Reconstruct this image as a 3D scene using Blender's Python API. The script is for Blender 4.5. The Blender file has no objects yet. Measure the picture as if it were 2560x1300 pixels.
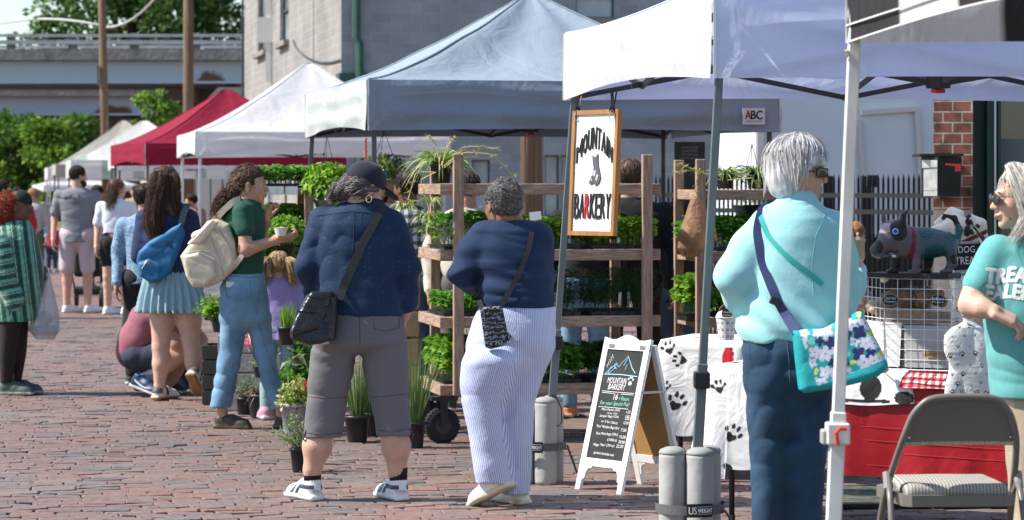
import bpy, math, random
import numpy as np
from mathutils import Vector, Matrix
sc = bpy.context.scene
COL = sc.collection
# ---------------------------------------------------------------- camera, sky, sun, exposure
FPX, HOR, CAMZ = 7050.0, 470.0, 1.53           # focal length in photo pixels, horizon row, eye height
cam_d = bpy.data.cameras.new('camera'); cam = bpy.data.objects.new('camera', cam_d); COL.objects.link(cam)
cam.location = (0, 0, CAMZ); cam.rotation_euler = (math.radians(90), 0, 0)
cam_d.sensor_width = 36; cam_d.lens = FPX / 2560 * 36; cam_d.shift_y = (HOR - 650) / 2560
cam_d.clip_start = .3; cam_d.clip_end = 3000
cam_d.dof.use_dof = True; cam_d.dof.focus_distance = 13.6; cam_d.dof.aperture_fstop = 6.3
sc.camera = cam
SUN_EL, SUN_AZ = 47.0, 184.0                     # azimuth of the direction TOWARDS the sun, from +X counter-clockwise
ts = Vector((math.cos(math.radians(SUN_EL)) * math.cos(math.radians(SUN_AZ)), math.cos(math.radians(SUN_EL)) * math.sin(math.radians(SUN_AZ)), math.sin(math.radians(SUN_EL))))
w = bpy.data.worlds.new('World'); sc.world = w; w.use_nodes = True
nt = w.node_tree; sky = nt.nodes.new('ShaderNodeTexSky'); sky.sky_type = 'NISHITA'; sky.sun_disc = False
sky.sun_elevation = math.radians(SUN_EL); sky.sun_rotation = math.radians(90 - SUN_AZ); sky.air_density = 1.0; sky.dust_density = .3; sky.ozone_density = 1.6
nt.links.new(sky.outputs[0], nt.nodes['Background'].inputs[0]); nt.nodes['Background'].inputs[1].default_value = .115
sl = bpy.data.lights.new('sun', 'SUN'); sl.energy = 5.0; sl.angle = math.radians(.6); sl.color = (1, .94, .84)
so = bpy.data.objects.new('sun', sl); COL.objects.link(so); so.rotation_euler = ts.to_track_quat('Z', 'Y').to_euler(); so.location = (-20, 0, 30)
sc.view_settings.view_transform = 'Standard'; sc.view_settings.look = 'None'; sc.view_settings.exposure = .68; sc.view_settings.gamma = 1
sc.cycles.max_bounces = 7; sc.cycles.transparent_max_bounces = 12; sc.cycles.use_denoising = True
sc.cycles.diffuse_bounces = 3; sc.cycles.transmission_bounces = 4; sc.cycles.glossy_bounces = 3; sc.cycles.caustics_reflective = False; sc.cycles.caustics_refractive = False

# ---------------------------------------------------------------- helpers
rng = np.random.default_rng(7)
PI = math.pi
def at(px, py, d, oy=0.):
    d = d + oy
    return np.array([(px - 1280) / FPX * d, d, CAMZ + (HOR - py) / FPX * d])
def gd(py): return CAMZ * FPX / (py - HOR)          # distance of a ground point seen at row py
def V3(*a): return np.array(a, float)
def nrm(v):
    v = np.asarray(v, float); return v / (np.linalg.norm(v) + 1e-12)
_mats = {}
def M(name, col=(.5, .5, .5), rough=.6, metal=0., bump=None, var=None, attr=False, trans=0., sheen=0., stretch=None, spec=.4, alpha=1., emit=None, nodes=None, coat=0.):
    """procedural principled material; bump=(scale, distance, detail), var=(scale, amount)"""
    if name in _mats: return _mats[name]
    m = bpy.data.materials.new(name); m.use_nodes = True; t = m.node_tree; N = t.nodes; L = t.links
    b = N['Principled BSDF']; b.inputs['Roughness'].default_value = rough; b.inputs['Metallic'].default_value = metal
    b.inputs['Specular IOR Level'].default_value = spec; b.inputs['Sheen Weight'].default_value = sheen; b.inputs['Coat Weight'].default_value = coat
    b.inputs['Base Color'].default_value = (*col, 1); b.inputs['Alpha'].default_value = alpha
    src = None
    tc = N.new('ShaderNodeTexCoord'); mp = N.new('ShaderNodeMapping'); L.new(tc.outputs['Object'], mp.inputs[0])
    if stretch: mp.inputs['Scale'].default_value = stretch
    if attr:
        a = N.new('ShaderNodeAttribute'); a.attribute_name = 'Col'; src = a.outputs['Color']
    if var:
        nz = N.new('ShaderNodeTexNoise'); nz.inputs['Scale'].default_value = var[0]; nz.inputs['Detail'].default_value = 5; L.new(mp.outputs[0], nz.inputs['Vector'])
        r = N.new('ShaderNodeMapRange'); r.inputs[1].default_value = .25; r.inputs[2].default_value = .75; r.inputs[3].default_value = 1 - var[1]; r.inputs[4].default_value = 1 + var[1]; L.new(nz.outputs[0], r.inputs[0])
        mx = N.new('ShaderNodeMix'); mx.data_type = 'RGBA'; mx.blend_type = 'MULTIPLY'; mx.inputs[0].default_value = 1
        if src: L.new(src, mx.inputs[6])
        else: mx.inputs[6].default_value = (*col, 1)
        L.new(r.outputs[0], mx.inputs[7]); src = mx.outputs[2]
    if nodes: src = nodes(t, mp.outputs[0], src)
    if src: L.new(src, b.inputs['Base Color'])
    nrmsock = None
    if bump:
        bs = bump if isinstance(bump, list) else [bump]
        prev = None
        for q in bs:
            nz = N.new('ShaderNodeTexNoise'); nz.inputs['Scale'].default_value = q[0]; nz.inputs['Detail'].default_value = q[2] if len(q) > 2 else 3
            if len(q) > 3: nz.inputs['Distortion'].default_value = q[3]
            if len(q) > 4: nz.noise_type = 'RIDGED_MULTIFRACTAL'; nz.inputs['Roughness'].default_value = .35
            L.new(mp.outputs[0], nz.inputs['Vector'])
            bp = N.new('ShaderNodeBump'); bp.inputs['Strength'].default_value = 1; bp.inputs['Distance'].default_value = q[1]; L.new(nz.outputs[0], bp.inputs['Height'])
            if prev: L.new(prev, bp.inputs['Normal'])
            prev = bp.outputs[0]
        L.new(prev, b.inputs['Normal']); nrmsock = prev
    if trans > 0:
        tr = N.new('ShaderNodeBsdfTranslucent'); ms = N.new('ShaderNodeMixShader'); ms.inputs[0].default_value = trans
        if src: L.new(src, tr.inputs[0])
        else: tr.inputs[0].default_value = (*col, 1)
        if nrmsock: L.new(nrmsock, tr.inputs['Normal'])
        L.new(b.outputs[0], ms.inputs[1]); L.new(tr.outputs[0], ms.inputs[2]); L.new(ms.outputs[0], N['Material Output'].inputs[0])
    if emit: b.inputs['Emission Color'].default_value = (*emit[:3], 1); b.inputs['Emission Strength'].default_value = emit[3]
    _mats[name] = m; return m

def mkmesh(name, V, F, smooth=False, col=None):
    """V (n,3); F: array (m,k) or list of faces (or list of arrays of different k)"""
    me = bpy.data.meshes.new(name); V = np.asarray(V, np.float32).reshape(-1, 3)
    if isinstance(F, np.ndarray): F = [F]
    elif len(F) and not isinstance(F[0], np.ndarray):
        g = {}
        for f in F: g.setdefault(len(f), []).append(f)
        F = [np.array(x, np.int32) for x in g.values()]
    lens = np.concatenate([np.full(len(f), f.shape[1], np.int32) for f in F]) if F else np.zeros(0, np.int32)
    idx = np.concatenate([f.astype(np.int32).ravel() for f in F]) if F else np.zeros(0, np.int32)
    me.vertices.add(len(V)); me.vertices.foreach_set('co', V.ravel())
    me.loops.add(len(idx)); me.loops.foreach_set('vertex_index', idx)
    me.polygons.add(len(lens)); st = np.concatenate([[0], np.cumsum(lens)[:-1]]).astype(np.int32)
    me.polygons.foreach_set('loop_start', st)
    me.update(calc_edges=True)
    me.polygons.foreach_set('use_smooth', np.full(len(lens), smooth, bool))
    if col is not None:
        c = np.asarray(col, np.float32); c = np.concatenate([c, np.ones((len(c), 1), np.float32)], 1)
        ca = me.color_attributes.new('Col', 'FLOAT_COLOR', 'POINT'); ca.data.foreach_set('color', c.ravel())
    me.update(); return me

ORG = {}
def thing(name, label, cat, loc=(0, 0, 0), rot=0., group=None, kind=None):
    o = bpy.data.objects.new(name, None); COL.objects.link(o); o.location = loc; o.rotation_euler = (0, 0, rot); o.empty_display_size = .1
    o['label'] = label; o['category'] = cat
    if group: o['group'] = group
    if kind: o['kind'] = kind
    ORG[o.name] = np.array(loc, float); return o
def part(name, V, F, mat, parent, smooth=False, col=None, world=True, label=None):
    """one mesh object under parent; world=True: V in world space (parent unrotated)"""
    V = np.asarray(V, float).reshape(-1, 3)
    org = ORG[parent.name] if (world and parent is not None) else np.zeros(3)
    me = mkmesh(name, V - org, F, smooth, col); me.materials.append(mat)
    o = bpy.data.objects.new(name, me); COL.objects.link(o)
    if parent is not None: o.parent = parent
    ORG[o.name] = org
    if label: o['label'] = label
    return o
def single(name, V, F, mat, label, cat, group=None, kind=None, smooth=False, col=None, org=None):
    V = np.asarray(V, float).reshape(-1, 3)
    if org is None: org = np.array([V[:, 0].mean(), V[:, 1].mean(), V[:, 2].min()])
    me = mkmesh(name, V - org, F, smooth, col); me.materials.append(mat)
    o = bpy.data.objects.new(name, me); COL.objects.link(o); o.location = org; ORG[o.name] = org
    if kind == 'structure': o['kind'] = kind; 
    else:
        o['label'] = label; o['category'] = cat
        if kind: o['kind'] = kind
    if group: o['group'] = group
    return o
def copy_tree(o, parent=None):
    c = o.copy(); COL.objects.link(c)
    if parent is not None: c.parent = parent; c.matrix_parent_inverse = o.matrix_parent_inverse.copy()
    for ch in list(o.children): copy_tree(ch, c)
    return c

class G:
    """collects plain geometry into one mesh"""
    def __init__(s): s.V = []; s.F = []; s.n = 0; s.C = []
    def add(s, V, F, c=None):
        V = np.asarray(V, float).reshape(-1, 3)
        for f in F: s.F.append([int(i) + s.n for i in f])
        s.V.append(V); s.n += len(V); s.C.append(np.tile(np.array(c if c is not None else (1, 1, 1), float), (len(V), 1))); return s
    def box(s, c, h, R=None, c_=None, bev=0.):
        c = np.asarray(c, float); h = np.asarray(h, float)
        if bev <= 0:
            v = np.array([[x, y, z] for x in (-1, 1) for y in (-1, 1) for z in (-1, 1)], float) * h
            F = [(0, 1, 3, 2), (4, 6, 7, 5), (0, 4, 5, 1), (2, 3, 7, 6), (0, 2, 6, 4), (1, 5, 7, 3)]
        else:
            b = min(bev, *(h * .9)); v = []; ix = {}
            for x in (-1, 1):
                for y in (-1, 1):
                    for z in (-1, 1):
                        for a in range(3):
                            p = np.array([x, y, z], float) * (h - b); p[a] = np.array([x, y, z][a]) * h[a]; ix[(x, y, z, a)] = len(v); v.append(p)
            F = []
            for a in range(3):
                o1, o2 = (a + 1) % 3, (a + 2) % 3
                for sg in (-1, 1):
                    q = []
                    for (u, w_) in ((-1, -1), (1, -1), (1, 1), (-1, 1)):
                        k = [0, 0, 0]; k[a] = sg; k[o1] = u; k[o2] = w_; q.append(ix[(*k, a)])
                    F.append(q if sg > 0 else q[::-1])
                for u in (-1, 1):
                    for w_ in (-1, 1):
                        k0 = [0, 0, 0]; k1 = [0, 0, 0]; k0[a] = -1; k1[a] = 1
                        k0[o1] = k1[o1] = u; k0[o2] = k1[o2] = w_
                        q = [ix[(*k0, o1)], ix[(*k1, o1)], ix[(*k1, o2)], ix[(*k0, o2)]]
                        F.append(q if u * w_ > 0 else q[::-1])
            for x in (-1, 1):
                for y in (-1, 1):
                    for z in (-1, 1):
                        q = [ix[(x, y, z, 0)], ix[(x, y, z, 1)], ix[(x, y, z, 2)]]; F.append(q if x * y * z > 0 else q[::-1])
            v = np.array(v)
        if R is not None: v = v @ np.asarray(R).T
        return s.add(v + c, F, c_)
    def bar(s, a, b, w_, t=None, up=(0, 0, 1), c=None, bev=0.):
        """rectangular bar from a to b, width w_ (sideways) and thickness t (up)"""
        a = np.asarray(a, float); b = np.asarray(b, float); d = b - a; L = np.linalg.norm(d); d = d / L
        up = np.asarray(up, float)
        if abs(np.dot(up, d)) > .95: up = np.array([0, 1., 0])
        x = nrm(np.cross(d, up)); z = np.cross(x, d)
        return s.box((a + b) / 2, (w_ / 2, L / 2, (t or w_) / 2), np.stack([x, d, z], 1), c, bev)
    def tube(s, pts, r, n=8, c=None, closed=False, cap=True):
        pts = np.asarray(pts, float); m = len(pts); r = np.broadcast_to(np.asarray(r, float), (m,))
        T = np.gradient(pts, axis=0) if not closed else np.roll(pts, -1, 0) - np.roll(pts, 1, 0)
        T /= np.linalg.norm(T, axis=1)[:, None] + 1e-9
        u = np.array([0, 0, 1.]) if abs(T[0][2]) < .9 else np.array([1., 0, 0]); V = []
        for i in range(m):
            u = u - T[i] * np.dot(u, T[i]); u = nrm(u); w_ = np.cross(T[i], u)
            for k in range(n):
                an = 2 * PI * k / n; V.append(pts[i] + r[i] * (math.cos(an) * u + math.sin(an) * w_))
        F = []
        for i in range(m if closed else m - 1):
            for k in range(n):
                j = (i + 1) % m; F.append((i * n + k, i * n + (k + 1) % n, j * n + (k + 1) % n, j * n + k))
        if cap and not closed: F += [tuple(range(n))[::-1], tuple((m - 1) * n + k for k in range(n))]
        return s.add(V, F, c)
    def lathe(s, c, prof, n=20, c_=None, R=None, cap=True):
        """prof [(r,z)...] from bottom to top"""
        V = []
        for r, z in prof:
            for k in range(n): V.append((r * math.cos(2 * PI * k / n), r * math.sin(2 * PI * k / n), z))
        F = []
        for i in range(len(prof) - 1):
            for k in range(n): F.append((i * n + k, i * n + (k + 1) % n, (i + 1) * n + (k + 1) % n, (i + 1) * n + k))
        if cap: F += [tuple(range(n))[::-1], tuple((len(prof) - 1) * n + k for k in range(n))]
        V = np.array(V)
        if R is not None: V = V @ np.asarray(R).T
        return s.add(V + np.asarray(c, float), F, c_)
    def grid(s, P, c=None):
        """P (a,b,3) grid of points"""
        P = np.asarray(P, float); a, b = P.shape[:2]; i = np.arange(a * b).reshape(a, b)
        F = np.stack([i[:-1, :-1], i[1:, :-1], i[1:, 1:], i[:-1, 1:]], -1).reshape(-1, 4)
        return s.add(P.reshape(-1, 3), F.tolist(), c)
    def prism(s, poly, z0, z1, c=None, fr=None):
        """poly 2D outline extruded; fr=(origin, ex, ey, ez)"""
        o, ex, ey, ez = fr or (V3(0, 0, 0), V3(1, 0, 0), V3(0, 1, 0), V3(0, 0, 1)); n = len(poly)
        V = [o + x * ex + y * ey + z * ez for z in (z0, z1) for x, y in poly]
        F = [tuple(range(n))[::-1], tuple(range(n, 2 * n))] + [(k, (k + 1) % n, n + (k + 1) % n, n + k) for k in range(n)]
        return s.add(V, F, c)
    def out(s): return np.concatenate(s.V), s.F, np.concatenate(s.C)
    def part(s, name, mat, parent, smooth=False, world=True, label=None, col=False):
        V, F, C = s.out(); return part(name, V, F, mat, parent, smooth, C if col else None, world, label)
    def single(s, name, mat, label, cat, group=None, kind=None, smooth=False, col=False, org=None):
        V, F, C = s.out(); return single(name, V, F, mat, label, cat, group, kind, smooth, C if col else None, org)

def rotz(a): c, s_ = math.cos(a), math.sin(a); return np.array([[c, -s_, 0], [s_, c, 0], [0, 0, 1.]])
def rotx(a): c, s_ = math.cos(a), math.sin(a); return np.array([[1., 0, 0], [0, c, -s_], [0, s_, c]])
def roty(a): c, s_ = math.cos(a), math.sin(a); return np.array([[c, 0, s_], [0, 1., 0], [-s_, 0, c]])

# ---------------------------------------------------------------- sculpting: smooth unions of simple volumes meshed as ONE skin
def snet(f, org, h):
    ins = f < 0; nx, ny, nz = f.shape
    c = ins[:-1, :-1, :-1].astype(np.int8)
    for a in (0, 1):
        for b in (0, 1):
            for d in (0, 1):
                if a + b + d: c = c + ins[a:nx - 1 + a, b:ny - 1 + b, d:nz - 1 + d]
    I, J, K = np.nonzero((c > 0) & (c < 8)); n = len(I)
    idx = np.full((nx - 1, ny - 1, nz - 1), -1, np.int32); idx[I, J, K] = np.arange(n)
    cor = np.array([[a, b, d] for a in (0, 1) for b in (0, 1) for d in (0, 1)])
    val = np.stack([f[I + a, J + b, K + d] for a, b, d in cor], 1)
    acc = np.zeros((n, 3)); cnt = np.zeros(n)
    for e0 in range(8):
        for e1 in range(e0 + 1, 8):
            if np.abs(cor[e0] - cor[e1]).sum() != 1: continue
            v0, v1 = val[:, e0], val[:, e1]; m = (v0 < 0) != (v1 < 0)
            t = np.where(m, v0 / (v0 - v1 + (~m)), 0)
            acc += m[:, None] * (cor[e0] + t[:, None] * (cor[e1] - cor[e0])); cnt += m
    V = org + h * (np.stack([I, J, K], 1) + acc / cnt[:, None])
    Fs = []
    for ax in range(3):
        s0 = [slice(1, -1)] * 3; s1 = [slice(1, -1)] * 3; s0[ax] = slice(0, -1); s1[ax] = slice(1, None)
        A = ins[tuple(s0)]; B = ins[tuple(s1)]; X = np.argwhere(A != B); sg = A[tuple(X.T)]
        off = [1, 1, 1]; off[ax] = 0; X = X + off; u, v = [q for q in range(3) if q != ax]
        def cell(du, dv):
            Y = X.copy(); Y[:, u] -= du; Y[:, v] -= dv; return idx[Y[:, 0], Y[:, 1], Y[:, 2]]
        q = np.stack([cell(1, 1), cell(0, 1), cell(0, 0), cell(1, 0)], 1)
        flip = ~sg if ax != 1 else sg
        q[flip] = q[flip][:, ::-1]; Fs.append(q)
    F = np.concatenate(Fs); return V, F[(F >= 0).all(1)]
class Sc:
    def __init__(s, h=.008, k=.02): s.h = h; s.k = k; s.P = []; s.D = []
    def add(s, fn, lo, hi, k=None, sub=False): s.P.append((fn, np.asarray(lo, float), np.asarray(hi, float), s.k if k is None else k, sub)); return s
    def cap(s, a, b, ra, rb=None, k=None, sub=False):
        a = np.asarray(a, float); b = np.asarray(b, float); rb = ra if rb is None else rb; ba = b - a; L = max(ba @ ba, 1e-9); r = max(ra, rb)
        def fn(X, Y, Z):
            x, y, z = X - a[0], Y - a[1], Z - a[2]; t = np.clip((x * ba[0] + y * ba[1] + z * ba[2]) / L, 0, 1)
            return np.sqrt((x - t * ba[0]) ** 2 + (y - t * ba[1]) ** 2 + (z - t * ba[2]) ** 2) - (ra + (rb - ra) * t)
        return s.add(fn, np.minimum(a, b) - r, np.maximum(a, b) + r, k, sub)
    def chain(s, pts, rs, k=None, sub=False):
        rs = np.broadcast_to(rs, (len(pts),))
        for i in range(len(pts) - 1): s.cap(pts[i], pts[i + 1], float(rs[i]), float(rs[i + 1]), k, sub)
        return s
    def ell(s, c, r, R=None, k=None, sub=False):
        c = np.asarray(c, float); r = np.broadcast_to(np.asarray(r, float), (3,)); m = r.max() if R is not None else r; R_ = None if R is None else np.asarray(R)
        def fn(X, Y, Z):
            x, y, z = X - c[0], Y - c[1], Z - c[2]
            if R_ is not None: x, y, z = R_[0, 0] * x + R_[1, 0] * y + R_[2, 0] * z, R_[0, 1] * x + R_[1, 1] * y + R_[2, 1] * z, R_[0, 2] * x + R_[1, 2] * y + R_[2, 2] * z
            k0 = np.sqrt((x / r[0]) ** 2 + (y / r[1]) ** 2 + (z / r[2]) ** 2); k1 = np.sqrt((x / r[0] ** 2) ** 2 + (y / r[1] ** 2) ** 2 + (z / r[2] ** 2) ** 2)
            return k0 * (k0 - 1) / (k1 + 1e-6)
        return s.add(fn, c - m, c + m, k, sub)
    def box(s, c, hs, rad=.01, R=None, k=None, sub=False):
        c = np.asarray(c, float); hs = np.asarray(hs, float); m = np.linalg.norm(hs) if R is not None else hs; R_ = None if R is None else np.asarray(R)
        def fn(X, Y, Z):
            x, y, z = X - c[0], Y - c[1], Z - c[2]
            if R_ is not None: x, y, z = R_[0, 0] * x + R_[1, 0] * y + R_[2, 0] * z, R_[0, 1] * x + R_[1, 1] * y + R_[2, 1] * z, R_[0, 2] * x + R_[1, 2] * y + R_[2, 2] * z
            qx, qy, qz = np.abs(x) - hs[0] + rad, np.abs(y) - hs[1] + rad, np.abs(z) - hs[2] + rad
            return np.sqrt(np.maximum(qx, 0) ** 2 + np.maximum(qy, 0) ** 2 + np.maximum(qz, 0) ** 2) + np.minimum(np.maximum(qx, np.maximum(qy, qz)), 0) - rad
        return s.add(fn, c - m, c + m, k, sub)
    def loft(s, d, rows, k=None, p=2.2, oy=0., sub=False, rb=0., rt=0.):
        """stack of ovals read off the photo: rows (row px, left px, right px, half depth m[, depth offset m]) at distance d"""
        R_ = []
        for r in rows:
            q = r[4] if len(r) > 4 else 0.; dd = d + oy + q; a = at(r[1], r[0], dd); b = at(r[2], r[0], dd)
            R_.append((a[2], (a[0] + b[0]) / 2, dd, (b[0] - a[0]) / 2, r[3]))
        R_ = np.array(sorted(R_)); z0, z1 = R_[0, 0], R_[-1, 0]
        def fn(X, Y, Z):
            zz = np.asarray(Z).ravel(); o = [np.interp(zz, R_[:, 0], R_[:, i]).reshape(np.shape(Z)) for i in range(1, 5)]
            if rb or rt:
                e = np.ones_like(zz); e = e * (np.sqrt(1 - np.clip((z0 + rb - zz) / rb, 0, .97) ** 2) if rb else 1) * (np.sqrt(1 - np.clip((zz - z1 + rt) / rt, 0, .97) ** 2) if rt else 1); e = e.reshape(np.shape(Z)); o[2] = o[2] * e; o[3] = o[3] * e
            q = (np.abs((X - o[0]) / o[2]) ** p + np.abs((Y - o[1]) / o[3]) ** p) ** (1 / p)
            f = (q - 1) * np.minimum(o[2], o[3])
            return np.maximum(f, np.maximum(Z - z1, z0 - Z))
        lo = [(R_[:, 1] - R_[:, 3]).min(), (R_[:, 2] - R_[:, 4]).min(), z0]; hi = [(R_[:, 1] + R_[:, 3]).max(), (R_[:, 2] + R_[:, 4]).max(), z1]
        return s.add(fn, lo, hi, k, sub)
    def disp(s, fn): s.D.append(fn); return s
    def mesh(s):
        h = s.h; pad = 4 * h + .01
        lo = np.min([p[1] for p in s.P if not p[4]], 0) - pad; hi = np.max([p[2] for p in s.P if not p[4]], 0) + pad
        n = np.ceil((hi - lo) / h).astype(int) + 1; f = np.full(n, .5, np.float32)
        ax = [(lo[i] + h * np.arange(n[i])).astype(np.float32) for i in range(3)]
        for fn, a, b, k, sub in s.P:
            m = k + 3 * h; i0 = np.clip(((a - m - lo) / h).astype(int), 0, n); i1 = np.clip(((b + m - lo) / h).astype(int) + 2, 0, n)
            if (i1 <= i0).any(): continue
            sl_ = tuple(slice(i0[q], i1[q]) for q in range(3))
            g = fn(ax[0][sl_[0]][:, None, None], ax[1][sl_[1]][None, :, None], ax[2][sl_[2]][None, None, :]); cur = f[sl_]
            if sub: g = -g; hh = np.maximum(k - np.abs(cur - g), 0) / max(k, 1e-5); f[sl_] = np.maximum(cur, g) + hh * hh * k / 4
            else: hh = np.maximum(k - np.abs(cur - g), 0) / max(k, 1e-5); f[sl_] = np.minimum(cur, g) - hh * hh * k / 4
        if s.D:
            I = np.nonzero(np.abs(f) < .05); x, y, z = ax[0][I[0]], ax[1][I[1]], ax[2][I[2]]
            for dfn in s.D: f[I] += dfn(x, y, z).astype(np.float32)
        return snet(f, lo, h)
    def part(s, name, mat, parent, col=None, label=None, world=True):
        V, F = s.mesh(); return part(name, V, F, mat, parent, True, None if col is None else col(V), world, label)
def ns(x, y, z, f=10., seed=0, st=(1, 1, 1)):
    """cheap smooth noise in about -1..1"""
    r = np.random.default_rng(seed); o = 0
    for q in range(4):
        a = r.normal(size=3); a = a / np.linalg.norm(a) * f * (1 + .6 * q); b = r.normal(size=3); b = b / np.linalg.norm(b) * f * .7; ph = r.uniform(0, 6.28, 2)
        u = x * st[0]; v = y * st[1]; w_ = z * st[2]
        o = o + np.sin(a[0] * u + a[1] * v + a[2] * w_ + 1.7 * np.sin(b[0] * u + b[1] * v + b[2] * w_ + ph[0]) + ph[1]) / (1 + .5 * q)
    return o / 2.2
def folds(amp=.006, f=22., seed=0, st=(1, 1, 1), sharp=True):
    def fn(x, y, z):
        n_ = ns(x, y, z, f, seed, st); n2 = ns(x, y, z, f * .5, seed + 5, st)
        if sharp: n_ = 1 - 2 * np.abs(n_) ** .7
        return amp * 1.35 * (n_ * (.5 + .5 * n2))
    return fn
# ================================================================ THE SETTING
UDIR = nrm(V3(-.186, .983, 0)); WDIR = V3(.983, .186, 0)       # along the street / across it
PHI = math.atan2(.186, .983)
def colmix(a, b, t): return np.asarray(a) * (1 - t) + np.asarray(b) * t
# ---- far ground sheet (brick pattern in the shader), near street laid brick by brick
def brick_nodes(t, vec, src):
    N, L = t.nodes, t.links
    bt = N.new('ShaderNodeTexBrick'); bt.inputs['Scale'].default_value = 1; bt.inputs['Brick Width'].default_value = .22; bt.inputs['Row Height'].default_value = .105
    bt.inputs['Mortar Size'].default_value = .006; bt.inputs['Color1'].default_value = (.25, .135, .12, 1); bt.inputs['Color2'].default_value = (.17, .125, .12, 1); bt.inputs['Mortar'].default_value = (.05, .04, .035, 1)
    mp = N.new('ShaderNodeMapping'); mp.inputs['Rotation'].default_value = (0, 0, -PHI); L.new(vec, mp.inputs[0]); L.new(mp.outputs[0], bt.inputs['Vector']); return bt.outputs[0]
mg = M('far_brick', rough=.75, nodes=brick_nodes)
g = G(); g.add([(-400, -20, 0), (400, -20, 0), (400, 900, 0), (-400, 900, 0)], [(0, 1, 2, 3)])
g2 = G(); g2.add([(-600, -60, -.012), (600, -60, -.012), (600, 1500, -.012), (-600, 1500, -.012)], [(0, 1, 2, 3)])
g2.single('ground', M('earth', (.16, .14, .11), .9, var=(3, .3)), '', '', kind='structure', org=V3(0, 0, 0))
g = G(); g.add([(-60, 25, -.006), (60, 25, -.006), (60, 220, -.006), (-60, 220, -.006)], [(0, 1, 2, 3)])
g.single('road', mg, '', '', kind='structure', org=V3(0, 0, 0))
g = G(); g.add([(-12, -3, -.010), (12, -3, -.010), (12, 45, -.010), (-12, 45, -.010)], [(0, 1, 2, 3)])
g.single('bedding_sand', M('sand', (.11, .09, .075), .95, var=(9, .4), bump=(60, .01)), '', '', kind='structure', org=V3(0, 0, 0))
def lay_bricks():
    r = np.random.default_rng(3); BW, BH = .225, .104; C = []; S = []
    for j in range(int(30 / BH)):
        v = 10.2 + j * BH; off = r.uniform(0, BW); u = -9.0 + off
        us = np.arange(-9, 6.5, BW) + off; px = us * .983 - (v) * .186; py = us * .186 + v * .983
        d = py; vis = (np.abs(px) < d * .195 + .5) & (py > 9.8) & (py < 36)
        for k in np.nonzero(vis)[0]: C.append((us[k], v)); S.append(1)
    C = np.array(C); n = len(C)
    hx = BW / 2 - r.uniform(.001, .005, n); hy = BH / 2 - r.uniform(.0002, .0026, n)
    hx *= 1; z = r.normal(0, .0016, n) + .004 * ns(C[:, 0], C[:, 1], 0 * C[:, 0], 2.2, 4); tx = r.normal(0, .012, n); ty = r.normal(0, .014, n); an = r.normal(0, .008, n)
    base = np.array([[-1, -1], [1, -1], [1, 1], [-1, 1]], float)
    # outer ring low, inner ring top, 8-gon-ish with jitter
    ring = np.array([[-1, -.75], [-.9, -1], [.9, -1], [1, -.75], [1, .75], [.9, 1], [-.9, 1], [-1, .75]])
    J = r.normal(0, 1, (n, 8, 2)) * np.array([.012, .05]) 
    chip = (r.random((n, 8)) < .10)[:, :, None] * r.uniform(.1, .35, (n, 8, 1)) * np.array([.25, 1.])
    P = ring[None] * (1 - chip) + J; P = np.clip(P, -1.04, 1.04)
    X = P[..., 0] * hx[:, None]; Y = P[..., 1] * hy[:, None]
    Xi = X - np.sign(X) * .003; Yi = Y - np.sign(Y) * .003
    def tr(X, Y, Z):
        c, s_ = np.cos(an)[:, None], np.sin(an)[:, None]; x = X * c - Y * s_ + C[:, :1]; y = X * s_ + Y * c + C[:, 1:]
        return np.stack([x * .983 - y * .186, x * .186 + y * .983, Z], -1)
    top = z[:, None] + tx[:, None] * Xi * 2 + ty[:, None] * Yi * 2
    V = np.concatenate([tr(X, Y, np.full_like(X, -.022)), tr(X, Y, top - .003), tr(Xi, Yi, top)], 1).reshape(-1, 3)
    b = (np.arange(n) * 24)[:, None]; k = np.arange(8); k1 = (k + 1) % 8
    F4 = np.concatenate([np.stack([k + o, k1 + o, k1 + o + 8, k + o + 8], 1) for o in (0, 8)])
    F4 = (b[:, :, None] + F4[None]).reshape(-1, 4); F8 = b + 16 + k[None]
    pal = np.array([(.225, .145, .128), (.25, .158, .138), (.21, .15, .137), (.195, .157, .148), (.175, .16, .157), (.275, .145, .115), (.23, .175, .155), (.14, .13, .128)])
    ci = r.choice(len(pal), n, p=[.2, .2, .17, .14, .09, .06, .1, .04]); cc = pal[ci] * r.uniform(.92, 1.08, (n, 1)) * .90
    cc = cc * .82 + V3(.165, .13, .108) * .18
    st = ns(C[:, 0], C[:, 1], 0 * C[:, 0], 1.2, 9); cc = cc * (1 + .1 * st)[:, None]
    cv = np.repeat(cc, 24, 0)
    single('brick_paving', V, [F4, F8], M('paver', rough=.62, attr=True, var=(28, .28), bump=[(90, .003, 4), (14, .005, 3)], spec=.35), '', '', kind='structure', col=cv, org=V3(0, 0, 0))
lay_bricks()
# gravel and debris in the joints
def crumbs():
    r = np.random.default_rng(12); n = 1700; d = 1 / r.uniform(1 / 30, 1 / 11, n); x = r.uniform(-.19, .19, n) * d; s_ = r.uniform(.002, .007, n)
    t = np.array([[1, 0, 0], [-.5, .87, 0], [-.5, -.87, 0], [0, 0, 1.3]]); V = t[None] * s_[:, None, None] + np.stack([x, d, 0 * x + .006], 1)[:, None]
    F = (np.arange(n) * 4)[:, None, None] + np.array([[0, 1, 3], [1, 2, 3], [2, 0, 3]])[None]
    pal = np.array([(.6, .55, .48), (.35, .3, .24), (.75, .7, .65), (.5, .35, .2)]); c = np.repeat(pal[r.integers(0, 4, n)], 4, 0)
    single('gravel', V.reshape(-1, 3), F.reshape(-1, 3), M('crumb', rough=.8, attr=True), 'tiny stone crumbs scattered over the brick paving', 'gravel', kind='stuff', col=c, org=V3(0, 0, 0))
crumbs()

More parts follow.
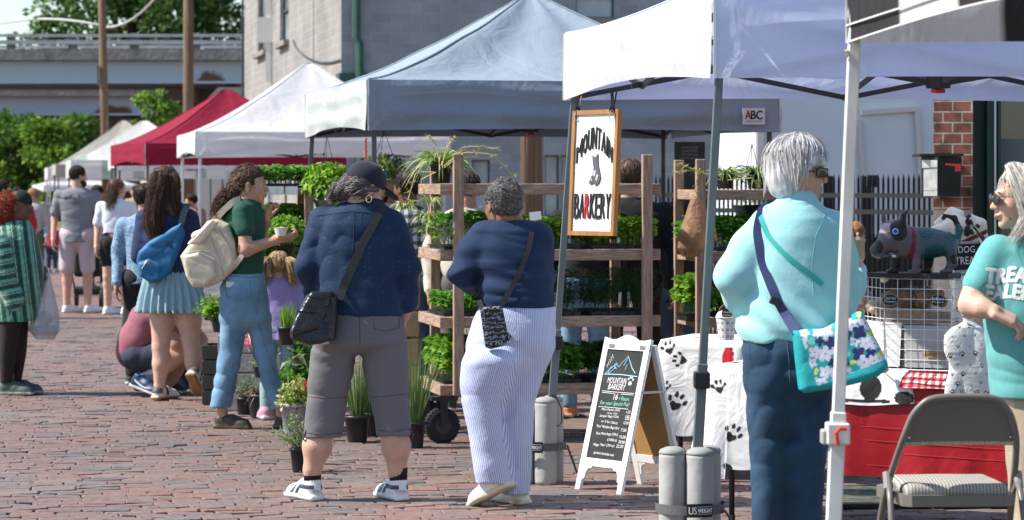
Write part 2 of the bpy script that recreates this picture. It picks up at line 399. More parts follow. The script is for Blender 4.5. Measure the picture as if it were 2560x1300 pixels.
# ---- leaves
def leafset(P, D, length, width, seed=0, up=None, fold=.25, curl=.15):
    """bent diamond leaves: P bases, D directions"""
    r = np.random.default_rng(seed); n = len(P); D = D / (np.linalg.norm(D, axis=1)[:, None] + 1e-9)
    U = np.tile(np.array([0, 0, 1.]), (n, 1)) + r.normal(0, .5, (n, 3)) if up is None else up
    S = np.cross(D, U); S /= np.linalg.norm(S, axis=1)[:, None] + 1e-9; U = np.cross(S, D)
    L = np.broadcast_to(length, (n,))[:, None]; W = np.broadcast_to(width, (n,))[:, None] / 2
    m = P + D * L * .5 ; dr = U * L * curl
    V = np.stack([P, m + S * W + U * W * fold, m + dr * .2, m - S * W + U * W * fold, P + D * L - dr], 1).reshape(-1, 3)
    F = (np.arange(n) * 5)[:, None, None] + np.array([[0, 1, 2], [0, 2, 3], [1, 4, 2], [2, 4, 3]])[None]
    return V, F.reshape(-1, 3)
def bladeset(P, D, length, width, droop, seed=0, nseg=5, taper=1.):
    r = np.random.default_rng(seed); n = len(P); D = D / np.linalg.norm(D, axis=1)[:, None]
    L = np.broadcast_to(length, (n,))[:, None]; W = np.broadcast_to(width, (n,))[:, None]; dr = np.broadcast_to(droop, (n,))[:, None]
    S = np.cross(D, [0, 0, 1.]) + r.normal(0, .3, (n, 3)); S /= np.linalg.norm(S, axis=1)[:, None]
    rows = []
    for i in range(nseg + 1):
        t = i / nseg; c = P + D * L * t + np.array([0, 0, -1.]) * dr * L * t * t; wd = W * (1 - t ** 1.6 * taper) * (0.75 + .5 * min(t * 3, 1)) / 2
        rows += [c - S * wd, c + S * wd]
    V = np.stack(rows, 1).reshape(-1, 3); k = 2 * (nseg + 1)
    q = np.array([[2 * i, 2 * i + 1, 2 * i + 3, 2 * i + 2] for i in range(nseg)])
    F = ((np.arange(n) * k)[:, None, None] + q[None]).reshape(-1, 4); return V, F
def tint(n, k, base, amt=.2, seed=0, pal=None):
    r = np.random.default_rng(seed)
    b = np.array(base) if pal is None else np.array(pal)[r.integers(0, len(pal), n)]
    return np.repeat(b * r.uniform(1 - amt, 1 + amt, (n, 1)) * np.ones((n, 3)), k, 0)
m_leaf = M('leaf', rough=.5, attr=True, trans=.35, spec=.3)
m_far = M('far_leaf', rough=.6, attr=True, trans=.3, spec=.2)
m_bark = M('bark', (.10, .075, .055), .9, var=(12, .35), bump=(30, .02))

def tree(label, base, H, spread, seed, pal, cat='tree', n=9000, leaf=.28, trunk=True, nblob=26, low=.25, group=None, name='tree'):
    r = np.random.default_rng(seed); base = np.asarray(base, float)
    root = thing(name, label, cat, base, group=group)
    # limbs
    g = G(); tips = []
    g.tube([base, base + V3(r.normal(0, .02 * H), 0, H * .3), base + V3(r.normal(0, .04 * H), r.normal(0, .04 * H), H * .62), base + V3(0, 0, H * .85)], [H * .028, H * .022, H * .014, H * .004], 8)
    for i in range(nblob):
        t = r.uniform(low, .95); a = r.uniform(0, 2 * PI); rad = spread * (math.sin(PI * min(max((t - low + .12) / (1.08 - low), 0), 1)) ** .6) * r.uniform(.45, 1)
        c = base + V3(math.cos(a) * rad, math.sin(a) * rad, H * t); tips.append((c, spread * r.uniform(.22, .42)))
        b0 = base + V3(0, 0, H * max(t - .22, .12)); g.tube([b0, (b0 + c) / 2 + V3(0, 0, H * .02), c], [H * .010, H * .006, H * .002], 5)
    if trunk: g.part('trunk', m_bark, root, True)
    P = []; D = []; tone = []
    for c, R in tips:
        k = n // nblob; v = r.normal(size=(k, 3)); v /= np.linalg.norm(v, axis=1)[:, None]; q = R * r.uniform(.35, 1.05, (k, 1)) ** .7
        p = c + v * q * np.array([1.15, 1.15, .75]); p += .25 * R * np.stack([ns(p[:, 0], p[:, 1], p[:, 2], 2.2 / R, seed + z) for z in range(3)], 1)
        P.append(p); D.append(v + r.normal(0, .6, (k, 3))); tone.append(np.full(k, r.uniform(.8, 1.25)))
    P = np.concatenate(P); D = np.concatenate(D); tone = np.concatenate(tone); nn = len(P)
    V, F = leafset(P, D, leaf * r.uniform(.6, 1.3, nn), leaf * .62, seed)
    c = tint(nn, 5, None, .25, seed, pal) * np.repeat(tone, 5)[:, None]
    part('crown', V, F, m_far, root, False, c); return root

# ---- the wooded bank beyond the bridge
PALD = [(.06, .13, .03), (.085, .17, .04), (.045, .10, .03)]; PALL = [(.15, .27, .035), (.19, .32, .045), (.11, .21, .035)]; PALM = [(.10, .19, .035), (.135, .24, .04), (.07, .145, .035)]
def P2(px, d): return V3((px - 1280) / FPX * d, d, 0)
tree('tall dark tree rising behind the left half of the upper bridge', P2(330, 150), 16.5, 4.6, 21, PALD, n=11000, leaf=.42)
tree('tall dark tree beside the block building, above the bridge rail', P2(520, 146), 16.5, 4.2, 22, PALD, n=10000, leaf=.42)
tree('loose thin tree at the edge of the open sky, leftmost above the rail', P2(175, 155), 12.4, 3.4, 23, PALM, n=4500, leaf=.42, nblob=18)
tree('small lime green tree just over the upper rail beside the block building', P2(545, 130), 8.7, 1.3, 24, PALL, n=2500, leaf=.3, nblob=12)
tree('bright bushy tree under the bridge at the far left edge', P2(30, 97), 3.95, 1.9, 25, PALM, n=7000, leaf=.24, low=.1)
tree('broad green tree under the bridge, behind the far white tents', P2(120, 96), 3.7, 1.8, 26, PALL, n=8000, leaf=.22, low=.05)
tree('darker bush beside the bridge column under the lower deck', P2(185, 99), 4.1, 1.3, 27, PALM, n=5000, leaf=.24, low=.05)
tree('sunlit lime sapling in front of the bridge columns', P2(382, 94), 4.9, .9, 28, PALL, n=2200, leaf=.2, nblob=14, low=.3)
tree('dim green tree filling the gap between the two bridge decks at left', P2(60, 160), 6.6, 3.8, 29, PALM, n=5000, leaf=.35, low=.3)
tree('dim green tree in the gap between the decks behind the poles', P2(320, 165), 7.4, 4.2, 30, PALM, n=5000, leaf=.35, low=.3)
tree('green tree seen past the bridge column beside the block building', P2(510, 160), 7.0, 3.5, 31, PALM, n=5000, leaf=.35, low=.3)
tree('shadowy tree low behind the market tents at far left', P2(-60, 100), 3.2, 2.2, 32, PALM, n=4000, leaf=.22, low=.05)
# ---- two-deck road bridge
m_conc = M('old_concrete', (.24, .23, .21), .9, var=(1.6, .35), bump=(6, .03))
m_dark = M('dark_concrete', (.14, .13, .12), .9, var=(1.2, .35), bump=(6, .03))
def rustn(t, vec, src):
    N, L = t.nodes, t.links; nz = N.new('ShaderNodeTexNoise'); nz.inputs['Scale'].default_value = .9; nz.inputs['Detail'].default_value = 6; L.new(vec, nz.inputs[0])
    at_ = N.new('ShaderNodeAttribute'); at_.attribute_name = 'Col'; sp = N.new('ShaderNodeSeparateColor'); L.new(at_.outputs[0], sp.inputs[0])
    ad = N.new('ShaderNodeMath'); ad.operation = 'ADD'; L.new(nz.outputs[0], ad.inputs[0]); L.new(sp.outputs[0], ad.inputs[1])
    rp = N.new('ShaderNodeValToRGB'); rp.color_ramp.elements[0].position = .9; rp.color_ramp.elements[0].color = (.52, .60, .66, 1); rp.color_ramp.elements[1].position = 1.0; rp.color_ramp.elements[1].color = (.16, .085, .04, 1)
    L.new(ad.outputs[0], rp.inputs[0]); return rp.outputs[0]
m_gird = M('girder_paint', rough=.55, nodes=rustn, stretch=(1, 1, .5))
def deck(name, label, d, ztop_rail, z_rail_bot, z_slab, z_gird, z_bot, x0, x1, rust_x, post_gap, depth=9):
    root = thing(name, label, 'bridge', (0, d, 0))
    g = G(); g.box(((x0 + x1) / 2, d + depth / 2, (z_rail_bot + z_slab) / 2), ((x1 - x0) / 2, depth / 2, (z_rail_bot - z_slab) / 2)); g.part('road_slab', m_conc, root)
    for k, yy in enumerate((d + .55, d + depth - .6)):
        xs = np.linspace(x0, x1, 300); zs = np.linspace(z_bot, z_slab - .02, 7)
        Pg = np.array([[(x, yy, z) for z in zs] for x in xs]); g = G(); g.grid(Pg)
        g.box(((x0 + x1) / 2, yy - .02, z_bot - .04), ((x1 - x0) / 2, .25, .04)); V, F, C = g.out(); n = 300 * 7
        cc = np.zeros((len(V), 3))
        for rx, rw, ra in rust_x: 
            cc[:n, 0] = np.maximum(cc[:n, 0], ra * np.exp(-((V[:n, 0] - rx) / rw) ** 2) * (1.15 - (V[:n, 2] - z_bot) / (z_slab - z_bot)))
        part('girder', V, F, m_gird, root, False, cc)
    rl = M('galv_rail', (.42, .44, .45), .5, metal=.3, var=(3, .2)); 
    for yy in (d + .2, d + depth - .3):
        for z, h in ((ztop_rail, .055), (ztop_rail - (ztop_rail - z_rail_bot) * .5, .075)):
            g = G(); g.box(((x0 + x1) / 2, yy, z), ((x1 - x0) / 2, .04, h)); g.part('rail', rl, root)
        x = x0 + 1.
        while x < x1:
            g = G(); g.box((x, yy + .1, (ztop_rail + z_rail_bot) / 2), (.16, .1, (ztop_rail - z_rail_bot) / 2 + .08), bev=.02); g.part('rail_post', m_dark, root); x += post_gap
    return root
zz = lambda py, d: CAMZ + (HOR - py) / FPX * d
D1, D2 = 105., 124.
X1 = lambda px, d: (px - 1280) / FPX * d
deck('upper_bridge', 'upper road deck with pale blue girder and grey rails above the tents', D1, zz(88, D1), zz(122, D1), zz(150, D1), 0, zz(202, D1), -45, 6, [(X1(520, D1), .8, .62), (X1(455, D1), .3, .35)], 2.3)
deck('lower_bridge', 'lower road deck with rusty blue girder seen beneath the upper one', D2, zz(203, D2), zz(226, D2), zz(240, D2), 0, zz(283, D2), -45, 6, [(X1(270, D2), 1.1, .66)], 2.1)
def pier(label, px, d, w_, ztop, capw):
    root = thing('bridge_pier', label, 'bridge pier', (X1(px, d), d, 0)); x = X1(px, d)
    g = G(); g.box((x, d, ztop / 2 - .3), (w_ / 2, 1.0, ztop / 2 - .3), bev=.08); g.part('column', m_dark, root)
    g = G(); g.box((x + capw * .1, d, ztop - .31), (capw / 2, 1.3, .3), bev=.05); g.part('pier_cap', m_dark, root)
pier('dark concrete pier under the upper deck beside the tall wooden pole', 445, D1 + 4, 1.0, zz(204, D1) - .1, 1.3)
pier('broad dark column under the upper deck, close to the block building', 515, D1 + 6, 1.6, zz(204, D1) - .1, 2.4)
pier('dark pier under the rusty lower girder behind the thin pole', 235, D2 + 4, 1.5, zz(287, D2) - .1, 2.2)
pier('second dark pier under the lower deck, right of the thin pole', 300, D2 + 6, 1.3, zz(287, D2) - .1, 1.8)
# white car up on the lower deck
def far_car(px, py, d, col, label):
    root = thing('parked_car', label, 'car', (X1(px, d), d, zz(py, d))); o = ORG[root.name]
    prof = [(-2.1, .25), (-2.1, .75), (-1.7, .9), (-1.1, .95), (-.6, 1.4), (.7, 1.42), (1.3, .98), (2.0, .85), (2.15, .6), (2.15, .25)]
    g = G(); g.prism(prof, -.85, .85, fr=(o, V3(1, 0, 0), V3(0, 0, 1), V3(0, 1, 0))); g.part('car_body', M('car_white', (.8, .8, .8), .3, coat=.5), root)
    g = G(); g.prism([(-.9, 1.0), (-.5, 1.33), (.65, 1.35), (1.1, 1.0)], -.87, .87, fr=(o, V3(1, 0, 0), V3(0, 0, 1), V3(0, 1, 0))); g.part('car_window', M('dark_glass', (.03, .04, .05), .1), root)
    for x in (-1.35, 1.35):
        for y in (-.8, .8): g = G(); g.lathe(o + V3(x, y, .32), [(.32, -.1), (.32, .1)], 16, R=rotx(PI / 2)); g.part('wheel', M('tyre', (.02, .02, .02), .8), root)
far_car(372, 232, D2 + 3.5, 'w', 'white car on the lower deck seen over the rail')

# ---- utility poles and cables
def wood_n(t, vec, src):
    N, L = t.nodes, t.links; mp = N.new('ShaderNodeMapping'); mp.inputs['Scale'].default_value = (14, 14, .6); L.new(vec, mp.inputs[0])
    nz = N.new('ShaderNodeTexNoise'); nz.inputs['Scale'].default_value = 2.2; nz.inputs['Detail'].default_value = 6; L.new(mp.outputs[0], nz.inputs[0])
    rp = N.new('ShaderNodeValToRGB'); rp.color_ramp.elements[0].position = .3; rp.color_ramp.elements[0].color = (.085, .055, .035, 1); rp.color_ramp.elements[1].position = .7; rp.color_ramp.elements[1].color = (.27, .19, .13, 1)
    L.new(nz.outputs[0], rp.inputs[0]); return rp.outputs[0]
m_pole = M('pole_wood', rough=.9, nodes=wood_n, bump=(8, .02), stretch=(4, 4, .4))
def upole(label, px_t, py_t, px_b, d, r0, ztop=12.):
    xb = X1(px_b, d); sl_ = (X1(px_t, d) - xb) / (zz(py_t, d) - 0); r = thing('utility_pole', label, 'utility pole', (xb, d, 0))
    g = G(); g.tube([(xb, d, 0), (xb + sl_ * 4, d, 4), (xb + sl_ * ztop, d, ztop)], [r0 * 1.08, r0, r0 * .8], 16); g.part('shaft', m_pole, r, True); return r
r_ = upole('thin weathered wooden pole in front of the left bridge span', 256, 60, 268, 72, .105, 13)
cx = X1(257, 72)
for dx, z in ((.12, 3.2), (-.1, 4.4)):
    g = G(); g.box((cx + dx, 72 - .1, z), (.03, .03, .25)); g.part('conduit_clamp', m_dark, r_)
upole('thick straight wooden pole beside the block building, above the crimson tent', 471, 0, 471, 62, .115, 13)
rr = upole('stout split wooden pole standing behind the plant rack under the grey canopy', 1330, 360, 1330, 30, .115, 9)
def cable(label, pts, r=.02, col=(.25, .25, .25)):
    g = G(); pts = np.array(pts); t = np.linspace(0, 1, 24)[:, None]; a, b, c = pts; g.tube((1 - t) ** 2 * a + 2 * t * (1 - t) * b + t * t * c, r, 5)
    g.single('cable', M('cable%.2f' % col[0], col, .6), label, 'cable', smooth=True)
cable('pale cable sagging from the thin pole up to the right', [at(262, 68, 72), at(330, 70, 71), at(395, -15, 70)], .028, (.5, .5, .5))
cable('pale cable running from the thin pole to the left over the rail', [at(262, 66, 72), at(170, 45, 72), at(95, 48, 74)], .032, (.5, .5, .5))
cable('thin dark wire crossing the open sky at the far left', [at(95, 48, 74), at(40, 56, 76), at(-30, 62, 78)], .015)

# ---- grey block building
def blockn(c1, c2, mort):
    def f(t, vec, src):
        N, L = t.nodes, t.links; uv = N.new('ShaderNodeUVMap')
        bt = N.new('ShaderNodeTexBrick'); bt.inputs['Scale'].default_value = 1; bt.inputs['Brick Width'].default_value = .406; bt.inputs['Row Height'].default_value = .203; bt.inputs['Mortar Size'].default_value = .012; bt.inputs['Mortar Smooth'].default_value = .4
        bt.inputs['Color1'].default_value = (*c1, 1); bt.inputs['Color2'].default_value = (*c2, 1); bt.inputs['Mortar'].default_value = (*mort, 1); bt.inputs['Bias'].default_value = 0
        L.new(uv.outputs[0], bt.inputs['Vector']); nz = N.new('ShaderNodeTexNoise'); nz.inputs['Scale'].default_value = .8; nz.inputs['Detail'].default_value = 8; L.new(vec, nz.inputs[0])
        r = N.new('ShaderNodeMapRange'); r.inputs[1].default_value = .3; r.inputs[2].default_value = .7; r.inputs[3].default_value = .8; r.inputs[4].default_value = 1.15; L.new(nz.outputs[0], r.inputs[0])
        mx = N.new('ShaderNodeMix'); mx.data_type = 'RGBA'; mx.blend_type = 'MULTIPLY'; mx.inputs[0].default_value = 1; L.new(bt.outputs[0], mx.inputs[6]); L.new(r.outputs[0], mx.inputs[7])
        bp = N.new('ShaderNodeBump'); bp.inputs['Distance'].default_value = .01; bp.invert = True; L.new(bt.outputs['Fac'], bp.inputs['Height']); L.new(bp.outputs[0], N['Principled BSDF'].inputs['Normal'])
        return mx.outputs[2]
    return f
m_block = M('block_wall', rough=.85, nodes=blockn((.25, .24, .23), (.30, .29, .275), (.40, .385, .36)))
m_blockb = M('bluish_block', rough=.8, nodes=blockn((.25, .29, .31), (.31, .345, .365), (.39, .42, .43)))  # bluer block tone for the front wall, warmer grey for the side wall
def uvwall(name, mat, root, p0, p1, z0, z1, holes=(), thick=.2, inn=None):
    """wall from p0 to p1 (xy) with rectangular openings (u0,u1,z0,z1); brick UVs in metres"""
    p0 = np.asarray(p0, float); p1 = np.asarray(p1, float); L = np.linalg.norm(p1 - p0); e = (p1 - p0) / L; n = np.array([-e[1], e[0]]) 
    us = sorted({0, L, *[h[0] for h in holes], *[h[1] for h in holes]}); zs = sorted({z0, z1, *[h[2] for h in holes], *[h[3] for h in holes]})
    V = []; F = []; UV = []
    def q(pts, uv):
        b = len(V); V.extend(pts); F.append((b, b + 1, b + 2, b + 3)); UV.extend(uv)
    pt = lambda u, z, o=0.: (p0[0] + e[0] * u + n[0] * o, p0[1] + e[1] * u + n[1] * o, z)
    for i in range(len(us) - 1):
        for j in range(len(zs) - 1):
            uc, zc = (us[i] + us[i + 1]) / 2, (zs[j] + zs[j + 1]) / 2
            if any(h[0] < uc < h[1] and h[2] < zc < h[3] for h in holes): continue
            a, b, c, d_ = us[i], us[i + 1], zs[j], zs[j + 1]; q([pt(a, c), pt(b, c), pt(b, d_), pt(a, d_)], [(a, c), (b, c), (b, d_), (a, d_)])
    for h in holes:
        a, b, c, d_ = h
        for (u0, z0_), (u1, z1_) in (((a, c), (b, c)), ((b, c), (b, d_)), ((b, d_), (a, d_)), ((a, d_), (a, c))):
            q([pt(u0, z0_), pt(u1, z1_), pt(u1, z1_, thick), pt(u0, z0_, thick)], [(u0, z0_), (u1, z1_), (u1 + .1, z1_), (u0 + .1, z0_)])
    o = part(name, V, np.array(F), mat, root)
    uvl = o.data.uv_layers.new(name='UVMap'); uvl.data.foreach_set('uv', np.array(UV, np.float32).ravel()); return o, pt
DB = 57.; cor = np.array([X1(853, DB), DB]); lf = cor + np.array([-.175, .985]) * 24.0; rt = cor + np.array([.985, .12]) * 16.; 
bb = thing('block_building', 'grey concrete block building with green band and downpipe behind the tents', 'building', (cor[0], cor[1], 0))
# left wall windows: px columns -> u along wall
def u_of(px, p0, e):     # intersect the view ray with the wall line
    t = (px - 1280) / FPX; return (t * p0[1] - p0[0]) / (e[0] - t * e[1])
eL = nrm(np.append(lf - cor, 0))[:2]; eR = nrm(np.append(rt - cor, 0))[:2]
holes = []
for a, b, y0, y1 in ((722, 700, 105, -60), (670, 645, 130, -40)):
    u0, u1 = u_of(a, cor, eL), u_of(b, cor, eL); dd = cor[1] + eL[1] * (u0 + u1) / 2; holes.append((24.37 - u1, 24.37 - u0, zz(y0, dd), zz(y1, dd)))
Lw = np.linalg.norm(lf - cor); holes = [(Lw - (24.37 - h[0]), Lw - (24.37 - h[1]), h[2], h[3]) for h in holes]
wall_l, ptL = uvwall('side_wall', m_block, bb, lf, cor, 0, 9, holes)
m_pane = M('window_pane', (.35, .42, .46), .08, spec=.6, var=(.6, .5)); m_fr = M('dark_frame', (.05, .06, .06), .5)
def window(root, pt, h, cross=True, pane=m_pane, fw=.06, sill=True):
    a, b, c, d_ = h; fr = G()
    for (u0, z0_), (u1, z1_) in (((a, c), (b, c)), ((b, c), (b, d_)), ((b, d_), (a, d_)), ((a, d_), (a, c)), ((a, (c + d_) / 2), (b, (c + d_) / 2))):
        fr.bar(pt(u0, z0_, .12), pt(u1, z1_, .12), fw, fw)
    f = fr.part('window_frame', m_fr, root); g = G(); g.add([pt(a, c, .14), pt(b, c, .14), pt(b, d_, .14), pt(a, d_, .14)], [(0, 1, 2, 3)]); g.part('pane', pane, f)
    if sill: g = G(); g.bar(pt(a - .1, c - .06, -.03), pt(b + .1, c - .06, -.03), .22, .12); g.part('sill', m_conc, f)
for h in holes: window(bb, ptL, h)
hr = []
for a, b, y0, y1 in ((1440, 1535, 45, -60), (1362, 1398, 540, 388), (1402, 1425, 540, 388), (1180, 1225, 540, 400)):
    u0, u1 = u_of(a, cor, eR), u_of(b, cor, eR); dd = cor[1] + eR[1] * u0; hr.append((u0, u1, zz(y0, dd), zz(y1, dd)))
wall_r, ptR = uvwall('front_wall', m_blockb, bb, cor, rt, 0, 9, hr)
for h in hr: window(bb, ptR, h)
m_green = M('green_band', (.035, .10, .075), .6, var=(3, .2))
g = G(); g.bar(ptR(-.012, zz(197, DB), -.02), ptR(15.9, zz(197, DB), -.02), .04, .24, c=None); g.bar(ptL(Lw - .6, zz(197, DB), -.02), ptL(Lw, zz(197, DB), -.02), .04, .24); g.part('painted_band', m_green, bb)
g = G(); u = u_of(890, cor, eR); g.tube([ptR(u, 9, -.12), ptR(u, zz(95, DB), -.12), ptR(u + .06, zz(110, DB), -.14), ptR(u + .12, 0, -.12)], .085, 8); g.part('downpipe', m_green, bb)
g = G(); dpi = cor[1] + eL[1] * u_of(681, cor, eL); up_ = Lw - u_of(681, cor, eL)
g.box(ptL(up_, (zz(205, dpi) + zz(-20, dpi)) / 2, -.1), (.07, .06, (zz(-20, dpi) - zz(205, dpi)) / 2)); g.box(ptL(up_, zz(75, dpi), -.15), (.2, .1, .32)); g.part('meter_pipe', M('white_paint', (.75, .75, .73), .5), bb)
g = G(); uc_ = Lw - u_of(611, cor, eL); g.tube([ptL(uc_, 0, -.05), ptL(uc_, 9, -.05)], .035, 6); g.part('corner_cable', m_fr, bb)
g = G(); t = np.linspace(0, 1, 16)
g.tube([ptL(Lw - u_of(735, cor, eL) * (1 - q), zz(60, 60) - .9 * math.sin(q * PI * .5) ** .7, -.03) for q in t], .018, 5); g.part('wall_wire', m_fr, bb)
g = G(); g.box((cor[0] + 6, cor[1] + 14, 9.1), (9.5, 13, .1)); g.part('flat_roof', m_conc, bb)

# ---- low green-roofed shed seen above the crimson tent
sh = thing('shed', 'low shed with pale green sloping roof behind the crimson tent', 'shed', (X1(560, 90), 90, 0)); 
g = G(); g.prism([(X1(470, 90), zz(300, 90)), (X1(545, 90), zz(218, 90)), (X1(640, 90), zz(218, 90)), (X1(640, 90), zz(300, 90))], 90, 94, fr=(V3(0, 0, 0), V3(1, 0, 0), V3(0, 0, 1), V3(0, 1, 0))); g.part('roof', M('green_roof', (.25, .33, .27), .6), sh)
g = G(); g.box((X1(560, 91), 92, zz(300, 90) / 2), (.95, 1.9, zz(300, 90) / 2 - .002)); g.part('wall', M('shed_wall', (.5, .5, .47), .8), sh)

# ---- long white truck body, fence and the brick shopfront at right
m_trk = M('truck_panel', (.66, .72, .76), .45, var=(.8, .08), bump=(2, .01))
DT = 30.; tr_ = thing('box_trailer', 'long pale box trailer with framed side panel parked behind the fence', 'trailer', (X1(1905, DT), DT, 0))
p_c = V3(X1(1905, DT), DT, 0); p_l = V3(X1(1780, DT + 2.4), DT + 2.4, 0); eF = nrm(V3(.98, .10, 0)); p_r = p_c + eF * 3.0; z0, z1 = zz(585, DT), 3.4
p_b = p_l + eF * 3.0
V = [p + V3(0, 0, z) for z in (z0, z1) for p in (p_c, p_r, p_b, p_l)]
part('box_body', V, [(0, 1, 5, 4), (1, 2, 6, 5), (2, 3, 7, 6), (3, 0, 4, 7), (4, 5, 6, 7), (3, 2, 1, 0)], m_trk, tr_)
m_alu = M('trailer_trim', (.62, .6, .55), .4, metal=.2)
fo = V3(.1, -.98, 0) * .03
def fp(px, z): u = u_of(px, p_c[:2], eF[:2]); return p_c + eF * u + fo + V3(0, 0, z)
for a, b, c_, d_ in ((2150, 282, 2290, 272), (2145, 300, 2165, 560), (2290, 272, 2305, 560)):
    g = G(); g.bar(fp(a, zz(c_ and b, DT)), fp(c_, zz(d_, DT)), .05, .045); g.part('trim_strip', m_alu, tr_)
g = G(); g.bar(p_c + V3(-.02, -.02, z0), p_c + V3(-.02, -.02, z1), .07, .07); g.part('corner_post', m_alu, tr_)
for u in (.5, 1.3): g = G(); g.lathe(p_c + eF * u + V3(0, .3, .5), [(.5, -.14), (.5, .14)], 20, R=rotx(PI / 2)); g.part('wheel', M('tyre', (.02, .02, .02), .8), tr_)
g = G(); g.box((6.6, 33, .42), (2.6, .15, .42)); g.single('kerb_wall', M('tan_wall', (.42, .36, .27), .9, var=(2, .3)), 'low tan wall behind the black picket fence', 'wall')
mbk = M('black_iron', (.018, .02, .022), .45, metal=.2)
fe = thing('picket_fence', 'black iron picket fence with pointed bars behind the dog figure', 'fence', (X1(2060, 28), 28, 0))
fa, fb = V3(X1(1640, 29.5), 29.5, 0), V3(X1(2350, 26), 26, 0); g = G(); n = 62
for i in range(n):
    p = fa + (fb - fa) * (i / (n - 1)); zt = zz(450, 28); g.box(p + V3(0, 0, zt / 2), (.011, .011, zt / 2)); g.add([p + V3(-.011, -.011, zt), p + V3(.011, -.011, zt), p + V3(.011, .011, zt), p + V3(-.011, .011, zt), p + V3(0, 0, zt + .06)], [(0, 1, 4), (1, 2, 4), (2, 3, 4), (3, 0, 4)])
g.part('pickets', mbk, fe)
for py in (488, 527, 760): g = G(); g.bar(fa + V3(0, 0, zz(py, 28)), fb + V3(0, 0, zz(py, 28)), .03, .045); g.part('rail', mbk, fe)
for px in (2070, 2162): dd = 28.; g = G(); g.box((X1(px, dd), dd - .1, zz(440, 28) / 2), (.05, .05, zz(440, 28) / 2)); g.part('post', mbk, fe)
g = G(); g.box((X1(2178, 27.5), 27.4, zz(453, 27.5)), (.055, .05, .06), bev=.01); g.part('latch', mbk, fe)
# shopfront
m_brk = M('red_brick', rough=.85, nodes=blockn((.33, .12, .08), (.22, .085, .06), (.5, .42, .33)))
_bt = [n_ for n_ in m_brk.node_tree.nodes if n_.type == 'TEX_BRICK'][0]; _bt.inputs['Brick Width'].default_value = .125; _bt.inputs['Row Height'].default_value = .0700; _bt.inputs['Mortar Size'].default_value = .007
for n_ in m_brk.node_tree.nodes:
    if n_.type == 'TEX_NOISE': n_.inputs['Scale'].default_value = 9
    if n_.type == 'MAP_RANGE': n_.inputs[3].default_value = .3; n_.inputs[4].default_value = 1.6
DS = 18.5; sf = thing('shopfront', 'brick shopfront with dark green door frame and tall glass at the right edge', 'building', (X1(2333, DS), DS, 0))
a0 = V3(X1(2333, DS), DS, 0); a1 = V3(X1(2436, DS - .08), DS - .02, 0); a2 = a1 + V3(.02, .22, 0); a3 = a2 + V3(.10, 0, 0)
def wl(nm, p, q, z0, z1, mat): return uvwall(nm, mat, sf, p[:2], q[:2], z0, z1)[0]
wl('brick_pillar', a0, a1, zz(525, DS), 5, m_brk); wl('pillar_base', a0, a1, 0, zz(525, DS) - .0, M('stone_base', (.42, .37, .33), .85, var=(5, .3)))
b0 = a0 + V3(.35, 1.6, 0); wl('left_return', b0, a0, 0, 5, m_brk); wl('right_return', a1, a2, 0, 5, m_brk)
m_dgf = M('green_frame', (.02, .055, .045), .45); 
wl('recess_panel', a2, a3, 0, 5, m_dgf)
g = G(); 
for px, w_, m_ in ((2478, .035, None), (2492, .02, None)): g.box((X1(px, DS + .15), DS + .15, 2.5), (w_, .05, 2.5))
g.part('door_frame', m_dgf, sf)
g = G(); g.box((X1(2487, DS + .1), DS + .1, 2.5), (.006, .02, 2.5)); g.part('white_edge', M('white_paint', (.75, .75, .73), .5), sf)
g = G(); g.box((X1(2560, DS + .3) + .6, DS + .3, 2.5), (.85, .01, 2.5)); g.part('glass', M('shop_glass', (.035, .05, .045), .05, spec=.9, var=(1.2, .6)), sf)
g = G(); g.box((X1(2530, DS + .5), DS + .25, zz(410, DS)), (.14, .03, .17)); g.part('door_notice', M('dim_paper', (.12, .15, .15), .5), sf)
g = G(); g.box((3.4 + 2.0, DS + .4, 2.5), (2.0, .1, 2.5)); g.part('front_wall', m_brk, sf)
# mailbox
mb = thing('mailbox', 'black wall mailbox with red flag and grey door on the brick pillar', 'mailbox', at(2350, 440, DS - .25))
def P3(px, py, dd): return at(px, py, dd)
q0, q1, q2 = 18.15, 18.05, 18.3
V = [P3(2303, 492, q0), P3(2345, 488, q1), P3(2345, 392, q1), P3(2303, 392, q0), P3(2400, 492, q2 + .1), P3(2405, 392, q2 + .1), P3(2360, 492, q2 + .3), P3(2360, 392, q2 + .3)]
part('mailbox_body', V, [(0, 1, 2, 3), (1, 4, 5, 2), (3, 2, 5, 7), (0, 3, 7, 6), (0, 6, 4, 1), (4, 6, 7, 5)], M('mailbox_black', (.02, .022, .022), .5), mb)
g = G(); f_ = lambda x, y, o=.02: P3(x, y, q0 - (x - 2303) / 42 * .1 - o); 
g.add([f_(2305, 400), f_(2343, 400), f_(2343, 418), f_(2305, 420)], [(0, 1, 2, 3)]); g.add([f_(2309, 478), f_(2343, 476), f_(2343, 490), f_(2309, 490)], [(0, 1, 2, 3)]); g.add([f_(2309, 421, .01), f_(2343, 419, .01), f_(2343, 475, .01), f_(2309, 477, .01)], [(0, 1, 2, 3)])
g.part('front_door', M('grey_metal', (.5, .5, .48), .4, metal=.4, var=(20, .3)), mb)
g = G(); g.prism([(2366, 408), (2402, 410), (2402, 428), (2388, 428), (2388, 415), (2366, 413)], 0, .02, fr=(at(0, 0, 18.0) * 0, V3(0, 0, 0), V3(0, 0, 0), V3(0, 0, 0)))
pts = [at(x, y, 17.99) for x, y in ((2366, 408), (2402, 410), (2402, 428), (2388, 428), (2388, 415), (2366, 413))]
g = G(); g.add(pts + [p + V3(0, .02, 0) for p in pts], [(0, 1, 2, 3, 4, 5), (11, 10, 9, 8, 7, 6)] + [(i, (i + 1) % 6, 6 + (i + 1) % 6, 6 + i) for i in range(6)]); g.part('red_flag', M('flag_red', (.65, .05, .04), .4), mb)
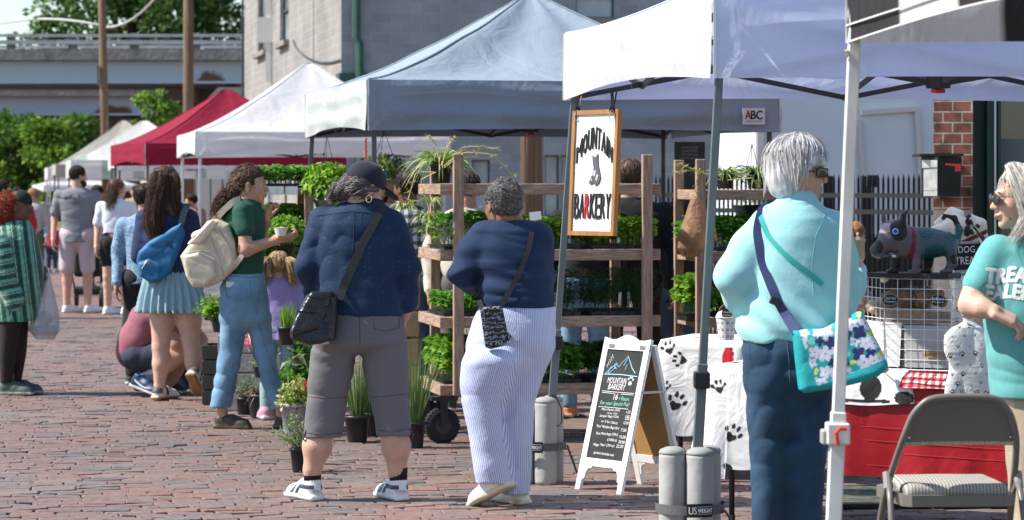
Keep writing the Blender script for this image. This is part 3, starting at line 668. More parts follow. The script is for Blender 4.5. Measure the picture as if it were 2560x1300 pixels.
g = G(); g.box((X1(2350, q0) , 18.25, zz(388, q0)), (.14, .18, .008)); g.part('lid', M('mailbox_black', (.02, .022, .022), .5), mb)
# ================================================================ CANOPY TENTS
def cloth_n(name, col, tr=.35, rough=.75): return M(name, col, rough, trans=tr, bump=[(2.2, .03, 4, 1.5), (9, .004, 3)], var=(1.5, .05), spec=.2)
def tent(label, A, ang, S, colname, col, zb=1.95, zt=2.27, peak=3.05, group='canopy tents along the street', leg=(.02, 'leg_grey', (.12, .125, .13)), tr=.35, sides=('front', 'left', 'back', 'right'), paint=None, legs=True, vcol=None, lean=0., legw=None, shape=1.35, valance_col=None, truss=True, wrinkle=1., fr_=.32):
    """A = near-left corner on the ground, ang = heading of the front edge"""
    A = np.asarray(A, float); ex = V3(math.cos(ang), math.sin(ang), 0); ey = V3(-math.sin(ang), math.cos(ang), 0)
    root = thing('canopy_tent', label, 'canopy tent', A, group=group)
    P = lambda a, b, z: A + ex * a * S + ey * b * S + V3(0, 0, z)
    mat = cloth_n(colname, col, tr) if paint is None else M(colname, rough=.7, attr=True, trans=tr, bump=(2.2, .05, 4, 1.5))
    # roof: rings of a square pyramid with sagging slopes
    NR, NS = 34, 24; V = []
    for i in range(NR + 1):
        m = i / NR
        for sdi in range(4):
            for k in range(NS):
                t = -1 + 2 * k / NS; x, y = [(t, -1), (1, t), (-t, 1), (-1, -t)][sdi]
                h = (1 - m) ** shape; sag = -.05 * math.sin(PI * m) * (1 - abs(t) ** 2)
                if m < .06: h = (1 - (.06 ** 2 + m ** 2) / .12) ** shape
                z = zt + (peak - zt) * h + sag; V.append(P(.5 + x * m / 2, .5 + y * m / 2, z))
    V = np.array(V); r_ = np.random.default_rng(abs(hash(colname)) % 1000 if 0 else len(colname) * 7)
    mm = np.repeat(np.arange(NR + 1) / NR, 4 * NS); ph = np.tile(np.arange(4 * NS) / NS, NR + 1)
    V[:, 2] += wrinkle * (.010 * np.sin(ph * 2 * PI * 2.0 + 3 * mm) * np.sin(PI * mm) + .008 * ns(V[:, 0], V[:, 1], V[:, 2], 5, 3) * np.sin(PI * mm) + .02 * np.sin(ph * 22) * np.exp(-mm * 5) * mm)
    n4 = 4 * NS; F = [(i * n4 + k, i * n4 + (k + 1) % n4, (i + 1) * n4 + (k + 1) % n4, (i + 1) * n4 + k) for i in range(NR) for k in range(n4)]
    c = None if paint is None else paint(np.stack([(V - A) @ ex / S, (V - A) @ ey / S, V[:, 2]], 1), 'roof')
    part('roof_cloth', V, F, mat, root, True, c)
    g = G()
    for s_ in range(4): g.tube(V[[i * n4 + s_ * NS for i in range(1, NR + 1)]] + V3(0, 0, .004), .006, 4)
    g.part('hip_seam', mat if paint is None else M('seam_white', (.7, .7, .7), .7), root, col=paint is not None)
    cs = {'front': ((0, 0), (1, 0), (0, -1)), 'right': ((1, 0), (1, 1), (1, 0)), 'back': ((1, 1), (0, 1), (0, 1)), 'left': ((0, 1), (0, 0), (-1, 0))}
    for sd in sides:
        p, q, nn = cs[sd]; n_ = ex * nn[0] + ey * nn[1]; NA, NB = 110, 12; X = np.linspace(0, 1, NA); Z = np.linspace(0, 1, NB); pts = np.zeros((NA, NB, 3))
        for i, a in enumerate(X):
            wrinkle_ = wrinkle * (.45 if sd == 'left' else 1); base = P(p[0] + (q[0] - p[0]) * a, p[1] + (q[1] - p[1]) * a, 0)
            edge = min(a, 1 - a) * S
            for j, b in enumerate(Z):
                z = zt - (zt - zb) * b + b * .05 * math.sin(PI * a) * (1 if sd in ('left',) else .35)
                off = .012 + wrinkle_ * (.009 * math.sin(b * 13 + .7 * math.sin(a * 9) + len(sd)) * min(edge * 3, 1) * (.4 + .6 * b) + .010 * math.sin(a * 17 + b * 3) * b)
                pts[i, j] = base + n_ * off + V3(0, 0, z)
        g = G(); g.grid(pts); Vv, Ff, _ = g.out()
        c = None if paint is None else paint(np.stack([(Vv - A) @ ex / S, (Vv - A) @ ey / S, Vv[:, 2]], 1), sd)
        m2 = mat
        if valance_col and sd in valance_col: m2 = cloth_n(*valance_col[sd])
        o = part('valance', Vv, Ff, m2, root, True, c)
        g = G(); g.bar(pts[0, 0], pts[0, -1], .012, .008); e = g.part('seam', M('seam_white', (.7, .7, .7), .7), o)
    ml = M(leg[1], leg[2], .5, metal=.2 if leg[1] != 'leg_white' else 0, var=(6, .15)); r = leg[0]
    if legs:
        for (a, b) in ((0, 0), (1, 0), (0, 1), (1, 1)):
            ins = .012 if leg[1] == 'leg_white' else .035; top = P(a + (.5 - a) * ins, b + (.5 - b) * ins, zt - .05); lx = V3(-lean * 1.0, 0, 0) if isinstance(lean, float) else V3(*lean[(a, b)], 0)
            bot = P(a + (.5 - a) * .03, b + (.5 - b) * .03, 0) + lx; mid = bot + (top - bot) * fr_
            g = G(); g.bar(top, mid, 2 * r, 2 * r, bev=.004); g.part('leg', ml, root)
            g = G(); g.bar(mid + (top - bot) * .03, bot + V3(0, 0, .012), 2 * r * 1.22, 2 * r * 1.22, bev=.004); g.box(bot + V3(0, 0, .006), (.045, .045, .006)); g.part('lower_leg', ml, root)
            g = G(); g.box(mid + V3(0, 0, 0), (r * 1.9, r * 1.9, .035), bev=.005); g.part('leg_clamp', M('black_plastic', (.015, .015, .017), .5) if leg[1] != 'leg_white' else ml, root)
    if truss:
        mt_ = M('truss_dark', (.03, .03, .032), .5) if leg[1] != 'leg_white' else ml; zc = zt - .05; zl = zb + .02
        def tb(a, b): g = G(); g.bar(a, b, .014, .026); g.part('truss_bar', mt_, root)
        for sd in ('front', 'right', 'back', 'left'):
            p, q, nn = cs[sd]; n_ = -(ex * nn[0] + ey * nn[1]) * .05
            L = lambda t_, z, t=0: P(p[0] + (q[0] - p[0]) * (.02 + .96 * t_), p[1] + (q[1] - p[1]) * (.02 + .96 * t_), z) + n_
            for s0, s1 in ((0, .5), (1, .5)): tb(L(s0, zc), L(s1, zl)); tb(L(s0, zl), L(s1, zc))
            tb(L(.5, zl) - n_, P(.5, .5, zl + .3)); tb(L(.5, zc) - n_, P(.5, .5, zl + .02))
        g = G(); g.tube([P(.5, .5, zl + .02), P(.5, .5, peak - .03)], .018, 8); g.part('centre_pole', mt_, root)
        g = G(); g.box(P(.5, .5, zl + .04), (.045, .045, .04), rotz(ang + .7), bev=.006); g.part('hub', M('black_plastic', (.015, .015, .017), .5), root)
        g = G(); g.box(P(.5, .5, zl - .012), (.03, .02, .010), rotz(ang + .3), bev=.004); g.part('hub_catch', M('catch_red', (.6, .02, .02), .4), root)
    return root, P
S3 = 3.0
# purple-white tent, near
def Apt(px, d): return V3(X1(px, d), d, 0)
t_p, Pp = tent('big lavender white canopy tent whose sides hang over the hanging sign', Apt(1785, 11.7), PHI, S3, 'lavender_cloth', (.70, .755, .985), tr=.42, zb=1.985, zt=2.33, peak=3.05, leg=(.0175, 'leg_steel', (.13, .155, .165)), lean={(0, 0): (-.125, 0), (1, 0): (0, 0), (0, 1): (-.155, 0), (1, 1): (0, 0)}, valance_col={'left': ('lavender_lit', (.66, .66, .72), .25)})  # left valance: whiter copy of the cloth with sunlight put into its colour
# grey-blue tent
AG = 12.3 / 180 * PI
t_g, Pg_ = tent('steel blue canopy tent carrying the small square letter patch', Apt(920, 19.6), AG, 2.98, 'steel_cloth', (.275, .335, .41), zb=1.93, zt=2.285, peak=3.02, leg=(.017, 'leg_dark', (.09, .095, .1)), tr=.08, shape=1.42, wrinkle=2.1, lean={(0, 0): (0, 0), (1, 0): (0, 0), (0, 1): (-.13, 0), (1, 1): (0, 0)}, valance_col={'left': ('steel_lit', (.50, .54, .55), .12)})  # paler sunlit tone painted into the left valance only
t_w, Pw = tent('bright white canopy tent between the crimson and the steel blue ones', Apt(490, 33), PHI, 3.0, 'white_cloth', (.78, .80, .83), zb=1.91, zt=2.19, peak=3.1, leg=(.017, 'leg_galv', (.5, .52, .55)), tr=.4)
t_r, Pr = tent('crimson canopy tent beside the bright white one', Apt(362, 40.8), .30, 3.0, 'crimson_cloth', (.33, .022, .055), zb=1.87, zt=2.18, peak=3.06, leg=(.017, 'leg_dark', (.09, .095, .1)), tr=.35)
tent('white canopy tent mostly hidden behind the crimson one', Apt(292, 49), PHI, 3.0, 'white_cloth', (.78, .80, .83), zb=1.84, zt=2.13, peak=2.6, leg=(.016, 'leg_dark', (.09, .095, .1)), tr=.4)
def stripe_g(V, sd):
    u = V[:, 0] if sd in ('front', 'back') else V[:, 1]
    if sd == 'roof': u = np.where(np.abs(V[:, 0] - .5) < np.abs(V[:, 1] - .5), V[:, 0], V[:, 1])
    s_ = ((u * 5.0) % 1 < .38); s_ = s_ & ((u > .1) & (u < .9)) if sd != 'roof' else (np.abs(u - .5) > .40)
    return np.where(s_[:, None], V3(.42, .55, .46), V3(.82, .84, .86))
tent('white canopy tent with pale green stripes down its sides', Apt(178, 60.5), PHI, 3.3, 'green_striped_cloth', None, zb=1.72, zt=2.13, peak=3.06, leg=(.016, 'leg_dark', (.09, .095, .1)), tr=.4, paint=stripe_g)
tent('dusty beige canopy tent with a vented top beyond the green striped one', Apt(140, 68), PHI, 3.4, 'beige_cloth', (.46, .45, .41), zb=1.8, zt=2.1, peak=3.25, leg=(.016, 'leg_dark', (.09, .095, .1)), tr=.2)
tent('white canopy tent farthest up the street, leftmost of the peaked row', Apt(120, 76), PHI, 3.2, 'white_cloth', (.78, .80, .83), zb=1.72, zt=2.08, peak=3.04, leg=(.016, 'leg_galv', (.5, .52, .55)), tr=.4)
tent('small blue canopy tent low in the distance at left', Apt(60, 100), PHI + .3, 2.6, 'blue_cloth', (.12, .22, .38), zb=1.5, zt=1.75, peak=2.15, leg=(.016, 'leg_dark', (.09, .095, .1)), tr=.2)
tent('small white canopy tent low behind the grey shirted man', Apt(110, 88), PHI + .1, 3.0, 'white_cloth', (.78, .80, .83), zb=1.42, zt=1.62, peak=2.2, leg=(.016, 'leg_dark', (.09, .095, .1)), tr=.4)
# foreground black and white striped tent; its far-left leg stands in front of the turquoise jacket
def stripe_b(V, sd):
    if sd == 'left': u = (1 - V[:, 1]) * 3.05; s_ = (u % 1.04) < .52
    elif sd == 'back': u = V[:, 0] * 3.05; s_ = (u % 1.04) > .52
    else: u = V[:, 1] * 3.05; s_ = (u % 1.04) < .52
    s_ = np.where((V[:, 2] > 2.2) & (sd == 'left') & False, ~s_, s_)
    return np.where(s_[:, None], V3(.035, .028, .036), V3(.74, .74, .77))
cB = Apt(2128, 9.12); A0_ = cB - V3(-math.sin(PHI), math.cos(PHI), 0) * 3.05
t_b, Pb = tent('black and white striped canopy tent corner at the top right on a white leg', A0_, PHI, 3.05, 'stripe_cloth', None, zb=2.0, zt=2.36, peak=3.1, leg=(.0195, 'leg_white', (.68, .68, .66)), tr=.3, paint=stripe_b, lean={(0, 0): (0, 0), (1, 0): (0, 0), (0, 1): (-.134, 0), (1, 1): (0, 0)}, wrinkle=.6, truss=False)
# piping, eyelet and clamp of the striped tent
g = G(); c0 = Pb(0, 1, 0)
for z in (2.0, 2.055):
    for i in range(24): f_ = lambda a: Pb(-.0062, 1 - a * .995 - .004, z + .05 * math.sin(PI * a) * (1 if z == 2.0 else .85)); g.bar(f_(i / 24), f_((i + 1) / 24 + .002), .004, .005)
g.part('trim_piping', M('seam_white', (.7, .7, .7), .7), t_b)
g = G(); g.tube([c0 + V3(-.02, -.04, 2.0 - .03), c0 + V3(-.03, -.045, 1.965), c0 + V3(-.02, -.04, 1.95), c0 + V3(-.01, -.04, 1.965)], .006, 6, closed=True); g.part('corner_tie', M('tie_white', (.7, .68, .6), .6), t_b)
zc = .74; cc = at(2080, 1092, 9.1)
g = G(); g.box(cc + V3(0, 0, 0), (.036, .032, .024), bev=.005); g.box(cc + V3(.03, -.03, 0), (.014, .012, .018), bev=.003); g.part('height_clamp', M('clamp_grey', (.35, .35, .35), .5), t_b)
g = G(); g.tube([cc + V3(.012, -.05, -.022), cc + V3(.008, -.055, .018), cc + V3(.02, -.055, .032), cc + V3(.04, -.055, .03)], .006, 8); g.part('clamp_lever', M('lever_red', (.6, .06, .03), .4), t_b)

# ---- writing helper
_fonts = {}
def textmesh(s, size=1., ex=0.):
    cu = bpy.data.curves.new('t', 'FONT'); cu.body = s; cu.size = size; cu.extrude = ex; cu.resolution_u = 3; cu.fill_mode = 'BOTH'
    o = bpy.data.objects.new('t', cu); COL.objects.link(o); bpy.context.view_layer.update()
    me = bpy.data.meshes.new_from_object(o.evaluated_get(bpy.context.evaluated_depsgraph_get()))
    V = np.array([v.co[:] for v in me.vertices]); F = [tuple(p.vertices) for p in me.polygons]
    bpy.data.objects.remove(o); bpy.data.curves.remove(cu); bpy.data.meshes.remove(me)
    return V, F
def put_text(g, s, fr, box, c=None, ex=.0005, warp=None, bold=0.):
    """write s into the rectangle box=(x0,x1,y0,y1) of the frame fr=(o,ex,ey,ez)"""
    V, F = textmesh(s, 1, 0); lo, hi = V.min(0), V.max(0); o, e1, e2, e3 = fr
    x = (V[:, 0] - lo[0]) / max(hi[0] - lo[0], 1e-6); y = (V[:, 1] - lo[1]) / max(hi[1] - lo[1], 1e-6)
    x = box[0] + x * (box[1] - box[0]); y = box[2] + y * (box[3] - box[2])
    if warp: x, y = warp(x, y)
    for dx, dy in (((0, 0),) if bold == 0 else ((0, 0), (bold, 0), (0, bold), (bold, bold), (-bold, 0))):
        for z in (ex, ): g.add(o + np.outer(x + dx, e1) + np.outer(y + dy, e2) + z * e3, F, c)
def solid_text(g, s, fr, box, depth, warp=None, c=None):
    V, F = textmesh(s, 1, .5); lo, hi = V.min(0), V.max(0); o, e1, e2, e3 = fr
    x = box[0] + (V[:, 0] - lo[0]) / (hi[0] - lo[0]) * (box[1] - box[0]); y = box[2] + (V[:, 1] - lo[1]) / (hi[1] - lo[1]) * (box[3] - box[2])
    if warp: x, y = warp(x, y)
    g.add(o + np.outer(x, e1) + np.outer(y, e2) + np.outer((V[:, 2] + .5) * depth, e3), F, c)
# patch on the steel blue tent
exg, eyg = V3(math.cos(AG), math.sin(AG), 0), V3(-math.sin(AG), math.cos(AG), 0)
pa = Pg_(0, 0, 0) + exg * 2.70 - eyg * .045; po = V3(pa[0], pa[1], zz(311, pa[1])); ph_ = .118
g = G(); fr = (po, exg, V3(0, 0, 1), -eyg); g.prism([(0, 0), (.165, 0), (.165, ph_), (0, ph_)], -.004, .002, fr=fr); pt_ = g.part('brand_patch', M('patch_grey', (.62, .66, .70), .6), t_g)
g = G(); put_text(g, 'BC', fr, (.062, .145, .036, .098), ex=.0035, bold=.0025); g.part('letters', M('ink_black', (.02, .02, .02), .6), pt_)
g = G(); put_text(g, 'A', fr, (.018, .062, .036, .098), ex=.0035, bold=.0025); g.part('red_letter', M('ink_red', (.6, .03, .04), .6), pt_)
g = G(); put_text(g, 'ABCCANOPY', fr, (.02, .147, .016, .027), ex=.0035); g.part('small_letters', M('ink_black', (.02, .02, .02), .6), pt_)

# ================================================================ HANGING SIGN
hs = thing('hanging_sign', 'tall white wood framed sign with raised black and red lettering hanging from the tent edge', 'sign', at(1480, 588, 13.9))
S0 = at(1424, 588, 14.02); S1 = at(1538, 590, 13.75); T0 = at(1436, 287, 14.02); T1 = at(1552, 263, 13.75)
e1 = S1 - S0; SW = np.linalg.norm(e1); e1 = e1 / SW; e2 = ((T0 - S0) + (T1 - S1)) / 2; SH = np.linalg.norm(e2); e2 = e2 / SH; e3 = nrm(np.cross(e1, e2))
if e3[1] > 0: e3 = -e3
fr = (S0, e1, e2, e3); m_oak = M('oak_frame', (.36, .17, .055), .5, var=(30, .3), stretch=(1, 1, .15))
F_ = .022
g = G(); g.prism([(F_, F_), (SW - F_, F_), (SW - F_, SH - F_), (F_, SH - F_)], -.004, .004, fr=fr); g.part('white_board', M('sign_white', (.82, .82, .82), .5), hs)
for q in ([(0, 0), (SW, 0), (SW, F_), (0, F_)], [(0, SH - F_), (SW, SH - F_), (SW, SH), (0, SH)], [(0, F_), (F_, F_), (F_, SH - F_), (0, SH - F_)], [(SW - F_, F_), (SW, F_), (SW, SH - F_), (SW - F_, SH - F_)]):
    g = G(); g.prism(q, -.012, .014, fr=fr); g.part('frame_rail', m_oak, hs)
x0, x1 = F_ + .012, SW - F_ - .012
def arch(x, y):
    t = (x - x0) / (x1 - x0) * 2 - 1; k = (y - .0) ; base = SH * .69 - .075 * t * t; top = SH * .865 - .10 * t * t * 1.1
    return x, base + k * (top - base)
m_let = M('letter_black', (.02, .022, .022), .5)
for i, ch in enumerate('MOUNTAIN'):
    ws = np.array([1.35, 1, 1, 1.05, .9, 1.05, .5, 1.05]); cs_ = np.concatenate([[0], np.cumsum(ws)]) / ws.sum(); a, b = x0 + (x1 - x0) * cs_[i], x0 + (x1 - x0) * cs_[i + 1]
    g = G(); solid_text(g, ch, fr, (a + .004, b - .004, 0, 1), .008, warp=arch); 
    V, F, C = g.out(); part('letter', V + e3 * .003, F, m_let, hs)
for i, ch in enumerate('BARKERY'):
    a, b = x0 + (x1 - x0) * i / 7, x0 + (x1 - x0) * (i + 1) / 7; dy = .02 * abs(i - 3) / 3
    g = G(); solid_text(g, ch, fr, (a + .003, b - .003, SH * .135, SH * .335), .008); V, F, C = g.out()
    part('letter', V + e3 * .003, F, M('letter_red', (.55, .02, .03), .5) if i == 2 else m_let, hs)
# small angular dog emblem
g = G(); dg = [(.45, .62), (.52, .60), (.60, .63), (.62, .545), (.66, .50), (.70, .44), (.66, .40), (.58, .375), (.50, .40), (.44, .385), (.38, .40), (.46, .46), (.50, .52), (.47, .56)]
g.prism([(SW * (.10 + x * .8), SH * (.02 + y)) for x, y in dg[::-1]], .002, .01, fr=fr); g.part('dog_emblem', M('emblem_grey', (.10, .10, .11), .5), hs)
g = G(); 
for q in ([(.50, .50), (.58, .50), (.56, .45), (.48, .46)], [(.60, .47), (.65, .46), (.61, .41), (.57, .43)], [(.44, .41), (.49, .42), (.46, .44)]): g.prism([(SW * (.10 + x * .8), SH * (.02 + y)) for x, y in q[::-1]], .01, .012, fr=fr)
g.part('emblem_facet', M('emblem_light', (.45, .45, .47), .5), hs)
m_blk = M('black_plastic', (.015, .015, .017), .5)
for (px0, py0), tx in (((1443, 240), .03), ((1530, 230), SW - .02)):
    q = S0 + e1 * tx + e2 * (SH - .01); tp = at(px0, py0, q[1] + .02)
    g = G(); g.bar(tp, at(px0 + 2, 272, q[1]), .016, .004); g.bar(tp + V3(.022, 0, 0), at(px0 + 4, 272, q[1]), .008, .004); g.box(at(px0, 272, q[1]), (.014, .008, .016), bev=.004); g.part('strap', m_blk, hs)
    c = at(px0, 290, q[1]); g = G(); g.tube([c + V3(.012 * math.cos(a), -.01, .028 * math.sin(a)) for a in np.linspace(0, 2 * PI, 12, endpoint=False)], .0025, 5, closed=True); g.part('metal_ring', M('steel', (.6, .6, .6), .25, metal=1), hs)

# ================================================================ A-FRAME CHALKBOARD
af = thing('chalkboard_sign', 'white framed sandwich chalkboard with menu standing on the bricks', 'sandwich board', (.5, 14.3, 0))
L0, R0 = V3(.326, 14.34, 0), V3(.548, 14.06, 0); ev = R0 - L0; AW = np.linalg.norm(ev); e1 = ev / AW; nback = nrm(V3(.78, .62, 0)); AH = .78
topb = nback * .20; e2 = nrm(topb + V3(0, 0, .755)); e3 = -nrm(np.cross(e2, e1)) ; 
if e3[0] > 0: e3 = -e3
fr = (L0, e1, e2, e3); H = .78; m_wf = M('white_frame', (.80, .80, .79), .45, var=(20, .04)); W = AW; st = .038
def leaf_frame(fr, front):
    g = G()
    g.prism([(0, 0), (st * .85, 0), (st, .10), (st, H - .02), (0, H - .02)], -.009, .009, fr=fr); g.prism([(W - st, .10), (W - st * .85, 0), (W, 0), (W, H - .02), (W - st, H - .02)], -.009, .009, fr=fr)
    g.prism([(st, .125), (W - st, .125), (W - st, .165), (st, .165)], -.0085, .0085, fr=fr)
    for s_ in (0, 1):   # curved brackets
        q = [(st, .125), (st, .055), (st + .012, .06), (st + .016, .09), (st + .03, .112), (st + .055, .115), (st + .058, .125)]
        g.prism([(W - x, y) for x, y in q] if s_ else q[::-1], -.007, .007, fr=fr)
    n = 24; top = [(W * k / n, H + .012 + .016 * math.cos((k / n - .5) * 2 * PI * 1.5) ** 1 * (1 if abs(k / n - .5) < .34 else .55)) for k in range(n + 1)]
    if front: g.prism([(0, H - .05)] + [(W, H - .05)] + top[::-1], -.009, .0095, fr=fr)
    else: g.prism([(st, H - .05), (W - st, H - .05), (W - st, H), (st, H)], -.009, .0085, fr=fr)
    return g
leaf_frame(fr, True).part('front_frame', m_wf, af)
g = G(); g.prism([(st, .165), (W - st, .165), (W - st, H - .05), (st, H - .05)], -.003, .003, fr=fr); cb = g.part('chalk_panel', M('chalkboard', (.022, .025, .027), .75, var=(6, .5)), af)
B0 = L0 + nback * .42; e2b = nrm(-nback * .20 + V3(0, 0, .755)); e3b = nrm(np.cross(e1, e2b)); e3b = e3b if e3b[0] > 0 else -e3b
frb = (B0, e1, e2b, e3b); leaf_frame(frb, False).part('rear_frame', m_wf, af)
g = G(); g.prism([(st, .165), (W - st, .165), (W - st, H - .05), (st, H - .05)], -.003, .003, fr=frb); g.part('back_panel', M('hardboard', (.42, .24, .09), .75, var=(8, .08)), af)
g = G(); mid = lambda f, x, y: f[0] + f[1] * x + f[2] * y
g.bar(mid(fr, W + .004, .52), mid(frb, W + .004, .52), .004, .012); g.part('brace', M('steel', (.6, .6, .6), .25, metal=1), af)
g = G()
for x in (.05, W - .07): g.bar(mid(fr, x, H - .03), mid(fr, x + .04, H - .03), .03, .02)
g.part('hinge', M('steel', (.6, .6, .6), .25, metal=1), af)
wh = M('chalk_white', (.78, .78, .78), .9); gr_ = M('chalk_green', (.25, .62, .45), .9); bl = M('chalk_blue', (.35, .6, .75), .9)
EX = .0045; bx0, bx1 = st + .01, W - st - .01; bw = bx1 - bx0
def chalk(lst, mat, nm):
    rr_ = random.Random(5)
    for s_, a, b, y0, y1 in lst:
        g = G(); sk = rr_.uniform(-.01, .01); put_text(g, s_, fr, (bx0 + bw * a, bx0 + bw * b, y0, y1), ex=EX, warp=lambda x, y, sk=sk: (x + (y - y0) * .15, y + (x - bx0) * sk * 3)); g.part(nm, mat, cb)
chalk([('MOUNTAIN', .12, .68, .555, .585), ('BARKERY', .18, .68, .522, .552), ('16', .40, .52, .470, .502), ('Mini Packs (3ct)', .12, .66, .408, .424), ('15 for 4.00', .3, .6, .396, .405), ('Sampler Bags (12ct)', .10, .66, .374, .390), ('or 2 for (36ct)', .18, .66, .350, .366), ('"Paw" Window Bags (6ct)', .06, .74, .320, .338), ('Paw Print bags (50ct)', .10, .74, .282, .300), ('(100ct)', .46, .74, .256, .273), ('Mega "Mix" (70+ct)', .08, .70, .224, .242), ('(prices Include tax)', .14, .74, .186, .204),
       ('1.25', .86, .97, .410, .424), ('5.00', .86, .97, .392, .404), ('5.00', .86, .98, .374, .388), ('12.00', .84, .98, .352, .366), ('7.50', .80, .96, .322, .338), ('15.00', .80, .98, .284, .300), ('28.00', .80, .98, .258, .273), ('22.50', .76, .96, .226, .242)], wh, 'chalk_line')
chalk([('+ Flavors', .56, .86, .470, .490), ('For your Special Pup!', .04, .90, .436, .462)], gr_, 'green_chalk_line')
fp2 = lambda x, y: fr[0] + fr[1] * (bx0 + bw * x) + fr[2] * y + e3 * EX
def line(g, pts, r=.0016): g.tube([fp2(x, y) for x, y in pts], r, 4)
g = G(); line(g, [(.02, .512), (.4, .511), (.98, .512)]); line(g, [(.04, .504), (.4, .503)]); line(g, [(.6, .503), (.97, .504)]); line(g, [(.02, .430), (.5, .431), (.9, .430)])
for k in range(5): line(g, [(.05 + .03 * k, .635 + .012 * k), (.02 + .025 * k, .652 + .013 * k)], .0013)
c = [(.80 + .05 * math.cos(a), .562 + .011 * math.sin(a)) for a in np.linspace(0, 2 * PI, 9)]; g.add([fp2(x, y) for x, y in c[:-1]], [tuple(range(8))])
for dx, dy in ((-.06, .018), (-.02, .027), (.03, .027), (.07, .017)): g.add([fp2(.80 + dx + .018 * math.cos(a), .565 + dy + .006 * math.sin(a)) for a in np.linspace(0, 2 * PI, 8, endpoint=False)], [tuple(range(8))])
g.part('chalk_rule', wh, cb)
g = G(); line(g, [(.02, .60), (.3, .66), (.38, .64), (.6, .70), (.78, .64), (.9, .615)], .0028); line(g, [(0, .598), (.5, .602), (.98, .598)], .003); line(g, [(.10, .60), (.14, .635), (.24, .645), (.32, .63)], .002); line(g, [(.60, .69), (.52, .65), (.62, .66), (.58, .63)], .0022); line(g, [(.3, .655), (.26, .63), (.33, .635)], .002); line(g, [(.12, .601), (.3, .64)], .002)
g.part('mountain_drawing', bl, cb)

# ================================================================ LEG WEIGHTS
m_wt = M('weight_fabric', (.37, .37, .365), .8, bump=[(7, .01, 4), (120, .001)], var=(6, .1)); m_wtop = M('weight_top', (.30, .31, .30), .8, bump=(20, .004))
def weight(label, c, n, rot, txt=True):
    root = thing('leg_weight', label, 'tent weight', c, rot, group='grey tent leg weights'); r = .058; h = .43
    for k in range(n):
        a = PI * 1.15 + k * PI / 2 * 1.0; x, y = .083 * math.cos(a), .083 * math.sin(a)
        g = G(); g.lathe((x, y, 0), [(r * .93, .0), (r, .02), (r * 1.01, .1), (r * .995, .25), (r * 1.0, h - .02), (r * .97, h - .005)], 24); b = g.part('sand_tube', m_wt, root, True, world=False)
        g = G(); g.lathe((x, y, 0), [(r * 1.0, h - .006), (r * 1.015, h), (r * .9, h + .012), (r * .5, h + .022), (.002, h + .024)], 24); g.part('tube_cap', m_wtop, b, True, world=False)
    pts = [V3(.145 * math.cos(a), .145 * math.sin(a), 0) for a in np.linspace(0, 2 * PI, 40, endpoint=False)]
    g = G(); ring = []
    for z in (.178, .218): ring.append([p + V3(0, 0, z) for p in pts])
    g.add(ring[0] + ring[1], [(i, (i + 1) % 40, 40 + (i + 1) % 40, 40 + i) for i in range(40)]); g.part('strap', M('strap_dark', (.10, .105, .11), .6), root, False, world=False)
    if txt:
        a = txt; e_n = V3(math.cos(a), math.sin(a), 0); e_t = V3(-math.sin(a), math.cos(a), 0)
        g = G(); 
        for k in range(7):
            t = (k - 3) / 3 * .38
        P_ = [[V3(.1475 * math.cos(a + t), .1475 * math.sin(a + t), z) for z in (.170, .226)] for t in np.linspace(-.48, .30, 9)]; g.grid(P_); lb = g.part('label_band', M('label_black', (.012, .012, .014), .5), root, False, world=False)
        g = G(); V, F = textmesh('US', 1); V2, F2 = textmesh('WEIGHT', 1)
        for (V, F, u0, u1, h_) in ((V, F, -.42, -.20, .03), (V2, F2, -.17, .27, .018)):
            lo, hi = V.min(0), V.max(0); u = u0 + (V[:, 0] - lo[0]) / (hi[0] - lo[0]) * (u1 - u0); z = .198 - h_ / 2 + (V[:, 1] - lo[1]) / (hi[1] - lo[1]) * h_
            for du in (0, .012): g.add(np.stack([.149 * np.cos(a + u + du), .149 * np.sin(a + u + du), z], 1), F)
        for z in (.213, .183): g.add([V3(.149 * math.cos(a + t), .149 * math.sin(a + t), zq) for zq in (z, z + .0015) for t in np.linspace(-.17, .27, 6)], [(i, i + 1, i + 7, i + 6) for i in range(5)])
        g.part('lettering', M('ink_white', (.8, .8, .8), .6), lb, False, world=False)
    return root
w1 = weight('pair of grey padded leg weights with strap at the foot of the near steel pole', (X1(1728, 11.7), 11.78, 0), 3, 0, txt=-PI / 2 + .32)
w2 = weight('grey padded leg weights standing behind the blue striped trousers', (X1(1345, 14.7), 14.62, 0), 3, 0, txt=-PI / 2 - .15)
g = G(); q = V3(.15, -.02, .20); g.bar(q, q + V3(.05, -.02, -.14), .02, .004); g.part('strap_tail', M('strap_black', (.015, .015, .015), .6), w2, world=False)
g = G(); q = V3(.14, -.06, .19); g.bar(q, q + V3(.12, -.03, -.17), .03, .004); g.part('strap_tail', M('strap_black', (.015, .015, .015), .6), w1, world=False)
g = G(); g.tube([at(1368, 985, 14.6), at(1390, 990, 14.58), at(1403, 1020, 14.56), at(1405, 1055, 14.56), at(1395, 1066, 14.56), at(1384, 1050, 14.56), at(1380, 1010, 14.58)], .0035, 6); g.part('cord_loop', m_blk, w2)
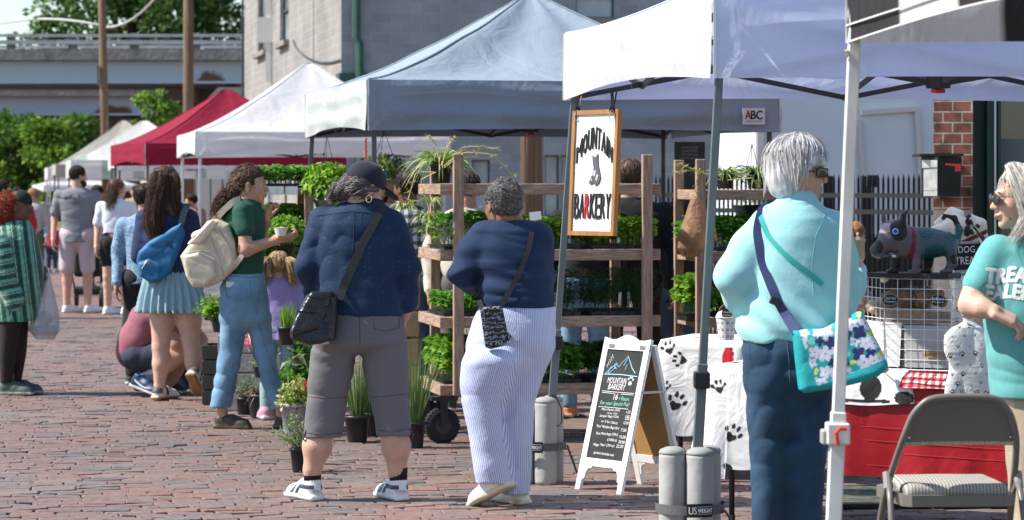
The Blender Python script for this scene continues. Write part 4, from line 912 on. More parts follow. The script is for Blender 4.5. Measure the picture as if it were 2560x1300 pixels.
# ================================================================ PLANTS, RACKS, TABLES
m_stl = M('steel', (.6, .6, .6), .25, metal=1); m_gold = M('gold', (.75, .6, .35), .2, metal=1)
Qd = lambda d: (lambda x, y, o=0.: at(x, y, d + o))
GR1 = [(.12, .31, .035), (.17, .38, .05), (.085, .24, .03)]; GR2 = [(.19, .38, .035), (.27, .46, .055), (.14, .31, .03)]; GR3 = [(.05, .13, .04), (.07, .17, .05), (.035, .10, .03)]; GRY = [(.35, .42, .10), (.5, .5, .2), (.2, .32, .06)]
def clump(kind, w, d, h, seed=0, n=None, pal=None, dens=1.):
    """foliage filling a w x d x h box standing on z=0; returns V,F,col"""
    r = np.random.default_rng(seed); VV = []; FF = []; CC = []; o = 0
    def push(V, F, c):
        nonlocal o
        VV.append(V); FF.append(F + o); CC.append(c); o += len(V)
    def tri(F): return F if F.shape[1] == 3 else np.concatenate([F[:, [0, 1, 2]], F[:, [0, 2, 3]]])
    pal = pal or GR1; ar = w * d
    if kind == 'broad':
        m = int(ar * 900 * dens) + 6; bx = r.uniform(-w / 2, w / 2, m); by = r.uniform(-d / 2, d / 2, m); hh = h * r.uniform(.55, 1.05, m)
        B = np.stack([bx, by, np.zeros(m)], 1); V, F = bladeset(B, np.stack([r.normal(0, .12, m), r.normal(0, .12, m), np.ones(m)], 1), hh, .004, .0, seed, 2, .3); push(V, tri(F), tint(m, 6, pal[0], .2, seed))
        for lv, q in ((.95, 4), (.7, 4), (.45, 3)):
            k = m * q; P = np.repeat(B + np.stack([0 * bx, 0 * bx, hh * lv], 1), q, 0); a = r.uniform(0, 2 * PI, k); D = np.stack([np.cos(a), np.sin(a), r.uniform(-.1, .8, k)], 1)
            V, F = leafset(P, D, h * r.uniform(.22, .36, k) + .012, h * r.uniform(.14, .22, k) + .008, seed + q, fold=.3); push(V, F, tint(k, 5, None, .2, seed + 2, pal))
    elif kind == 'dill':
        m = int(ar * 500 * dens) + 6; B = np.stack([r.uniform(-w / 2, w / 2, m), r.uniform(-d / 2, d / 2, m), np.zeros(m)], 1); hh = h * r.uniform(.6, 1.1, m)
        dr = np.stack([r.normal(0, .18, m), r.normal(0, .18, m), np.ones(m)], 1); V, F = bladeset(B, dr, hh, .003, .05, seed, 3, .3); push(V, tri(F), tint(m, 8, pal[0], .2, seed))
        for lv in (1., .85, .7, .5, .35):
            q = 9; k = m * q; P = np.repeat(B + dr * (hh * lv)[:, None], q, 0); a = r.uniform(0, 2 * PI, k); D = np.stack([np.cos(a), np.sin(a), r.uniform(-.2, 1.2, k)], 1)
            V, F = bladeset(P, D, h * r.uniform(.12, .28, k), .0028, .3, seed + 3, 2, .6); push(V, tri(F), tint(k, 6, None, .25, seed + 4, pal))
    elif kind == 'grass':
        m = n or 160; a = r.uniform(0, 2 * PI, m); q = np.sqrt(r.uniform(0, 1, m)) * w / 2 * .6; B = np.stack([np.cos(a) * q, np.sin(a) * q * d / w, np.zeros(m)], 1)
        sp = r.uniform(.02, .32, m); D = np.stack([np.cos(a) * sp, np.sin(a) * sp, np.ones(m)], 1); V, F = bladeset(B, D, h * r.uniform(.55, 1.05, m), .007, r.uniform(0, .25, m), seed, 6); push(V, tri(F), tint(m, 14, None, .2, seed, pal))
    elif kind == 'spider':
        m = n or 130; a = r.uniform(0, 2 * PI, m); D = np.stack([np.cos(a), np.sin(a), r.uniform(.5, 2.6, m)], 1); D /= np.linalg.norm(D, axis=1)[:, None]
        B = np.stack([np.cos(a) * .02, np.sin(a) * .02, np.zeros(m)], 1); L = h * r.uniform(.8, 1.6, m); dr = r.uniform(.5, 1.15, m)
        for wd, cpal, dz in ((.015, pal, 0), (.006, [(.62, .66, .34), (.7, .72, .42)], .0015)):
            V, F = bladeset(B + [0, 0, dz], D, L, wd, dr, seed, 8); push(V, tri(F), tint(m, 18, None, .15, seed, cpal))
    elif kind == 'lettuce':
        m = n or 420; m *= 3; v = r.normal(size=(m, 3)); v[:, 2] = np.abs(v[:, 2]) * .9 - .35; v /= np.linalg.norm(v, axis=1)[:, None]; q = r.uniform(.45, 1.0, (m, 1))
        P = v * q * [w / 2, d / 2, h * .55] + [0, 0, h * .4]; D = v + r.normal(0, .4, (m, 3)); V, F = leafset(P, D, h * r.uniform(.08, .17, m), h * r.uniform(.10, .19, m), seed, fold=.8, curl=.6); push(V, F, tint(m, 5, None, .25, seed, pal))
        P2_ = P + r.normal(0, .012, P.shape); V, F = leafset(P2_, -D[::-1] + [0, 0, 1], h * .08, h * .10, seed + 1, fold=-.7, curl=-.4); push(V, F, tint(m, 5, None, .25, seed + 1, pal))
    elif kind == 'bush':
        m = n or 350; v = r.normal(size=(m, 3)); v[:, 2] = np.abs(v[:, 2]); v /= np.linalg.norm(v, axis=1)[:, None]; q = r.uniform(.3, 1.0, (m, 1)) ** .7
        P = v * q * [w / 2, d / 2, h]; D = v + r.normal(0, .7, (m, 3)) + [0, 0, .3]; V, F = leafset(P, D, h * r.uniform(.12, .22, m) + .01, h * .09 + .01, seed, fold=.3); push(V, F, tint(m, 5, None, .25, seed, pal))
        k = 14; V, F = bladeset(np.zeros((k, 3)), np.concatenate([r.normal(0, .4, (k, 2)) * [[w / h, d / h]], np.ones((k, 1))], 1), h * .9, .006, .05, seed, 3, .5); push(V, tri(F), tint(k, 8, (.10, .12, .04), .2, seed))
    elif kind == 'rosemary':
        k = n or 22; B = np.zeros((k, 3)); D = np.concatenate([r.normal(0, .55, (k, 2)), r.uniform(.5, 1.4, (k, 1))], 1); D /= np.linalg.norm(D, axis=1)[:, None]; L = h * r.uniform(.7, 1.1, k)
        V, F = bladeset(B, D, L, .005, .25, seed, 5, .4); push(V, tri(F), tint(k, 12, (.12, .13, .06), .2, seed)); q = 30; t = np.tile(np.linspace(.15, 1, q), k)
        P = np.repeat(B, q, 0) + np.repeat(D, q, 0) * np.repeat(L, q)[:, None] * t[:, None] + np.array([0, 0, -1.]) * (.25 * np.repeat(L, q) * t * t)[:, None]; kk = len(P)
        D2 = np.repeat(D, q, 0) * .6 + r.normal(0, .8, (kk, 3)); V, F = leafset(P, D2, .035, .007, seed, fold=.1); push(V, F, tint(kk, 5, None, .25, seed + 1, pal))
    return np.concatenate(VV), np.concatenate(FF), np.concatenate(CC)
m_tray = M('tray_black', (.014, .015, .016), .45); m_soil = M('soil', (.035, .025, .018), .95, bump=(60, .01)); m_tag = M('tag_white', (.72, .74, .74), .5)
_tr = {}
def tray_proto(kind, pal, h, seed, w=.40, d=.27, dens=1.):
    root = thing('seedling_tray', 'x', 'plant tray', (0, 0, 0)); g = G(); g.box((0, 0, .022), (w / 2 - .008, d / 2 - .008, .022)); g.box((0, 0, .047), (w / 2, d / 2, .004)); 
    for x in np.linspace(-w / 2 + .03, w / 2 - .03, 7): g.box((x, -d / 2 + .002, .030), (.022, .006, .019))
    g.part('tray', m_tray, root, world=False); V, F, C = clump(kind, w * .95, d * .95, h, seed, pal=pal, dens=dens); V[:, 2] += .045
    part('foliage', V, F, m_leaf, root, False, C, world=False)
    r = random.Random(seed)
    for i in range(2): x = r.uniform(-w * .4, w * .4); g = G(); g.box((x, -d * .35 + i * .02, .045 + h * .35), (.009, .0008, .038), rotx(.12) @ roty(r.uniform(-.15, .15)), bev=0); g.part('plant_tag', m_tag, root, world=False)
    return root
def tray(key, label, pos, rot, args):
    if key not in _tr: o = _tr[key] = tray_proto(*args)
    else: o = copy_tree(_tr[key])
    o.location = pos; o.rotation_euler = (0, 0, rot); o['label'] = label; o['group'] = 'black trays of seedlings on the racks'; return o
TK = {'pars': ('broad', GR2, .16, 11, .40, .27, 1.3), 'dill': ('dill', GR3, .235, 12, .40, .27, 1.8), 'basil': ('broad', GR1, .12, 13, .40, .27, 1.3), 'mint': ('broad', GR1, .19, 14, .40, .27, 1.3), 'lav': ('dill', [(.16, .24, .12), (.2, .28, .16)], .15, 15, .4, .27, 1.), 'bush': ('broad', GR2, .24, 16), 'chive': ('dill', GR3, .24, 18, .40, .27, 1.)}
TN = {'pars': 'bright leafy parsley', 'dill': 'dark feathery dill', 'basil': 'low basil seedlings', 'mint': 'fresh green mint', 'lav': 'thin grey green lavender', 'bush': 'dense light green herbs', 'chive': 'thin tall chives'}
def wood2(t, vec, src):
    N, L = t.nodes, t.links; mp = N.new('ShaderNodeMapping'); mp.inputs['Scale'].default_value = (3, 3, 26); L.new(vec, mp.inputs[0]); nz = N.new('ShaderNodeTexNoise'); nz.inputs['Scale'].default_value = 3; nz.inputs['Detail'].default_value = 6; nz.inputs['Distortion'].default_value = .6; L.new(mp.outputs[0], nz.inputs[0])
    rp = N.new('ShaderNodeValToRGB'); rp.color_ramp.elements[0].position = .35; rp.color_ramp.elements[0].color = (.23, .15, .105, 1); rp.color_ramp.elements[1].position = .65; rp.color_ramp.elements[1].color = (.43, .31, .225, 1); L.new(nz.outputs[0], rp.inputs[0]); return rp.outputs[0]
m_wood = M('rack_wood', rough=.8, nodes=wood2, bump=(40, .002)); 
def wood3(t, vec, src):
    N, L = t.nodes, t.links; mp = N.new('ShaderNodeMapping'); mp.inputs['Scale'].default_value = (26, 26, 2.5); L.new(vec, mp.inputs[0]); nz = N.new('ShaderNodeTexNoise'); nz.inputs['Scale'].default_value = 3; nz.inputs['Detail'].default_value = 6; nz.inputs['Distortion'].default_value = .6; L.new(mp.outputs[0], nz.inputs[0])
    rp = N.new('ShaderNodeValToRGB'); rp.color_ramp.elements[0].position = .35; rp.color_ramp.elements[0].color = (.26, .165, .115, 1); rp.color_ramp.elements[1].position = .65; rp.color_ramp.elements[1].color = (.44, .31, .225, 1); L.new(nz.outputs[0], rp.inputs[0]); return rp.outputs[0]
m_woodv = M('rack_post_wood', rough=.8, nodes=wood3, bump=(40, .002))
def rack(label, pxl, d, ang, W, D, rows, posts, ztop, zbot, plan, bh=.034, rear=True, wheels=True, tag=''):
    o = Apt(pxl, d); ex = V3(math.cos(ang), math.sin(ang), 0); ey = V3(-math.sin(ang), math.cos(ang), 0); root = thing('plant_rack', label, 'plant rack', o)
    P = lambda u, v, z: o + ex * u + ey * v + V3(0, 0, z); R = rotz(ang)
    for i, py in enumerate(rows):
        z = zz(py, d)       # board centre
        for (a, b) in ((P(0, 0, z), P(W, 0, z)), (P(0, D, z), P(W, D, z))): g = G(); g.bar(a, b, .038, bh * 2, bev=.004); g.part('shelf_board', m_wood, root)
        for u in (.019, W - .019): g = G(); g.bar(P(u, .0195, z), P(u, D - .0195, z), .038, bh * 2 - .004, bev=.003); g.part('end_board', m_wood, root)
        g = G()
        for k in range(5): g.bar(P(.04, .09 + k * (D - .16) / 4, z - .005), P(W - .04, .09 + k * (D - .16) / 4, z - .005), .10, .018)
        g.part('shelf_slats', m_wood, root)
        kinds, hz = plan[i]
        for k, kd in enumerate(kinds):
            if not kd: continue
            col_, row_ = k % 3, k // 3; u = W * (col_ + .5) / 3; v = .165 + row_ * .30
            tray(kd, f"tray of {TN[kd]}, {['front', 'rear'][row_]} {['left', 'middle', 'right'][col_]} on {['top', 'second', 'third', 'bottom'][i]} shelf of {tag}", P(u, v, z + .006), ang + (PI if (k + i) % 2 and 0 else 0), TK[kd])
    for u in posts:
        for v, s_ in ((-.038, 1), (D + .038, 1)):
            if v > 0 and not rear: continue
            g = G(); g.box(P(u, v, (ztop + zbot) / 2), (.0315, .019, (ztop - zbot) / 2), R, bev=.004); p = g.part('post', m_woodv, root)
            if v < 0:
                for py in rows:
                    g = G(); g.lathe(P(u, v - .019, zz(py, d)), [(.007, -.004), (.007, .004)], 8, R=rotz(ang) @ rotx(PI / 2)); g.part('bolt', M('bolt', (.3, .3, .32), .4, metal=.8), p)
    if wheels:
        for u in (.02, W - .1):
            for v in (.02, D - .1):
                c = P(u, v, .105); wr = G(); Rw = rotz(ang + .15) @ rotx(PI / 2)
                wr.lathe(c, [(.05, -.03), (.085, -.034), (.102, -.026), (.105, 0), (.102, .026), (.085, .034), (.05, .03)], 28, R=Rw)
                for a in np.linspace(0, 2 * PI, 28, endpoint=False): wr.box(c + Rw @ V3(.104 * math.cos(a), .104 * math.sin(a), 0), (.004, .008, .026), Rw @ rotz(a))
                wo = wr.part('wheel', M('tyre_rubber', (.014, .015, .017), .75), root, False)
                g = G(); g.lathe(c, [(.05, -.031), (.02, -.026), (.018, -.036), (.002, -.036)], 16, R=Rw); g.lathe(c, [(.05, .031), (.02, .026), (.018, .036), (.002, .036)], 16, R=Rw)
                g.part('rim', M('rim_dark', (.03, .032, .034), .5), wo)
                g = G()
                for s_ in (-1, 1): g.bar(c + Rw @ V3(0, 0, s_ * .043), c + Rw @ V3(0, 0, s_ * .043) + V3(0, 0, zbot - .13), .012, .045, up=(1, 0, 0))
                g.box(P(u, v, zbot - .02), (.07, .05, .012), R); g.part('castor_fork', m_blk, wo)
    return root, P
rackA, PA = rack('wheeled wooden plant rack with four shelves under the steel blue canopy', 1098, 16.9, PHI, 1.36, .80, (473, 638.5, 806.5, 976), (.11, 1.27), zz(385, 16.85), zz(990, 16.85),
    [((None,) * 6, 0), (('lav', 'pars', 'pars', 'mint', 'pars', 'pars'), 0), (('basil', 'dill', 'dill', 'basil', 'dill', 'dill'), 0), (('bush', 'mint', 'chive', 'bush', 'mint', 'mint'), 0)], tag='wheeled rack')
rackB, PB_ = rack('wooden plant rack with spider plants behind the near steel pole', 1742, 18.2, PHI, .80, .5, (487, 641, 806, 960), (.015, .72), zz(398, 18.2), .05,
    [((None,) * 6, 0), (('mint', 'mint', 'pars', None, None, None), 0), (('bush', 'bush', 'mint', None, None, None), 0), (('dill', 'basil', 'basil', None, None, None), 0)], wheels=False, tag='rack behind the pole')
rackC, PC = rack('narrow wooden plant stand behind the eating woman', 640, 20.5, PHI, .40, .42, (478, 600, 700), (.02, .38), zz(460, 20.5), .02,
    [((None, 'basil', None, None, None, None), 0), ((None, 'mint', None, None, 'mint', None), 0), ((None, 'bush', None, None, None, None), 0)], wheels=False, bh=.02, tag='narrow stand')
for px, w_ in ((672, .05), (698, .03), (728, .045)):
    g = G(); g.prism([(-w_, 0), (w_, 0), (w_, .062), (-w_, .062)], 0, .002, fr=(PC((px - 640) / 344, -.03, zz(487, 20.5)), V3(1, 0, 0), V3(0, 0, 1), V3(0, -1, 0))); g.part('price_card', M('card', (.66, .70, .72), .6), rackC)
V, F, C = clump('broad', .38, .3, .13, 77, pal=[(.14, .30, .08), (.2, .38, .12)], dens=.5); V *= [1, 1, 1.0]
part('big_leaves', V * 1.0 + PC(.2, .2, zz(462, 20.5)), F, m_leaf, rackC, False, C)

# ---- potted plants
m_pot = M('pot_black', (.016, .017, .018), .45, bump=(30, .002)); m_tan = M('pot_tan', (.33, .27, .20), .7, var=(8, .1))
def potted(label, px, d, z, r, h, kind, args, pal, mat=m_pot, py=None, top=1.22, name='potted_plant', flowers=None, scale=1., lift=0.):
    o = Apt(px, d) + V3(0, 0, z); root = thing(name, label, 'potted plant', o)
    g = G(); g.lathe((0, 0, 0), [(r * .72, 0), (r * .76, h * .05), (r * .95, h * .88), (r * 1.05, h * .885), (r * 1.05, h), (r * .95, h), (r * .9, h * .9)], 22, cap=True)
    pt = g.part('pot', mat, root, True, world=False); g = G(); g.lathe((0, 0, 0), [(.001, h * .9), (r * .9, h * .9)], 16, cap=False); g.part('soil', m_soil, pt, world=False)
    w_, d_, hh, n = args; V, F, C = clump(kind, w_, d_, hh, int(px), n, pal); V[:, 2] += h * .88 + lift; part('foliage', V, F, m_leaf, root, False, C, world=False)
    if flowers:
        for (x, y, zf, rr, colr, nb) in flowers:
            r_ = np.random.default_rng(int(abs(x * 1e4) + 3)); v = r_.normal(size=(nb, 3)); v[:, 2] = np.abs(v[:, 2]); v /= np.linalg.norm(v, axis=1)[:, None]
            Pq = v * rr + [x, y, zf]; V, F = leafset(Pq, v * .3 + r_.normal(0, 1, (nb, 3)), rr * .55, rr * .5, 5, fold=.4); part('flower', V, F, m_leaf, root, False, tint(nb, 5, colr, .3, 3), world=False)
            g = G(); g.tube([(x * .3, y * .3, h * .9), (x, y, zf)], .004, 5, c=(.1, .2, .05)); g.part('stem', M('stem_green', (.1, .2, .04), .6), root, world=False)
    return root
sh_t = zz(455, 16.9) + .012
potted('black pot of arching spider plant on the left end of the wheeled rack', 1103, 17.15, zz(458, 17.15), .07, .115, 'spider', (.1, .1, .24, 150), [(.22, .36, .08), (.30, .44, .12)], name='spider_plant')
potted('pot of variegated spider plant on the rack behind the near pole', 1812, 18.4, zz(472, 18.4), .065, .09, 'spider', (.1, .1, .17, 90), [(.22, .36, .08), (.30, .44, .12)], name='spider_plant')
potted('pot of dark green ribbon leaved plant beside the turquoise jacket', 1890, 18.45, zz(472, 18.45), .065, .09, 'spider', (.1, .1, .18, 120), GR3, name='spider_plant')
def runner(label, pts, seed, root=None):
    """spider-plant runner with little plantlets"""
    pts = [np.asarray(p) for p in pts]; g = G(); t = np.linspace(0, 1, 14); P = np.array([np.interp(t, np.linspace(0, 1, len(pts)), [p[k] for p in pts]) for k in range(3)]).T
    g.tube(P, .0028, 4); root = root; o = g.part('runner', M('runner_tan', (.5, .42, .14), .6), root)
    r = np.random.default_rng(seed); ks = [6, 9, 11, 13]; VV = []; FF = []; n0 = 0
    for k in ks:
        m = 9; a = r.uniform(0, 2 * PI, m); D = np.stack([np.cos(a), np.sin(a), r.uniform(-.2, 1.2, m)], 1); V, F = bladeset(np.tile(P[k], (m, 1)), D, .045, .005, .4, seed + k, 3); VV.append(V); FF.append(F + n0); n0 += len(V)
    V = np.concatenate(VV); part('plantlet', V, np.concatenate(FF), m_leaf, o, False, tint(len(V), 1, (.5, .52, .2), .1, seed))
spA = [o for o in bpy.data.objects if o.name.startswith('spider_plant') and 'left end' in o.get('label', '')][0]
for i, pts in enumerate(([(1110, 420), (1160, 380), (1230, 385), (1285, 440)], [(1110, 415), (1170, 365), (1240, 372)], [(1100, 415), (1090, 360), (1070, 340)], [(1105, 415), (1115, 370), (1135, 345)], [(1085, 430), (1040, 430), (1020, 500)], [(1090, 430), (1050, 450), (1075, 530), (1065, 590)])):
    runner('', [at(x, y, 17.0 - .05 * i) for x, y in pts], i, spA)
for px, py, n in ((1062, 545, 60), (1012, 520, 50), (1078, 505, 40), (1070, 580, 50)):
    V, F, C = clump('spider', .1, .1, .09, px, n, [(.3, .4, .1), (.42, .5, .2)]); part('plantlet', V + at(px, py, 16.85), F, m_leaf, spA, False, C)
spB = [o for o in bpy.data.objects if o.name.startswith('spider_plant') and 'variegated' in o.get('label', '')][0]
for i, pts in enumerate(([(1800, 450), (1740, 425), (1690, 430)], [(1800, 450), (1750, 430), (1700, 410)], [(1820, 450), (1880, 445), (1900, 470)], [(1750, 420), (1738, 470), (1745, 500)])): runner('', [at(x, y, 18.1) for x, y in pts], 20 + i, spB)
# ground pots
potted('black pot of tall green chives in front of the little girl', 716, 17.3, zz(862, 17.3), .055, .11, 'grass', (.11, .11, .20, 90), GR2)
potted('pink geranium in a low pot behind the eating woman', 655, 18.6, .28, .06, .08, 'bush', (.16, .16, .10, 80), GR1, flowers=[(-.08, -.03, .21, .045, (.75, .25, .35), 90), (-.05, 0, .19, .035, (.8, .4, .45), 50)])
potted('dark purple wandering plant trailing from a black pot', 655, 18.75, 0, .10, .16, 'spider', (.2, .2, .15, 60), [(.10, .035, .06), (.16, .06, .10), (.12, .10, .09)])
potted('white flecked tub of red and yellow green bedding plants', 742, 17.45, .0, .105, .20, 'bush', (.24, .24, .17, 420), GRY, mat=M('fleck_pot', (.28, .29, .31), .6, var=(60, .9)), flowers=[(.085, -.06, .30, .035, (.6, .01, .03), 90)])
potted('felted grey green leaves of a broad succulent beside the black bag', 738, 17.7, .22, .06, .08, 'bush', (.05, .05, .03, 10), GR3)
pc = [o for o in bpy.data.objects if 'felted' in o.get('label', '')][0]
rr_ = np.random.default_rng(4); P_ = np.array([at(x, y, 17.6) for x, y in [(738, 925), (736, 900), (742, 915), (730, 910), (738, 890), (745, 900), (732, 880), (740, 905), (735, 920), (744, 885), (728, 900)]]); D_ = rr_.normal(0, .7, (11, 3)) + [0, -.3, .9]; V, F = leafset(P_, D_, .10, .060, 3, fold=.3, curl=.2); part('big_leaf', V, F, m_leaf, pc, False, tint(11, 5, (.27, .33, .20), .15, 2))
potted('young rosemary and trailing herb in a small black pot by the cropped trousers', 752, 15.2, 0, .06, .13, 'rosemary', (.2, .2, .26, 22), [(.13, .24, .10), (.20, .30, .10), (.30, .36, .16)])
potted('black nursery pot of upright lemongrass between the cropped trouser legs', 893, 17.0, 0, .077, .16, 'grass', (.14, .14, .52, 150), [(.10, .20, .05), (.14, .26, .07), (.25, .27, .12)])
potted('black nursery pot of tall lemongrass at the right trouser leg', 1036, 16.6, 0, .067, .155, 'grass', (.14, .14, .60, 130), [(.10, .20, .05), (.14, .26, .07), (.25, .27, .12)])
potted('smaller black pot of grass tucked behind the lemongrass pot', 925, 17.35, 0, .075, .15, 'grass', (.14, .14, .42, 110), [(.10, .20, .05), (.08, .16, .05)])
potted('low green plant pot on the crates beside the pale blue skirt', 530, 20.0, zz(800, 20.0), .07, .06, 'bush', (.24, .24, .13, 160), GR2)
potted('strawberry seedlings in a dark pot on the grey crates', 556, 19.6, zz(830, 19.6), .08, .08, 'broad', (.2, .2, .12, None), GR2)
potted('potted nasturtium with orange flowers on the rack behind the pole', 1786, 18.3, zz(795, 18.3), .07, .08, 'bush', (.20, .2, .24, 300), GR1, flowers=[(-.03, -.06, .33, .022, (.85, .28, .02), 30), (.0, -.06, .29, .02, (.85, .4, .03), 26)])
potted('yellow green herb pot hanging low beside the girl in lilac', 712, 19.8, zz(640, 19.8), .07, .08, 'lettuce', (.30, .26, .22, 260), GR2)
m_gw = M('grey_crate_wood', (.34, .33, .33), .8, var=(12, .2), bump=(30, .003))
def crate(label, px0, px1, d, z0, z1, n=3, mat=m_gw, dep=.34):
    a, b = X1(px0, d), X1(px1, d); root = thing('crate', label, 'crate', ((a + b) / 2, d, z0)); w_ = b - a; hh = (z1 - z0) / n
    for k in range(n):
        for y, t_ in ((0, 1), (dep, 1)): g = G(); g.box(((a + b) / 2, d + y, z0 + hh * (k + .5)), (w_ / 2, .008, hh * .45), bev=.002); g.part('slat', mat, root)
        for x in (a + .008, b - .008): g = G(); g.box((x, d + dep / 2, z0 + hh * (k + .5)), (.0075, dep / 2 - .009, hh * .45)); g.part('end_slat', mat, root)
    for x in (a + .03, b - .03): g = G(); g.box((x, d + .02, (z0 + z1) / 2), (.018, .012, (z1 - z0) / 2 - .003)); g.part('corner_post', mat, root)
    g = G(); g.box(((a + b) / 2, d + dep / 2, z0 + .012), (w_ / 2 - .016, dep / 2 - .01, .006)); g.part('base', mat, root); return root
crate('grey slatted crate standing on the bricks behind the jeans', 545, 700, 19.3, 0, zz(835, 19.3), 4)
crate('dark slatted crate to the left, behind the pale blue skirt', 505, 545, 19.9, 0, zz(862, 19.9), 4, M('dark_crate', (.05, .045, .04), .8))
crate('tan wooden crate between the plant rack and the spotted shirt', 1000, 1046, 18.6, 0, zz(640, 18.6), 6, M('tan_crate', (.32, .22, .13), .8, var=(10, .2)))
potted('bushy green herb pot between the flecked tub and the rosemary', 712, 18.2, 0, .085, .15, 'bush', (.24, .24, .2, 320), GR1)
potted('tall leafy pepper plant in a black pot behind the broad succulent', 765, 18.6, 0, .08, .2, 'bush', (.26, .26, .42, 420), GR1)
potted('trailing lime green plant on the grey crate behind the jeans', 690, 19.2, zz(835, 19.2), .07, .08, 'lettuce', (.26, .22, .16, 160), GR2)
potted('small lavender pot standing left of the purple leaved plant', 612, 19.0, 0, .06, .12, 'rosemary', (.2, .2, .2, 20), [(.2, .26, .16), (.26, .3, .2)])
# hanging baskets
def basket(label, px, py, d, r, h, fol, hook, mat, pal, kind='lettuce', n=420):
    c = at(px, py, d); root = thing('hanging_basket', label, 'hanging basket', c)
    g = G(); g.lathe((0, 0, 0), [(r * .6, -h), (r * .8, -h * .6), (r, -.01), (r * 1.04, 0), (r * .95, 0)], 22); g.part('basket', mat, root, True, world=False)
    V, F, C = clump(kind, fol[0], fol[0], fol[1], px, n, pal); V[:, 2] += fol[2]; part('foliage', V, F, m_leaf, root, False, C, world=False)
    hk = at(hook[0], hook[1], d) - c
    for a in (0.3, 2.4, 4.5): g = G(); g.tube([hk, V3(r * math.cos(a), r * math.sin(a), 0)], .0022, 4); g.part('hanger_wire', m_blk, root, world=False)
basket('hanging basket of bright green lettuce under the steel blue canopy edge', 820, 500, 20.6, .105, .09, (.36, .30, -.02), (817, 338), M('basket_grey', (.17, .18, .17), .6), [(.22, .42, .03), (.30, .52, .05), (.16, .33, .03)], n=520)
basket('tan hanging basket of dark tomato plants behind the cap', 955, 448, 19.9, .14, .17, (.40, .20, -.03), (960, 325), m_tan, [(.06, .13, .04), (.09, .18, .06), (.2, .22, .04)], 'bush', 520)
basket('dark green hanging pot below the top shelf beside the turquoise jacket', 1878, 512, 18.9, .12, .16, (.2, .06, 0), (1880, 360), M('basket_dark', (.012, .03, .02), .6), GR3, n=60)
g = G(); P_ = [at(914, 345 + 65 * t, 19.5) + V3(.004 * math.sin(t * 40), 0, 0) for t in np.linspace(0, 1, 24)]; g.tube(P_, [.007 + .0025 * (i % 2) for i in range(24)], 6); g.single('bungee_cord', M('bungee', (.5, .12, .03), .6, var=(80, .6)), 'orange bungee cord hanging at the front corner of the steel blue canopy', 'cord', smooth=False)
g = G(); g.prism([(0, 0), (.14, 0), (.14, .62), (0, .62)], 0, .01, fr=(at(1690, 560, 20.5), V3(1, 0, 0), V3(0, 0, 1), V3(0, -1, 0)))
bn = thing('banner', 'dark hanging banner with faint lettering behind the rack', 'banner', at(1715, 560, 20.5)); g = G(); fr = (at(1686, 562, 20.4), V3(1, 0, 0), V3(0, 0, 1), V3(0, -1, 0)); g.prism([(0, 0), (.22, 0), (.22, .60), (0, .60)], 0, .01, fr=fr); g.part('banner_sheet', M('banner_black', (.03, .035, .03), .5, var=(9, .6)), bn)
g = G(); 
for i, y in enumerate((.56, .535, .51, .485)): put_text(g, ['GOODNESS', 'GARDENS', 'of Herbs', 'and Flowers'][i], fr, (.05, .17, y - .01, y + .008), ex=.012)
g.part('banner_lettering', M('faint_grey', (.25, .27, .27), .6), bn)
# white photo tag on the rack
g = G(); g.prism([(0, 0), (.07, 0), (.07, .05), (0, .05)], 0, .001, fr=(at(1325, 552, 16.8), nrm(V3(1, 0, .12)), nrm(V3(-.12, 0, 1)), V3(0, -1, 0))); g.bar(at(1338, 550, 16.805), at(1338, 590, 16.805), .003, .003); g.single('plant_label', m_tag, 'white plant card standing among the parsley above the short haired woman', 'plant label')

